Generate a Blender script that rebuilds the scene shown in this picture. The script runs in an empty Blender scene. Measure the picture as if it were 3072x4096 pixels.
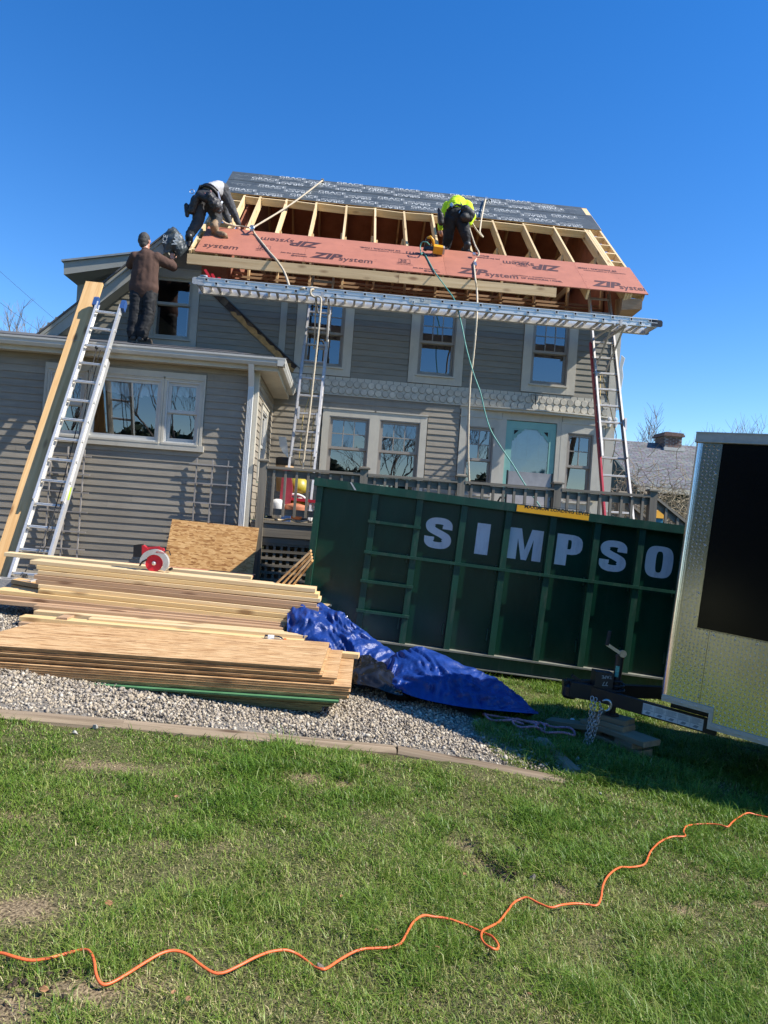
import bpy, bmesh, math, random
import numpy as np
from mathutils import Vector, Matrix, noise as mnoise, geometry as mgeo

scene = bpy.context.scene
col = scene.collection
V = Vector

# ------------------------------------------------------------------ camera, sky, sun, exposure
R_ = V((0.99513282, -0.06708365, 0.07218347))
U_ = V((-0.07246683, -0.00179706, 0.9973692))
W_ = V((0.06677745, 0.99774574, 0.00664966))
CAM = V((0, 0, 1.55)); FPX = 2850.0
cd = bpy.data.cameras.new('camera')
cam = bpy.data.objects.new('camera', cd); col.objects.link(cam)
cam.matrix_world = Matrix(((R_.x, U_.x, -W_.x, CAM.x), (R_.y, U_.y, -W_.y, CAM.y), (R_.z, U_.z, -W_.z, CAM.z), (0, 0, 0, 1)))
cd.sensor_fit = 'AUTO'; cd.sensor_width = 36; cd.lens = FPX * 36 / 4096
cd.clip_start = 0.05; cd.clip_end = 600
scene.camera = cam

SUN = V((4.8, -1.28, 4.75)).normalized()
world = bpy.data.worlds.new('World'); scene.world = world
world.use_nodes = True
wn = world.node_tree.nodes; wl = world.node_tree.links
bg = wn['Background']
sky = wn.new('ShaderNodeTexSky'); sky.sky_type = 'NISHITA'; sky.sun_disc = False
sky.sun_elevation = math.asin(SUN.z); sky.sun_rotation = math.atan2(SUN.x, SUN.y)
sky.air_density = 1.0; sky.dust_density = 0.0; sky.ozone_density = 3.0; sky.altitude = 30
shs = wn.new('ShaderNodeHueSaturation'); shs.inputs['Hue'].default_value = 0.509; shs.inputs['Saturation'].default_value = 1.35; shs.inputs['Value'].default_value = 1.36
wl.new(sky.outputs[0], shs.inputs['Color']); wl.new(shs.outputs[0], bg.inputs[0]); bg.inputs[1].default_value = 0.096
sl = bpy.data.lights.new('sun', 'SUN'); sl.energy = 5.0; sl.angle = math.radians(0.53); sl.color = (1.0, 0.945, 0.86)
so = bpy.data.objects.new('sun', sl); col.objects.link(so)
so.rotation_euler = SUN.to_track_quat('Z', 'Y').to_euler(); so.location = (12, -6, 20)
scene.view_settings.view_transform = 'Standard'; scene.view_settings.look = 'None'
scene.view_settings.gamma = 1; scene.view_settings.use_curve_mapping = False
scene.view_settings.exposure = 0.70

# ------------------------------------------------------------------ measuring helpers: full-size photograph coordinates to places in the yard
def ray(px, py):
    return ((px - 1536) * R_ - (py - 2048) * U_ + FPX * W_) / FPX
def at(px, py, Y):
    d = ray(px, py); return CAM + d * (Y / d.y)
def atplane(px, py, p0, n):
    d = ray(px, py); return CAM + d * ((V(p0) - CAM).dot(V(n)) / d.dot(V(n)))
def gz(x, y):                                   # the lie of the land: falls to the right
    xx = 6.0 * math.tanh(x / 6.0)
    return 0.14 - 0.092 * xx
def ground(px, py):
    d = ray(px, py); t = 4.0
    for _ in range(12):
        p = CAM + d * t
        t += (gz(p.x, p.y) - p.z) / d.z
    return CAM + d * t

# ------------------------------------------------------------------ object helpers
WMX = {}
rng = random.Random(7)
def link(o, parent=None, mtx=None):
    col.objects.link(o)
    m = mtx if mtx is not None else Matrix.Identity(4)
    if parent is not None:
        o.parent = parent
        o.matrix_parent_inverse = WMX[parent.name].inverted()
    o.matrix_basis = m
    WMX[o.name] = m.copy()
    return o
def tag(o, label=None, cat=None, group=None, kind=None):
    if label: o['label'] = label
    if cat: o['category'] = cat
    if group: o['group'] = group
    if kind: o['kind'] = kind
    return o
def thing(name, label, cat, loc=(0, 0, 0), group=None):
    o = bpy.data.objects.new(name, None); o.empty_display_size = 0.1
    link(o, None, Matrix.Translation(V(loc)))
    return tag(o, label, cat, group)

class MB:
    def __init__(s): s.v = []; s.f = []; s.m = []; s.cur = 0
    def add(s, vs, fs):
        b = len(s.v); s.v += [tuple(v) for v in vs]
        for f in fs: s.f.append(tuple(i + b for i in f)); s.m.append(s.cur)
        return s
    def hexa(s, c8):                             # bottom 4 then top 4, counter-clockwise from above
        return s.add(c8, [(3, 2, 1, 0), (4, 5, 6, 7), (0, 1, 5, 4), (1, 2, 6, 5), (2, 3, 7, 6), (3, 0, 4, 7)])
    def box(s, x0, x1, y0, y1, z0, z1, mt=None):
        c = [V(p) for p in ((x0, y0, z0), (x1, y0, z0), (x1, y1, z0), (x0, y1, z0), (x0, y0, z1), (x1, y0, z1), (x1, y1, z1), (x0, y1, z1))]
        if mt is not None: c = [mt @ p for p in c]
        return s.hexa(c)
    def bar(s, p0, p1, w, h, up=(0, 0, 1)):
        p0, p1 = V(p0), V(p1); d = (p1 - p0).normalized(); up = V(up)
        sd = d.cross(up)
        if sd.length < 1e-4: sd = d.cross(V((1, 0, 0)))
        sd.normalize(); u = sd.cross(d)
        a, b = sd * w / 2, u * h / 2
        return s.hexa([p0 - a - b, p0 + a - b, p1 + a - b, p1 - a - b, p0 - a + b, p0 + a + b, p1 + a + b, p1 - a + b])
    def tube(s, pts, r, n=8, closed=False, caps=True):
        pts = [V(p) for p in pts]; N = len(pts)
        rs = r if isinstance(r, (list, tuple)) else [r] * N
        vs = []; prev = None
        for i, p in enumerate(pts):
            if closed: t = pts[(i + 1) % N] - pts[i - 1]
            else: t = pts[min(i + 1, N - 1)] - pts[max(i - 1, 0)]
            t.normalize()
            if prev is None:
                a = t.cross(V((0, 0, 1)))
                if a.length < 0.05: a = t.cross(V((1, 0, 0)))
            else: a = prev - t * prev.dot(t)
            a.normalize(); prev = a; b = t.cross(a)
            for k in range(n):
                g = 2 * math.pi * k / n
                vs.append(p + (a * math.cos(g) + b * math.sin(g)) * rs[i])
        fs = []
        for i in range(N if closed else N - 1):
            j = (i + 1) % N
            for k in range(n):
                l = (k + 1) % n
                fs.append((i * n + k, i * n + l, j * n + l, j * n + k))
        if caps and not closed:
            fs.append(tuple(range(n - 1, -1, -1))); fs.append(tuple((N - 1) * n + k for k in range(n)))
        return s.add(vs, fs)
    def cyl(s, p0, p1, r0, r1=None, n=12):
        return s.tube([p0, p1], [r0, r0 if r1 is None else r1], n)
    def prism(s, poly, O, ex, ey, dep):          # polygon in (ex, ey) from O, thickness along vector dep
        O, ex, ey, dep = V(O), V(ex), V(ey), V(dep)
        a = [O + ex * p[0] + ey * p[1] for p in poly]; n = len(a)
        b = [p + dep for p in a]
        tr = mgeo.tessellate_polygon([[V((p[0], p[1], 0)) for p in poly]])
        fs = []
        for t in tr: fs.append(tuple(t)); fs.append(tuple(n + i for i in reversed(t)))
        for i in range(n): j = (i + 1) % n; fs.append((i, j, n + j, n + i))
        return s.add(a + b, fs)
    def lathe(s, prof, c, n=16, ax=(0, 0, 1)):
        ax = V(ax).normalized(); a = ax.orthogonal().normalized(); b = ax.cross(a); c = V(c)
        vs = []
        for r, h in prof:
            for k in range(n):
                g = 2 * math.pi * k / n; vs.append(c + ax * h + (a * math.cos(g) + b * math.sin(g)) * r)
        fs = [(i * n + k, i * n + (k + 1) % n, (i + 1) * n + (k + 1) % n, (i + 1) * n + k) for i in range(len(prof) - 1) for k in range(n)]
        fs.append(tuple(range(n - 1, -1, -1))); fs.append(tuple((len(prof) - 1) * n + k for k in range(n)))
        return s.add(vs, fs)
    def mesh(s, name, mats, smooth=False, fix=True):
        me = bpy.data.meshes.new(name)
        me.from_pydata(s.v, [], s.f)
        if not isinstance(mats, (list, tuple)): mats = [mats]
        for m in mats: me.materials.append(m)
        if len(mats) > 1: me.polygons.foreach_set('material_index', s.m)
        if smooth: me.polygons.foreach_set('use_smooth', [True] * len(me.polygons))
        if fix:
            bm = bmesh.new(); bm.from_mesh(me); bmesh.ops.recalc_face_normals(bm, faces=bm.faces); bm.to_mesh(me); bm.free()
        me.update(); return me
    def build(s, name, mats, parent=None, mtx=None, smooth=False, fix=True):
        return link(bpy.data.objects.new(name, s.mesh(name, mats, smooth, fix)), parent, mtx)

def frame(p0, p1, up=(0, 0, 1)):                 # matrix with local X from p0 to p1
    p0, p1 = V(p0), V(p1); x = (p1 - p0).normalized(); up = V(up)
    y = up.cross(x)
    if y.length < 1e-4: y = V((0, 1, 0)).cross(x)
    y.normalize(); z = x.cross(y)
    m = Matrix(((x.x, y.x, z.x, p0.x), (x.y, y.y, z.y, p0.y), (x.z, y.z, z.z, p0.z), (0, 0, 0, 1)))
    return m, (p1 - p0).length
def board(name, mat, parent, p0, p1, w, h, up=(0, 0, 1), off=(0, 0), bev=0.0):   # local box: X length, Y width w, Z height h
    m, L = frame(p0, p1, up)
    b = MB(); y, z = off
    if bev <= 0: b.box(0, L, y - w / 2, y + w / 2, z - h / 2, z + h / 2)
    else:
        pr = [(-w/2, -h/2 + bev), (-w/2 + bev, -h/2), (w/2 - bev, -h/2), (w/2, -h/2 + bev), (w/2, h/2 - bev), (w/2 - bev, h/2), (-w/2 + bev, h/2), (-w/2, h/2 - bev)]
        b.prism([(q[0] + y, q[1] + z) for q in pr], (0, 0, 0), (0, 1, 0), (0, 0, 1), (L, 0, 0))
    return b.build(name, mat, parent, m)

def copy_tree(o, T, parent=None):                # copy of a thing with its parts, moved by the world matrix T
    c = o.copy(); link(c, parent, T @ WMX[o.name])
    for ch in o.children: copy_tree(ch, T, c)
    return c

_txt = {}
def text2d(s, size=1.0, bold=0.0, shear=0.0, align='LEFT', space=1.0):
    k = (s, bold, shear, align, space)
    if k not in _txt:
        cu = bpy.data.curves.new('lettering', 'FONT'); cu.body = s; cu.size = 1; cu.offset = bold; cu.shear = shear
        cu.align_x = align; cu.resolution_u = 3; cu.space_character = space
        ob = bpy.data.objects.new('lettering', cu); col.objects.link(ob)
        bpy.context.view_layer.update()
        me = bpy.data.meshes.new_from_object(ob.evaluated_get(bpy.context.evaluated_depsgraph_get()))
        _txt[k] = ([tuple(v.co) for v in me.vertices], [tuple(p.vertices) for p in me.polygons])
        bpy.data.objects.remove(ob); bpy.data.curves.remove(cu); bpy.data.meshes.remove(me)
    vs, fs = _txt[k]
    return [(v[0] * size, v[1] * size) for v in vs], fs
def put_text(mb, s, O, ex, ey, size, **k):
    vs, fs = text2d(s, size, **k); O, ex, ey = V(O), V(ex), V(ey)
    mb.add([O + ex * a + ey * b for a, b in vs], fs)

# ------------------------------------------------------------------ materials
MATS = {}
def nt(m):
    m.use_nodes = True; n = m.node_tree.nodes; return n, m.node_tree.links, n['Principled BSDF']
def setin(b, k, v):
    if k in b.inputs: b.inputs[k].default_value = v
def mat(name, base, rough=0.6, metal=0.0, var=0.18, scale=6.0, stretch=(1, 1, 1), bump=0.0, bscale=50.0, bstretch=None, obj=0.12, spec=0.5, col2=None, coat=0.0, detail=6.0):
    m = bpy.data.materials.new(name); n, l, b = nt(m)
    tc = n.new('ShaderNodeTexCoord'); mp = n.new('ShaderNodeMapping'); mp.inputs['Scale'].default_value = stretch
    l.new(tc.outputs['Object'], mp.inputs['Vector'])
    oi = n.new('ShaderNodeObjectInfo')
    ad = n.new('ShaderNodeVectorMath'); ad.operation = 'ADD'
    sc = n.new('ShaderNodeVectorMath'); sc.operation = 'SCALE'; sc.inputs['Scale'].default_value = 37.0
    cb = n.new('ShaderNodeCombineXYZ'); l.new(oi.outputs['Random'], cb.inputs[0]); l.new(oi.outputs['Random'], cb.inputs[1]); l.new(oi.outputs['Random'], cb.inputs[2])
    l.new(cb.outputs[0], sc.inputs[0]); l.new(mp.outputs[0], ad.inputs[0]); l.new(sc.outputs[0], ad.inputs[1])
    nz = n.new('ShaderNodeTexNoise'); nz.inputs['Scale'].default_value = scale; nz.inputs['Detail'].default_value = detail
    nz.inputs['Roughness'].default_value = 0.62
    l.new(ad.outputs[0], nz.inputs['Vector'])
    cr = n.new('ShaderNodeValToRGB')
    c1 = tuple(max(0, c * (1 - var)) for c in base); c2 = tuple(min(1, c * (1 + var)) for c in base) if col2 is None else col2
    cr.color_ramp.elements[0].position = 0.3; cr.color_ramp.elements[1].position = 0.7
    cr.color_ramp.elements[0].color = (*c1, 1); cr.color_ramp.elements[1].color = (*c2, 1)
    l.new(nz.outputs['Fac'], cr.inputs[0])
    hs = n.new('ShaderNodeHueSaturation')
    mr = n.new('ShaderNodeMapRange'); mr.inputs['To Min'].default_value = 1 - obj; mr.inputs['To Max'].default_value = 1 + obj
    l.new(oi.outputs['Random'], mr.inputs['Value']); l.new(mr.outputs[0], hs.inputs['Value']); l.new(cr.outputs[0], hs.inputs['Color'])
    l.new(hs.outputs[0], b.inputs['Base Color'])
    b.inputs['Roughness'].default_value = rough; b.inputs['Metallic'].default_value = metal
    setin(b, 'Specular IOR Level', spec); setin(b, 'Coat Weight', coat)
    if bump > 0:
        bn = n.new('ShaderNodeTexNoise'); bn.inputs['Scale'].default_value = bscale; bn.inputs['Detail'].default_value = 5
        mp2 = n.new('ShaderNodeMapping'); mp2.inputs['Scale'].default_value = bstretch or stretch
        l.new(tc.outputs['Object'], mp2.inputs['Vector']); l.new(mp2.outputs[0], bn.inputs['Vector'])
        bp = n.new('ShaderNodeBump'); bp.inputs['Strength'].default_value = bump; bp.inputs['Distance'].default_value = 0.02
        l.new(bn.outputs['Fac'], bp.inputs['Height']); l.new(bp.outputs[0], b.inputs['Normal'])
    MATS[name] = m; return m

def wood(name, a, bcol, knots=True, axis=0, obj=0.14, rough=0.7):
    m = bpy.data.materials.new(name); n, l, b = nt(m)
    tc = n.new('ShaderNodeTexCoord'); mp = n.new('ShaderNodeMapping')
    s = [16.0, 16.0, 16.0]; s[axis] = 0.55; mp.inputs['Scale'].default_value = s
    oi = n.new('ShaderNodeObjectInfo'); cb = n.new('ShaderNodeCombineXYZ')
    mm = n.new('ShaderNodeMath'); mm.operation = 'MULTIPLY'; mm.inputs[1].default_value = 53.0; l.new(oi.outputs['Random'], mm.inputs[0])
    for i in range(3): l.new(mm.outputs[0], cb.inputs[i])
    ad = n.new('ShaderNodeVectorMath'); l.new(tc.outputs['Object'], mp.inputs['Vector']); l.new(mp.outputs[0], ad.inputs[0]); l.new(cb.outputs[0], ad.inputs[1])
    nz = n.new('ShaderNodeTexNoise'); nz.inputs['Scale'].default_value = 1.3; nz.inputs['Detail'].default_value = 8; nz.inputs['Roughness'].default_value = 0.65; nz.inputs['Distortion'].default_value = 0.6
    l.new(ad.outputs[0], nz.inputs['Vector'])
    cr = n.new('ShaderNodeValToRGB'); e = cr.color_ramp.elements
    e[0].position = 0.32; e[1].position = 0.66; e[0].color = (*bcol, 1); e[1].color = (*a, 1)
    l.new(nz.outputs['Fac'], cr.inputs[0]); out = cr.outputs[0]
    if knots:
        mp2 = n.new('ShaderNodeMapping'); s2 = [7.0, 7.0, 7.0]; s2[axis] = 2.6; mp2.inputs['Scale'].default_value = s2
        l.new(tc.outputs['Object'], mp2.inputs['Vector']); ad2 = n.new('ShaderNodeVectorMath'); l.new(mp2.outputs[0], ad2.inputs[0]); l.new(cb.outputs[0], ad2.inputs[1])
        vo = n.new('ShaderNodeTexVoronoi'); vo.inputs['Scale'].default_value = 0.8; l.new(ad2.outputs[0], vo.inputs['Vector'])
        c3 = n.new('ShaderNodeValToRGB'); c3.color_ramp.elements[0].position = 0.09; c3.color_ramp.elements[1].position = 0.22
        c3.color_ramp.elements[0].color = (0.75, 0.75, 0.75, 1); c3.color_ramp.elements[1].color = (0, 0, 0, 1)
        l.new(vo.outputs['Distance'], c3.inputs[0])
        mx = n.new('ShaderNodeMixRGB'); l.new(c3.outputs[0], mx.inputs[0]); l.new(out, mx.inputs[1]); mx.inputs[2].default_value = (bcol[0] * 0.35, bcol[1] * 0.25, bcol[2] * 0.2, 1); out = mx.outputs[0]
    hs = n.new('ShaderNodeHueSaturation'); mr = n.new('ShaderNodeMapRange'); mr.inputs['To Min'].default_value = 1 - obj; mr.inputs['To Max'].default_value = 1 + obj * 0.6
    l.new(oi.outputs['Random'], mr.inputs['Value']); l.new(mr.outputs[0], hs.inputs['Value']); l.new(out, hs.inputs['Color']); l.new(hs.outputs[0], b.inputs['Base Color'])
    b.inputs['Roughness'].default_value = rough; setin(b, 'Specular IOR Level', 0.3)
    bp = n.new('ShaderNodeBump'); bp.inputs['Strength'].default_value = 0.25; bp.inputs['Distance'].default_value = 0.004; l.new(nz.outputs['Fac'], bp.inputs['Height']); l.new(bp.outputs[0], b.inputs['Normal'])
    MATS[name] = m; return m

def osb(name, a, bcol, dark, stretch=(1, 1, 1), sc=26.0):
    m = bpy.data.materials.new(name); n, l, b = nt(m)
    tc = n.new('ShaderNodeTexCoord'); prev = None
    for i, (rz, s) in enumerate(((0.5, sc), (-0.7, sc * 1.25), (1.3, sc * 0.8))):
        mp = n.new('ShaderNodeMapping'); mp.inputs['Rotation'].default_value = (0, 0, rz * (0.25 if stretch[1] > 2 else 1)); mp.inputs['Scale'].default_value = (stretch[0] * 0.45, stretch[1] * 1.7, stretch[2])
        l.new(tc.outputs['Object'], mp.inputs['Vector'])
        vo = n.new('ShaderNodeTexVoronoi'); vo.inputs['Scale'].default_value = s; l.new(mp.outputs[0], vo.inputs['Vector'])
        bw = n.new('ShaderNodeSeparateColor'); l.new(vo.outputs['Color'], bw.inputs[0])
        cr = n.new('ShaderNodeValToRGB'); e = cr.color_ramp.elements; e[0].color = (*dark, 1); e[1].color = (*a, 1); e.new(0.35).color = (*bcol, 1)
        l.new(bw.outputs[0], cr.inputs[0])
        if prev is None: prev = cr.outputs[0]
        else:
            mx = n.new('ShaderNodeMixRGB'); g = n.new('ShaderNodeMath'); g.operation = 'GREATER_THAN'; g.inputs[1].default_value = 0.5; l.new(bw.outputs[1], g.inputs[0])
            l.new(g.outputs[0], mx.inputs[0]); l.new(prev, mx.inputs[1]); l.new(cr.outputs[0], mx.inputs[2]); prev = mx.outputs[0]
    l.new(prev, b.inputs['Base Color']); b.inputs['Roughness'].default_value = 0.75; setin(b, 'Specular IOR Level', 0.25)
    bp = n.new('ShaderNodeBump'); bp.inputs['Strength'].default_value = 0.3; bp.inputs['Distance'].default_value = 0.003
    rg = n.new('ShaderNodeRGBToBW'); l.new(prev, rg.inputs[0]); l.new(rg.outputs[0], bp.inputs['Height']); l.new(bp.outputs[0], b.inputs['Normal'])
    MATS[name] = m; return m

def glass(name, tint=(0.55, 0.6, 0.65), refl=0.32, rough=0.01, wav=0.0):
    m = bpy.data.materials.new(name); m.use_nodes = True; n = m.node_tree.nodes; l = m.node_tree.links; n.clear()
    out = n.new('ShaderNodeOutputMaterial'); mx = n.new('ShaderNodeMixShader'); tr = n.new('ShaderNodeBsdfTransparent'); gl = n.new('ShaderNodeBsdfGlossy')
    tr.inputs[0].default_value = (*tint, 1); gl.inputs['Roughness'].default_value = rough
    lw = n.new('ShaderNodeFresnel'); lw.inputs[0].default_value = 1.5
    ma = n.new('ShaderNodeMath'); ma.operation = 'MULTIPLY_ADD'; ma.inputs[1].default_value = 1.0; ma.inputs[2].default_value = refl; ma.use_clamp = True
    l.new(lw.outputs[0], ma.inputs[0]); l.new(ma.outputs[0], mx.inputs[0]); l.new(tr.outputs[0], mx.inputs[1]); l.new(gl.outputs[0], mx.inputs[2]); l.new(mx.outputs[0], out.inputs[0])
    if wav > 0:
        nz = n.new('ShaderNodeTexNoise'); nz.inputs['Scale'].default_value = 3.0; nz.inputs['Detail'].default_value = 2; tc = n.new('ShaderNodeTexCoord'); l.new(tc.outputs['Object'], nz.inputs['Vector'])
        bp = n.new('ShaderNodeBump'); bp.inputs['Strength'].default_value = wav; bp.inputs['Distance'].default_value = 0.02; l.new(nz.outputs[0], bp.inputs['Height']); l.new(bp.outputs[0], gl.inputs['Normal'])
    MATS[name] = m; return m

siding = mat('grey_siding_paint', (0.268, 0.233, 0.178), 0.62, var=0.15, scale=3.0, stretch=(1, 1, 9), bump=0.12, bscale=14, bstretch=(1, 1, 14), obj=0.09)
siding_shaded = mat('shaded_siding_paint', (0.215, 0.197, 0.153), 0.62, var=0.14, scale=3.0, stretch=(1, 1, 9), bump=0.12, bscale=14, bstretch=(1, 1, 14), obj=0.08)  # same siding, darker and cooler: sky-lit shade of the upper walls put into its colour
trim = mat('pale_grey_trim_paint', (0.50, 0.46, 0.37), 0.55, var=0.08, scale=4, bump=0.05, bscale=40, obj=0.04)
trim_cool = mat('cool_grey_trim_paint', (0.345, 0.335, 0.28), 0.55, var=0.08, scale=4, bump=0.05, bscale=40, obj=0.04)
white = mat('white_painted_metal', (0.68, 0.67, 0.63), 0.42, var=0.06, scale=5, obj=0.03)
gutter_m = mat('cream_gutter_paint', (0.50, 0.48, 0.42), 0.45, var=0.10, scale=4, stretch=(0.6, 2, 2), obj=0.03)
sash_m = mat('taupe_window_sash', (0.30, 0.265, 0.22), 0.5, var=0.08, scale=6, obj=0.03)
sash_w = mat('weathered_white_sash', (0.52, 0.51, 0.47), 0.5, var=0.08, scale=6, obj=0.03)
pane_m = glass('window_glass', (0.62, 0.65, 0.68), 0.20, 0.008, 0.015)
dark_in = mat('unlit_interior', (0.022, 0.018, 0.016), 0.9, var=0.3, scale=3)  # near-black colour stands in for unlit depth behind panes and openings
red_in = mat('red_boards_indoors', (0.16, 0.045, 0.03), 0.8, var=0.2, scale=3)
curtain_m = mat('white_curtain', (0.80, 0.80, 0.80), 0.9, var=0.12, scale=9, stretch=(6, 1, 0.6))
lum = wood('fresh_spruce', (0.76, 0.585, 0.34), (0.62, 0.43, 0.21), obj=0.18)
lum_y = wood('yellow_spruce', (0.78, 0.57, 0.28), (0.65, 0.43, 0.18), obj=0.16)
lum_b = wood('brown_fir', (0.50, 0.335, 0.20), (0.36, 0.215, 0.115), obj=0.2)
lum_z = wood('fresh_spruce_upright', (0.60, 0.43, 0.23), (0.47, 0.31, 0.14), axis=2)
fir = wood('orange_fir', (0.74, 0.48, 0.22), (0.56, 0.31, 0.115))
stain = wood('dark_stained_board', (0.075, 0.045, 0.03), (0.045, 0.027, 0.019))
deckw = wood('weathered_grey_wood', (0.29, 0.25, 0.185), (0.15, 0.13, 0.097), knots=False)
deckw_z = wood('weathered_grey_post', (0.29, 0.25, 0.185), (0.14, 0.12, 0.09), knots=False, axis=2)
pt = wood('treated_lumber', (0.33, 0.25, 0.15), (0.22, 0.16, 0.095))
oldtimb = wood('grey_landscape_timber', (0.36, 0.275, 0.18), (0.16, 0.115, 0.07))
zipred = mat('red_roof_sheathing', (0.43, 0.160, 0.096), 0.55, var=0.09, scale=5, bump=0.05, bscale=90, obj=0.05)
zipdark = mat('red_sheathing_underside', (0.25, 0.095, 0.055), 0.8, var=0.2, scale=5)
ink = mat('dark_print', (0.065, 0.026, 0.024), 0.6, var=0.1)
inkw = mat('white_print', (0.44, 0.46, 0.455), 0.6, var=0.3, scale=30)
memb = mat('black_roof_membrane', (0.064, 0.076, 0.078), 0.5, var=0.25, scale=4, bump=0.25, bscale=9, obj=0.03)
alum = mat('brushed_aluminium', (0.70, 0.68, 0.63), 0.42, 0.5, var=0.10, scale=8, stretch=(0.5, 8, 8), bump=0.02, bscale=30)
alum_d = mat('dull_aluminium', (0.50, 0.48, 0.45), 0.55, 0.5, var=0.15, scale=12)
steel = mat('zinc_steel', (0.55, 0.54, 0.52), 0.35, 0.9, var=0.15, scale=30)
bluecap = mat('blue_plastic', (0.03, 0.085, 0.24), 0.5, var=0.1, scale=14)
fibred = mat('red_fibreglass', (0.42, 0.02, 0.035), 0.35, var=0.1, scale=6)
black = mat('black_paint', (0.012, 0.012, 0.014), 0.4, var=0.2, scale=10)
rubber = mat('black_rubber', (0.02, 0.02, 0.02), 0.7, var=0.2)
green = mat('dark_green_paint', (0.003, 0.036, 0.021), 0.27, var=0.25, scale=2.5, stretch=(1, 1, 0.6), bump=0.03, bscale=4, obj=0.03)
def grime(m, amt, colr, sc=3.0, stretch=(2.5, 2.5, .5), lo=.52, hi=.75):   # streaks of dirt over a paint
    n = m.node_tree.nodes; l = m.node_tree.links; b = n['Principled BSDF']; src = b.inputs['Base Color'].links[0].from_socket
    tc = n.new('ShaderNodeTexCoord'); mp = n.new('ShaderNodeMapping'); mp.inputs['Scale'].default_value = stretch; nz = n.new('ShaderNodeTexNoise'); nz.inputs['Scale'].default_value = sc; nz.inputs['Detail'].default_value = 9; nz.inputs['Roughness'].default_value = .7
    cr = n.new('ShaderNodeValToRGB'); cr.color_ramp.elements[0].position = lo; cr.color_ramp.elements[1].position = hi; cr.color_ramp.elements[1].color = (amt, amt, amt, 1)
    mx = n.new('ShaderNodeMixRGB'); mx.inputs[2].default_value = (*colr, 1)
    l.new(tc.outputs['Object'], mp.inputs['Vector']); l.new(mp.outputs[0], nz.inputs['Vector']); l.new(nz.outputs[0], cr.inputs[0]); l.new(cr.outputs[0], mx.inputs[0]); l.new(src, mx.inputs[1]); l.new(mx.outputs[0], b.inputs['Base Color'])
    mr = n.new('ShaderNodeMapRange'); mr.inputs['To Min'].default_value = b.inputs['Roughness'].default_value; mr.inputs['To Max'].default_value = .75; l.new(cr.outputs[0], mr.inputs['Value']); l.new(mr.outputs[0], b.inputs['Roughness'])
grime(green, .22, (.05, .07, .05)); grime(green, .8, (.10, .045, .02), 26, (1, 1, 1), .68, .74)
greenrib = mat('dusty_green_paint', (0.007, 0.052, 0.030), 0.40, var=0.25, scale=7, stretch=(1, 1, 0.5), obj=0.04)
grime(greenrib, .5, (.11, .12, .09), 6); grime(greenrib, .8, (.16, .075, .03), 30, (1, 1, 1), .67, .73)
dusty = mat('dusty_ledge', (0.20, 0.20, 0.16), 0.8, var=0.35, scale=6)
letterw = mat('pale_lettering_vinyl', (0.62, 0.63, 0.64), 0.4, var=0.05, scale=4)
grime(letterw, .5, (.20, .22, .22), 5, (2, 2, .6)); grime(siding, .35, (.12, .10, .08), 2.2, (1.5, 1.5, .5)); grime(trim, .3, (.22, .19, .15), 3, (2, 2, .6))
yellow = mat('yellow_sticker', (0.85, 0.42, 0.015), 0.45, var=0.05)
teal = mat('mint_green_door_paint', (0.21, 0.42, 0.36), 0.45, var=0.09, scale=5)
tarp_m = mat('blue_tarp_plastic', (0.008, 0.037, 0.19), 0.42, var=0.25, scale=9, bump=0.35, bscale=45, obj=0.02)
blackpoly = mat('black_plastic_sheet', (0.012, 0.012, 0.012), 0.2, var=0.2, bump=0.4, bscale=14)
ropem = mat('tan_rope', (0.50, 0.42, 0.30), 0.85, var=0.25, scale=60)
orange = mat('orange_cord_jacket', (0.85, 0.16, 0.045), 0.42, var=0.06)
asph = mat('grey_asphalt_shingle', (0.10, 0.098, 0.095), 0.9, var=0.35, scale=26, stretch=(0.5, 1, 1), bump=0.2, bscale=120)
osb_m = osb('strand_board', (0.62, 0.38, 0.16), (0.46, 0.245, 0.085), (0.25, 0.11, 0.035), sc=40.0)
osb_st = osb('strand_board_grained', (0.68, 0.46, 0.24), (0.50, 0.29, 0.125), (0.20, 0.09, 0.03), (0.8, 2.4, 1), 24)
osb_edge = mat('strand_board_edge', (0.33, 0.215, 0.10), 0.85, var=0.65, scale=9, stretch=(1, 1, 12), obj=0.2, detail=8)
osb_green = mat('green_sealed_edge', (0.075, 0.21, 0.085), 0.8, var=0.25, scale=9, stretch=(1, 1, 6), obj=0.15)
osb_mossy = mat('weathered_board_edge', (0.17, 0.165, 0.07), 0.85, var=0.6, scale=9, stretch=(1, 1, 12), obj=0.25)
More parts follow.
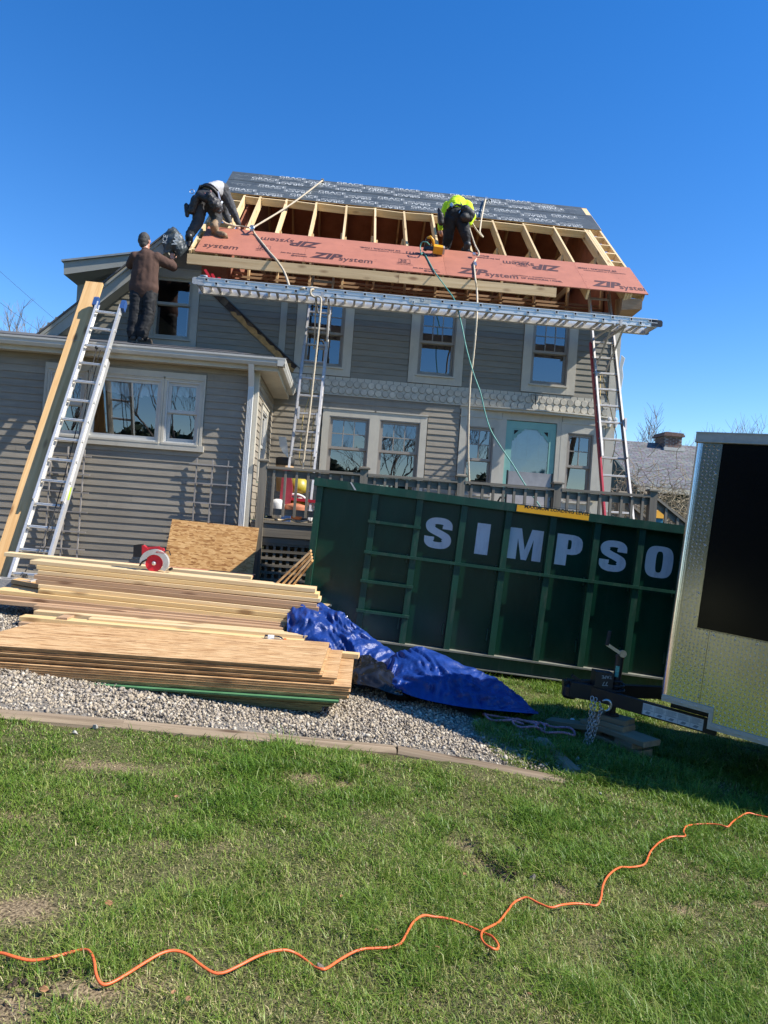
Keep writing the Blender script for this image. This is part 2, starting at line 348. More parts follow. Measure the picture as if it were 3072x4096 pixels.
# ------------------------------------------------------------------ ground
def fbm(x, y, s, seed=0.0):
    v = 0; a = 1.0
    for i in range(4):
        k = s * 2 ** i
        v = v + a * np.sin(x * k * 1.0 + 1.7 * np.sin(y * k * 0.83 + seed + i) + seed * 3.1 + i * 2.3) * np.sin(y * k * 1.07 + 1.3 * np.sin(x * k * 0.71 - seed + i * 1.9) + seed * 1.7 + i)
        a *= 0.55
    return v
def gzv(x, y): return 0.14 - 0.092 * 6.0 * np.tanh(x / 6.0)
BARE = []                                        # worn spots of the lawn: x, y, radius x, radius y, strength, dip
for px, py, rx, ry, st, dip in ((70, 3640, .16, .13, 1.2, 0), (40, 4030, .12, .1, 1.0, 0), (330, 3990, .16, .07, 1.1, .012), (1940, 3440, .08, .08, 1.8, .09), (1850, 3370, .10, .06, 1.7, .08),
        (2010, 3500, .08, .07, 1.8, .08), (2080, 3420, .04, .1, 1.1, .02), (2260, 3560, .08, .07, .8, 0), (1240, 3120, .24, .1, .8, 0), (1370, 3140, .1, .08, 1.0, .02), (430, 3060, .35, .1, .8, 0), (3050, 3630, .07, .05, 1.3, .03),
        (2720, 3640, .09, .06, .8, 0), (1230, 3060, .2, .08, .6, 0), (640, 3370, .1, .08, .5, 0), (900, 3400, .13, .09, .5, 0), (1700, 3990, .09, .08, .5, 0), (640, 3960, .15, .06, .6, 0), (20, 3270, .1, .08, .8, 0), (2140, 4030, .1, .08, .5, 0), (2540, 3990, .1, .08, .5, 0), (1580, 3680, .1, .07, .5, 0),
        (1440, 3080, .1, .07, .7, .0), (880, 3060, .2, .06, .6, 0), (220, 3170, .2, .06, .5, 0)):
    p = ground(px, py); BARE.append((p.x, p.y, rx, ry, st, dip))
def bare_v(x, y):
    b = np.zeros_like(x); d = np.zeros_like(x)
    for (cx, cy, rx, ry, st, dip) in BARE:
        ww = .55 + .45 * np.sin(x * 31 + 2 * np.sin(y * 27)) * np.sin(y * 37 + 2 * np.sin(x * 23)); g = np.exp(-(((x - cx) / rx) ** 2 + ((y - cy) / ry) ** 2) * (1.5 + 1.3 * ww))
        b = np.maximum(b, st * g); d += dip * g
    return b, d
def lawn_h(x, y):
    b, d = bare_v(x, y)
    return gzv(x, y) + 0.014 * fbm(x, y, 3.1, 1.0) + 0.006 * fbm(x, y, 9.0, 2.0) - d
TIM = [ground(-260, 2852), ground(0, 2866), ground(1500, 3003), ground(2290, 3128)]      # line of the landscape timbers
def tim_y(x):
    xs = [p.x for p in TIM]; ys = [p.y for p in TIM]
    return np.interp(x, xs, ys)

def lin(a, b, n): return list(np.linspace(a, b, n))
gx = sorted(set([-260, -120, -60, -30, -18, -12, -8, -6, -5] + lin(-4.4, 4.4, 177) + [5, 6, 8, 12, 18, 30, 60, 120, 260]))
gy = sorted(set([-260, -100, -50, -25, -12, -6, -3, -1] + lin(0, 6.6, 133) + lin(6.8, 10, 12) + [11, 12, 14, 18, 24, 34, 50, 80, 140, 300]))
GX, GY = np.meshgrid(np.array(gx), np.array(gy))
near = np.exp(-np.maximum(0, np.abs(GX) - 4.2) * 3) * np.exp(-np.maximum(0, GY - 6.3) * 3) * np.exp(-np.maximum(0, -GY) * 3)
GZ = gzv(GX, GY) * 1.0
GZ = GZ + (lawn_h(GX, GY) - gzv(GX, GY)) * near
GZ = np.where(GY > tim_y(GX) + 0.1, np.where(GX < 1.6, gzv(GX, GY) - 0.03 * np.clip((GY - tim_y(GX) - 0.1) * 5, 0, 1), GZ), GZ)
nx, ny = len(gx), len(gy)
vv = np.stack([GX, GY, GZ], -1).reshape(-1, 3)
ff = [(j * nx + i, j * nx + i + 1, (j + 1) * nx + i + 1, (j + 1) * nx + i) for j in range(ny - 1) for i in range(nx - 1)]
gm = bpy.data.meshes.new('ground'); gm.from_pydata(vv.tolist(), [], ff); gm.polygons.foreach_set('use_smooth', [True] * len(ff))
bb, _ = bare_v(GX, GY)
at_ = gm.attributes.new('worn', 'FLOAT', 'POINT'); at_.data.foreach_set('value', bb.reshape(-1).astype(np.float32))
m = bpy.data.materials.new('soil_and_thatch'); n, l, b = nt(m)
tc = n.new('ShaderNodeTexCoord')
n1 = n.new('ShaderNodeTexNoise'); n1.inputs['Scale'].default_value = 120; n1.inputs['Detail'].default_value = 6; l.new(tc.outputs['Object'], n1.inputs['Vector'])
n2 = n.new('ShaderNodeTexNoise'); n2.inputs['Scale'].default_value = 3.0; n2.inputs['Detail'].default_value = 5; l.new(tc.outputs['Object'], n2.inputs['Vector'])
c1 = n.new('ShaderNodeValToRGB'); e = c1.color_ramp.elements; e[0].position = .35; e[1].position = .68; e[0].color = (.07, .05, .03, 1); e[1].color = (.38, .29, .17, 1); l.new(n1.outputs[0], c1.inputs[0])
c2 = n.new('ShaderNodeValToRGB'); e = c2.color_ramp.elements; e[0].position = .3; e[1].position = .7; e[0].color = (.014, .028, .006, 1); e[1].color = (.085, .11, .028, 1); l.new(n1.outputs[0], c2.inputs[0])
aw = n.new('ShaderNodeAttribute'); aw.attribute_name = 'worn'
ma = n.new('ShaderNodeMath'); ma.operation = 'MULTIPLY_ADD'; ma.inputs[1].default_value = .55; ma.use_clamp = True; l.new(n2.outputs[0], ma.inputs[0]); l.new(aw.outputs['Fac'], ma.inputs[2])
mx = n.new('ShaderNodeMixRGB'); l.new(ma.outputs[0], mx.inputs[0]); l.new(c2.outputs[0], mx.inputs[1]); l.new(c1.outputs[0], mx.inputs[2]); l.new(mx.outputs[0], b.inputs['Base Color'])
b.inputs['Roughness'].default_value = .95; setin(b, 'Specular IOR Level', .1)
bp = n.new('ShaderNodeBump'); bp.inputs['Strength'].default_value = .8; bp.inputs['Distance'].default_value = .01; l.new(n1.outputs[0], bp.inputs['Height']); l.new(bp.outputs[0], b.inputs['Normal'])
gm.materials.append(m)
tag(link(bpy.data.objects.new('ground', gm)), 'worn lawn soil sloping down to the right', kind='structure')

# gravel bed: a sheet and loose stones
b = MB()
xs = lin(-7, 1.75, 60)
for i in range(len(xs) - 1):
    for k in range(30):
        q = []
        for x, f in ((xs[i], k / 30), (xs[i + 1], k / 30), (xs[i + 1], (k + 1) / 30), (xs[i], (k + 1) / 30)):
            y0 = float(tim_y(x)) + .07; y1 = 10.05 if x < -1.2 else (7.9 - .45 * max(0, x) if x < .6 else max(y0 + .5, 7.6 - 1.9 * (x - .6)))
            y = y0 + (y1 - y0) * f; q.append((x, y, gz(x, y) + .006 + .012 * math.sin(x * 5 + y * 3) * math.sin(y * 4)))
        b.add(q, [(0, 1, 2, 3)])
gsheet = mat('gravel_dust', (.17, .15, .12), .95, var=.5, scale=60, bump=.6, bscale=90)
tag(b.build('gravel_bed', gsheet, smooth=True), 'pale crushed stone bed behind the timber edging', kind='structure')

def ico():
    bm = bmesh.new(); bmesh.ops.create_icosphere(bm, subdivisions=1, radius=1) if 0 else bmesh.ops.create_icosphere(bm, subdivisions=1, radius=1)
    vs = np.array([v.co[:] for v in bm.verts]); fs = np.array([[v.index for v in f.verts] for f in bm.faces]); bm.free(); return vs, fs
IV, IF = ico()
def ico0():
    g = (1 + 5 ** .5) / 2; vs = np.array([(-1, g, 0), (1, g, 0), (-1, -g, 0), (1, -g, 0), (0, -1, g), (0, 1, g), (0, -1, -g), (0, 1, -g), (g, 0, -1), (g, 0, 1), (-g, 0, -1), (-g, 0, 1)]) / (1 + g * g) ** .5
    return vs, np.array([(0, 11, 5), (0, 5, 1), (0, 1, 7), (0, 7, 10), (0, 10, 11), (1, 5, 9), (5, 11, 4), (11, 10, 2), (10, 7, 6), (7, 1, 8), (3, 9, 4), (3, 4, 2), (3, 2, 6), (3, 6, 8), (3, 8, 9), (4, 9, 5), (2, 4, 11), (6, 2, 10), (8, 6, 7), (9, 8, 1)])
IV0, IF0 = ico0()
nr = np.random.default_rng(5)
def stones(P, S, seed, IV=IV0, IF=IF0):
    r = np.random.default_rng(seed); N = len(P); nv = len(IV)
    A = r.normal(size=(N, 3, 3)); Q, _ = np.linalg.qr(A)
    sc = S[:, None] * np.stack([r.uniform(.75, 1.35, N), r.uniform(.6, 1.0, N), r.uniform(.42, .8, N)], 1)
    jit = 1 + r.uniform(-.34, .30, (N, nv, 1))
    v = IV[None] * jit * sc[:, None, :]
    v = np.einsum('nij,nkj->nki', Q, v) + P[:, None, :]
    f = IF[None] + (np.arange(N) * nv)[:, None, None]
    return v.reshape(-1, 3), f.reshape(-1, 3), np.repeat(r.uniform(0, 1, N), nv)
def np_mesh(name, v, f, k=3):
    me = bpy.data.meshes.new(name); me.vertices.add(len(v)); me.vertices.foreach_set('co', np.ascontiguousarray(v, dtype=np.float32).ravel())
    nf = len(f); me.loops.add(nf * k); me.loops.foreach_set('vertex_index', np.ascontiguousarray(f, dtype=np.int32).ravel())
    me.polygons.add(nf); me.polygons.foreach_set('loop_start', np.arange(0, nf * k, k, dtype=np.int32)); me.polygons.foreach_set('loop_total', np.full(nf, k, dtype=np.int32))
    me.update(calc_edges=True); return me
def attr_mat(name, stops, rough=.85, trans=0.0):
    m = bpy.data.materials.new(name); n, l, b = nt(m)
    a = n.new('ShaderNodeAttribute'); a.attribute_name = 'tint'
    cr = n.new('ShaderNodeValToRGB'); e = cr.color_ramp.elements
    e[0].position = stops[0][0]; e[0].color = (*stops[0][1], 1); e[1].position = stops[-1][0]; e[1].color = (*stops[-1][1], 1)
    for p, c in stops[1:-1]: e.new(p).color = (*c, 1)
    l.new(a.outputs['Fac'], cr.inputs[0]); l.new(cr.outputs[0], b.inputs['Base Color']); b.inputs['Roughness'].default_value = rough; setin(b, 'Specular IOR Level', .25)
    if trans:
        out = n['Material Output']; t = n.new('ShaderNodeBsdfTranslucent'); x = n.new('ShaderNodeMixShader'); x.inputs[0].default_value = trans
        hs = n.new('ShaderNodeHueSaturation'); hs.inputs['Value'].default_value = 1.3; hs.inputs['Hue'].default_value = .49; l.new(cr.outputs[0], hs.inputs['Color']); l.new(hs.outputs[0], t.inputs[0])
        l.new(b.outputs[0], x.inputs[1]); l.new(t.outputs[0], x.inputs[2]); l.new(x.outputs[0], out.inputs[0])
    return m
X = nr.uniform(-3.2, 1.9, 145000); Yv = nr.uniform(4.0, 7.8, 145000)
d = Yv - tim_y(X)
edge = 5.75 - .25 * np.clip(X - .4, 0, 3) + .12 * np.sin(X * 9)
keep = (d > .09) & ((X < .5) | (Yv < edge)) & ((Yv < 5.9) | (X < -1.6))
dens = np.where(d < .25, .25 + d * 1.6, 1.0) * np.where(X > .7, np.clip(1.9 - X, 0.15, 1), 1.0)
keep &= nr.uniform(0, 1, len(X)) < dens * np.where(Yv > 5.9, .5, .80)
X, Yv = X[keep], Yv[keep]
S = np.clip(nr.lognormal(-4.86, .36, len(X)), .004, .022)
P = np.stack([X, Yv, gzv(X, Yv) + .004 + S * .42 + nr.uniform(0, .012, len(X))], 1)
v, f, t = stones(P, S, 3)
me = np_mesh('gravel', v, f); me.attributes.new('tint', 'FLOAT', 'POINT').data.foreach_set('value', t.astype(np.float32))
me.materials.append(attr_mat('crushed_stone', [(0, (.11, .095, .08)), (.2, (.23, .195, .15)), (.4, (.38, .315, .225)), (.6, (.47, .39, .275)), (.8, (.29, .255, .215)), (1, (.62, .55, .42))]))
tag(link(bpy.data.objects.new('gravel', me)), 'loose crushed stone spread behind the timber edging', kind='stuff')

# grass
def blades(x, y, z, h, w, tint, seed):
    r = np.random.default_rng(seed); N = len(x)
    a = r.uniform(0, 2 * np.pi, N); lean = r.uniform(.3, 1.9, N) * h; ca, sa = np.cos(a), np.sin(a)
    wx, wy = -sa * w / 2, ca * w / 2
    tw = r.uniform(-.8, .8, N); wx, wy = wx * np.cos(tw) - wy * np.sin(tw), wx * np.sin(tw) + wy * np.cos(tw)
    o = np.stack([x, y, z], 1); W = np.stack([wx, wy, np.zeros(N)], 1)
    mid = o + np.stack([ca * lean * .3, sa * lean * .3, h * .6], 1); tip = o + np.stack([ca * lean, sa * lean, h * r.uniform(.65, 1.0, N)], 1)
    v = np.stack([o - W, o + W, mid + W * .8, mid - W * .8, tip], 1).reshape(-1, 3)
    b0 = (np.arange(N) * 5)[:, None]
    f = np.concatenate([b0 + np.array([[0, 1, 2]]), b0 + np.array([[0, 2, 3]]), b0 + np.array([[3, 2, 4]])], 0)
    return v, f, np.repeat(tint, 5)
def lawn(N, x0, x1, y0, y1, seed, dfun):
    r = np.random.default_rng(seed); x = r.uniform(x0, x1, N); y = r.uniform(y0, y1, N)
    k = (r.uniform(0, 1, N) < dfun(x, y)) & (np.abs(x - .067 * y) < .60 * y + .35)
    return x[k], y[k], r
def lawn_zone(x, y):
    front = y < tim_y(x) - .05
    right = (y > tim_y(x) - .05) & (x > 1.25 + .35 * np.sin(y * 2.2) * .4) 
    right2 = (x > .95) & (y > 6.2) & (y < 7.35)
    return front | right | right2
bx, by, r_ = lawn(2300000, -3.4, 5.0, 1.45, 7.4, 11, lambda x, y: lawn_zone(x, y) * np.clip(2.9 / y ** 1.2, .15, 1.0) * np.clip(1.15 - bare_v(x, y)[0] * 1.05, .05, 1))
cl = .5 + .5 * np.clip(fbm(bx, by, 2.3, 4.0) * .9, -1, 1); c2_ = .5 + .5 * np.clip(fbm(bx, by, 7.5, 6.0), -1, 1)
k = r_.uniform(0, 1, len(bx)) < (.45 + .55 * c2_) * (.65 + .35 * cl)
bx, by, cl, c2_ = bx[k], by[k], cl[k], c2_[k]; N = len(bx)
fine = np.clip(by / 2.6, 1.0, 1.9)
h = (.012 + .026 * c2_ * cl + .006 * cl) * r_.lognormal(0, .40, N)
h *= np.where(by > tim_y(bx), 1.5, 1.0)
w = r_.uniform(.0016, .0036, N) * fine
pt_c = np.clip(fbm(bx, by, 1.1, 9.0), -1, 1)
tint = np.clip(.34 + .14 * pt_c + .34 * cl * c2_ + r_.normal(0, .17, N) - .3 * np.clip(bare_v(bx, by)[0], 0, 1), 0.16, 1)
dry = r_.uniform(0, 1, N) < .07 + .30 * (1 - cl) * (1.2 - c2_) + .14 * np.clip(-pt_c, 0, 1) + .5 * np.clip(bare_v(bx, by)[0] - .15, 0, 1); tint = np.where(dry, r_.uniform(0, .14, N), tint); h = np.where(dry, h * .55, h)
v, f, t = blades(bx, by, lawn_h(bx, by) - .003, h, w, tint, 12)
me = np_mesh('grass', v, f); me.attributes.new('tint', 'FLOAT', 'POINT').data.foreach_set('value', t.astype(np.float32))
me.materials.append(attr_mat('grass_blade', [(0, (.56, .47, .25)), (.14, (.40, .35, .15)), (.17, (.24, .30, .06)), (.42, (.140, .228, .026)), (.7, (.064, .152, .013)), (1, (.23, .34, .05))], rough=.42, trans=.20))
tag(link(bpy.data.objects.new('grass', me)), 'short rough spring grass with dry tufts and bare spots', kind='stuff')

# landscape timbers
for i, (a, c, lab) in enumerate(((TIM[0] - V((.9, -.02, 0)), TIM[1] + V((.64, 0, 0)), 'grey weathered landscape timber at the left end of the gravel edge'), (TIM[1] + V((.64, .005, 0)), TIM[2] + V((.12, 0, 0)), 'long grey landscape timber edging the gravel in front of the board stack'), (TIM[2] + V((.14, 0, 0)), TIM[3], 'landscape timber half sunk in grass in the trailer shadow'))):
    ty = lambda x: TIM[1].y + (TIM[2].y - TIM[1].y) * (x - TIM[1].x) / (TIM[2].x - TIM[1].x)
    a = V((a.x, ty(a.x), gz(a.x, a.y) - .004)); c = V((c.x, ty(c.x) if i < 2 else c.y, gz(c.x, c.y) + (-.004 if i < 2 else -.024)))
    o = board('landscape_timber', oldtimb, None, a, c, .115, .075, bev=.02); tag(o, lab, 'timber', 'landscape timbers round the gravel')
a = ground(2312, 3112); c = ground(2165, 2975)
tag(board('landscape_timber', oldtimb, None, V((a.x, a.y + .05, gz(a.x, a.y) + .0)), V((c.x, c.y, gz(c.x, c.y) + .01)), .11, .07, bev=.02), 'landscape timber turning back from the corner toward the dumpster', 'timber', 'landscape timbers round the gravel')

# ------------------------------------------------------------------ house
FY = 12.5
house = thing('house', 'two-storey grey clapboard house with its back roof torn open and half resheathed', 'house', (1.0, 14.0, 1.2))
TAN = 0.839; SC, SS = math.cos(math.atan(TAN)), math.sin(math.atan(TAN))
def rp(x, s, h=0.0): return V((x, 11.9 + s * SC - h * SS, 5.69 + s * SS + h * SC))
RX0, RX1 = -2.75, 5.05

def clap_rows(parent, pts2, u0, u1, z0, z1, ex, holes, mt, clip=None, seed=1, name='clapboard'):
    r = random.Random(seed); z = z0
    while z < z1 - .02:
        za, zb = z, min(z + ex + .012, z1)
        segs = [(u0, u1)]
        if clip: segs = [s for s in [clip(za, zb, u0, u1)] if s and s[1] - s[0] > .03]
        for (h0, h1, g0, g1) in holes:
            if g0 < zb - .012 and g1 > za + .012:
                ns = []
                for a, c in segs:
                    if h1 <= a or h0 >= c: ns.append((a, c)); continue
                    if h0 > a: ns.append((a, h0))
                    if h1 < c: ns.append((h1, c))
                segs = ns
        fin = []; part = []
        for (h0, h1, g0, g1) in holes:             # boards notched above and below an opening
            if g0 < zb - .012 and g1 > za + .012:
                q = (max(u0, h0), min(u1, h1))
                if q[1] - q[0] > .03:
                    if g0 > za + .012: part.append((q[0], q[1], za, g0))
                    if g1 < zb - .012: part.append((q[0], q[1], g1, zb))
        for a, c in segs:
            while c - a > 3.4:
                k = a + r.uniform(1.5, 3.2); fin.append((a, k - .0015)); a = k
            fin.append((a, c))
        for a, c in fin:
            if c - a < .02: continue
            j = r.uniform(-.0015, .0015); t0, t1 = .017 + j, .003
            b = MB(); b.hexa([pts2(a, za, t0), pts2(c, za, t0), pts2(c, za, -.012), pts2(a, za, -.012), pts2(a, zb, t1), pts2(c, zb, t1), pts2(c, zb, -.012), pts2(a, zb, -.012)])
            b.build(name, mt, parent)
        for a, c, p_, q_ in part:
            f0 = .017 - .014 * (p_ - za) / (zb - za); f1 = .017 - .014 * (q_ - za) / (zb - za)
            b = MB(); b.hexa([pts2(a, p_, f0), pts2(c, p_, f0), pts2(c, p_, -.012), pts2(a, p_, -.012), pts2(a, q_, f1), pts2(c, q_, f1), pts2(c, q_, -.012), pts2(a, q_, -.012)]); b.build(name, mt, parent)
        z += ex
front = lambda Yw: (lambda u, z, t: V((u, Yw - t, z)))
def window(parent, x0, x1, z0, z1, meet, Yw, cas, up=(3, 2), low=(1, 1), sm=sash_m, cm=trim, proud=.032, sillw=0.03, mt=None, pm=None):
    """cas = casing widths left, right, top, bottom; opening x0..x1, z0..z1"""
    M_ = mt or Matrix.Identity(4); L, Rr, T, B = cas
    b = MB(); y0, y1 = Yw - proud, Yw + .012
    if L: b.box(x0 - L, x0, y0, y1, z0 - B, z1 + T, M_)
    if Rr: b.box(x1, x1 + Rr, y0, y1, z0 - B, z1 + T, M_)
    if T: b.box(x0, x1, y0 + .001, y1, z1, z1 + T, M_); b.box(x0 - L - .012, x1 + Rr + .012, y0 - .014, y1 + .001, z1 + T, z1 + T + .02, M_)
    if B: b.box(x0, x1, y0 + .001, y1, z0 - B, z0, M_)
    b.box(x0 - .02, x1 + .02, y0 - sillw, y1 + .002, z0 - .028, z0 - .002, M_)
    win = b.build('window', cm, parent)
    b = MB(); J = .022                               # jamb liner
    for a in ((x0, x0 + J, z0, z1), (x1 - J, x1, z0, z1), (x0 + J, x1 - J, z1 - J, z1), (x0 + J, x1 - J, z0, z0 + J)): b.box(a[0], a[1], Yw - proud + .01, Yw + .085, a[2], a[3], M_)
    b.build('window_jamb', sm, win)
    X0, X1, Z0, Z1 = x0 + J, x1 - J, z0 + J, z1 - J
    def sash(nm, za, zb, y, grid, rail=.045, stile=.042):
        b = MB(); t = .034; mw = .016
        b.box(X0, X0 + stile, y, y + t, za, zb, M_); b.box(X1 - stile, X1, y, y + t, za, zb, M_)
        b.box(X0 + stile, X1 - stile, y + .001, y + t - .001, za, za + rail, M_); b.box(X0 + stile, X1 - stile, y + .001, y + t - .001, zb - rail, zb, M_)
        cx0, cx1, cz0, cz1 = X0 + stile, X1 - stile, za + rail, zb - rail
        for i in range(1, grid[0]): x = cx0 + (cx1 - cx0) * i / grid[0]; b.box(x - mw / 2, x + mw / 2, y + .006, y + .028, cz0, cz1, M_)
        for i in range(1, grid[1]): z = cz0 + (cz1 - cz0) * i / grid[1]; b.box(cx0, cx1, y + .007, y + .027, z - mw / 2, z + mw / 2, M_)
        b.build(nm, sm, win)
        for i in range(grid[0]):
            for k in range(grid[1]):
                xa = cx0 + (cx1 - cx0) * i / grid[0]; xb = cx0 + (cx1 - cx0) * (i + 1) / grid[0]; za_ = cz0 + (cz1 - cz0) * k / grid[1]; zb_ = cz0 + (cz1 - cz0) * (k + 1) / grid[1]
                p = MB(); d = rng.uniform(-.0025, .0025); e_ = rng.uniform(-.003, .003); yy = y + .018
                p.add([M_ @ V(q) for q in ((xa, yy + d, za_), (xb, yy - d, za_), (xb, yy - d + e_, zb_), (xa, yy + d + e_, zb_))], [(0, 1, 2, 3)])
                p.build('pane', pm or pane_m, win, fix=False)
    if meet is None: sash('sash', Z0, Z1, Yw + .015, low)
    else:
        sash('upper_sash', meet - .02, Z1, Yw + .008, up); sash('lower_sash', Z0, meet + .02, Yw + .045, low, rail=.05)
    return win

# openings of the back wall
HOLES = [(-.93, .075, 3.94, 5.4), (1.075, 2.045, 3.94, 5.4), (3.10, 4.085, 3.95, 5.4), (-.37, 1.50, 1.38, 3.375), (2.06, 4.86, 1.38, 3.60)]
clap_rows(house, front(FY), -1.225, 4.70, 1.42, 3.62, .103, HOLES, siding, seed=2)
clap_rows(house, front(FY), -1.10, 4.70, 3.935, 5.27, .103, HOLES, siding_shaded, seed=3)
clap_rows(house, lambda u, z, t: V((4.85 + t, u, z)), 12.5, 17.9, 1.0, 5.3, .103, [], siding, seed=4)
b = MB(); b.box(4.70, 4.866, FY - .03, FY + .01, 1.0, 5.3); b.box(4.836, 4.866, FY + .01, FY + .15, 1.0, 5.3); b.build('corner_board', trim, house)
b = MB(); b.box(-1.21, -1.10, FY - .028, FY + .01, 4.05, 5.34); b.build('corner_board', trim_cool, house)
b = MB(); b.box(-2.3, 4.83, FY - .012, FY + .02, 5.27, 5.34); b.build('wall_plate', siding_shaded, house)
b = MB(); b.box(-1.22, 4.83, FY + .3, FY + .33, 1.0, 5.3); b.box(-1.22, 4.8, FY + .02, FY + .3, 5.25, 5.27); b.build('dark_backing', dark_in, house)  # dark sheet close behind the panes, added for the dimness of the rooms
b = MB(); b.box(-1.22, 4.83, FY + .02, FY + .2, -1.0, 1.40); b.build('foundation', mat('foundation_concrete', (.16, .15, .14), .9, var=.2), house)
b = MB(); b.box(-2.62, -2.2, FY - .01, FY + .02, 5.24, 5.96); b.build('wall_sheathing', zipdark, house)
b = MB(); b.box(-3.05, -2.621, FY - .012, FY + .02, 5.55, 5.93); b.build('wall_sheathing', siding_shaded, house)
b = MB(); b.box(-.95, 4.1, FY + .26, FY + .29, 4.64, 4.93); b.build('inner_board', red_in, house)
for x0, x1, z0, mt_ in ((-.77, -.085, 4.095, 4.685), (1.235, 1.885, 4.095, 4.685), (3.26, 3.925, 4.105, 4.69)):
    window(house, x0, x1, z0, 5.30, mt_, FY, (.155, .155, .04, .15), (3, 2), cm=trim)
window(house, -.235, .47, 1.98, 3.245, 2.695, FY, (.12, .09, .12, .6), (3, 2))
window(house, .65, 1.365, 1.98, 3.245, 2.695, FY, (.09, .12, .12, .6), (3, 2))
window(house, 2.185, 2.685, 2.06, 3.265, 2.68, FY, (.115, .13, .16, .6), (2, 2))
window(house, 4.015, 4.49, 2.06, 3.285, 2.69, FY, (.12, .2, .16, .6), (2, 2))
# panelled surround, entablature, door
b = MB(); b.box(2.815, 2.90, FY - .03, FY + .012, 1.38, 3.43); b.box(3.815, 3.893, FY - .03, FY + .012, 1.38, 3.43); b.box(2.815, 3.893, FY - .033, FY + .012, 3.43, 3.56); b.build('door_frame', trim, house)
for x0, x1 in ((2.07, 2.81), (3.90, 4.70)): b = MB(); b.box(x0, x1, FY - .036, FY + .01, 3.44, 3.559); b.build('frieze_panel', trim, house)
b = MB(); N = 24
for i in range(N):
    xa, xb = 2.05 + (4.72 - 2.05) * i / N, 2.05 + (4.72 - 2.05) * (i + 1) / N
    bow = lambda x: .05 + .15 * (1 - ((x - 3.38) / 1.34) ** 2)
    ya, yb = FY - bow(xa), FY - bow(xb)
    b.hexa([(xa, ya + .03, 3.56), (xb, yb + .03, 3.56), (xb, FY, 3.56), (xa, FY, 3.56), (xa, ya + .03, 3.60), (xb, yb + .03, 3.60), (xb, FY, 3.60), (xa, FY, 3.60)])
    b.hexa([(xa, ya, 3.601), (xb, yb, 3.601), (xb, FY, 3.601), (xa, FY, 3.601), (xa, ya, 3.622), (xb, yb, 3.622), (xb, FY, 3.622), (xa, FY, 3.622)])
b.build('entablature', trim, house)
dy = FY - .005
door_b = MB()
door_b.box(2.905, 3.02, dy, dy + .035, 1.39, 3.42); door_b.box(3.695, 3.81, dy, dy + .035, 1.39, 3.42); door_b.box(3.02, 3.695, dy + .001, dy + .034, 3.29, 3.42)
door_b.box(3.02, 3.695, dy + .001, dy + .034, 1.39, 1.52); door_b.box(3.02, 3.695, dy + .001, dy + .034, 2.08, 2.26)
door = door_b.build('screen_door', teal, house)
def bracket(cx, cz, sx, sz, s=.215):
    pl = [(0, 0), (1, 0), (.98, .16), (.8, .2), (.74, .34), (.6, .42), (.47, .47), (.42, .6), (.34, .74), (.2, .8), (.16, .98), (0, 1)]
    b = MB(); b.prism([(p[0] * s, p[1] * s) for p in pl], (cx, dy + .006, cz), (sx, 0, 0), (0, 0, sz), (0, .022, 0)); b.build('bracket', teal, door)
    b = MB(); b.prism([(.02, .02), (.34, .02), (.34, .06), (.06, .34), (.02, .34)] if 0 else [(.14 * s, .14 * s), (.5 * s, .14 * s), (.46 * s, .2 * s), (.2 * s, .46 * s), (.14 * s, .5 * s)], (cx, dy + .0045, cz), (sx, 0, 0), (0, 0, sz), (0, .001, 0)); b.build('cutout', dark_in, door)
for cx, sx in ((3.02, 1), (3.695, -1)):
    bracket(cx, 3.29, sx, -1); bracket(cx, 2.26, sx, 1, .17)
    bracket(cx, 2.08, sx, -1, .13)
b = MB()
for i in range(5):
    x = 3.09 + i * .134
    for sg in (-1, 1): b.prism([(0, 0), (.018 * sg, .05), (.045 * sg, .058), (.03 * sg, .03)], (x, dy - .0015, 2.11), (1, 0, 0), (0, 0, 1), (0, .002, 0))
    if i < 4: b.box(x + .062, x + .07, dy - .0015, dy + .001, 2.10, 2.18)
b.build('cut_pattern', dark_in, door)
mesh_glass = glass('door_screen_glass', (.75, .88, .88), .16, .02, .02)
for z0, z1 in ((2.26, 3.29), (1.52, 2.08)):
    b = MB(); b.add([(3.02, dy + .02, z0), (3.695, dy + .022, z0), (3.695, dy + .018, z1), (3.02, dy + .02, z1)], [(0, 1, 2, 3)]); b.build('pane', mesh_glass, door, fix=False)
b = MB(); b.box(3.03, 3.69, dy + .07, dy + .1, 1.4, 3.4)
for x in (3.2, 3.41, 3.62): b.box(x - .09, x + .09, dy + .055, dy + .069, 2.75, 2.98); b.box(x - .09, x + .09, dy + .055, dy + .069, 3.02, 3.26)
b.build('inner_door', mat('blue_green_inner_door', (.26, .38, .40), .5, var=.1), house)
# shingle band
b = MB(); b.box(-1.225, 4.70, FY - .016, FY + .01, 3.625, 3.934); b.build('shingle_backing', trim, house)
groove = mat('shingle_gap', (.09, .083, .07), .9, var=.2)
b0 = MB(); b0.lathe([(.0585, 0), (.0585, .011), (.054, .015)], (0, 0, 0), 22, (0, -1, 0)); shm = b0.mesh('shingle', mat('round_shingle_paint', (0.50, 0.46, 0.37), .6, var=.2, scale=9, obj=.13))
b0 = MB(); b0.lathe([(.0612, 0), (.0612, .006)], (0, 0, 0), 22, (0, -1, 0)); grm = b0.mesh('shingle_gap', groove)
for i in range(46):
    for r in range(2):
        x, z = -1.075 + i * .1275, 3.695 + r * .1245
        if x > 4.68: continue
        mt_ = Matrix.Translation((x, FY - .016, z)) @ Matrix.Rotation(rng.uniform(-.06, .06), 4, 'X') @ Matrix.Rotation(rng.uniform(-.05, .05), 4, 'Z')
        s = link(bpy.data.objects.new('shingle', shm), house, mt_); link(bpy.data.objects.new('shingle_gap', grm), s, Matrix.Translation((x, FY - .0155, z)))
b = MB()
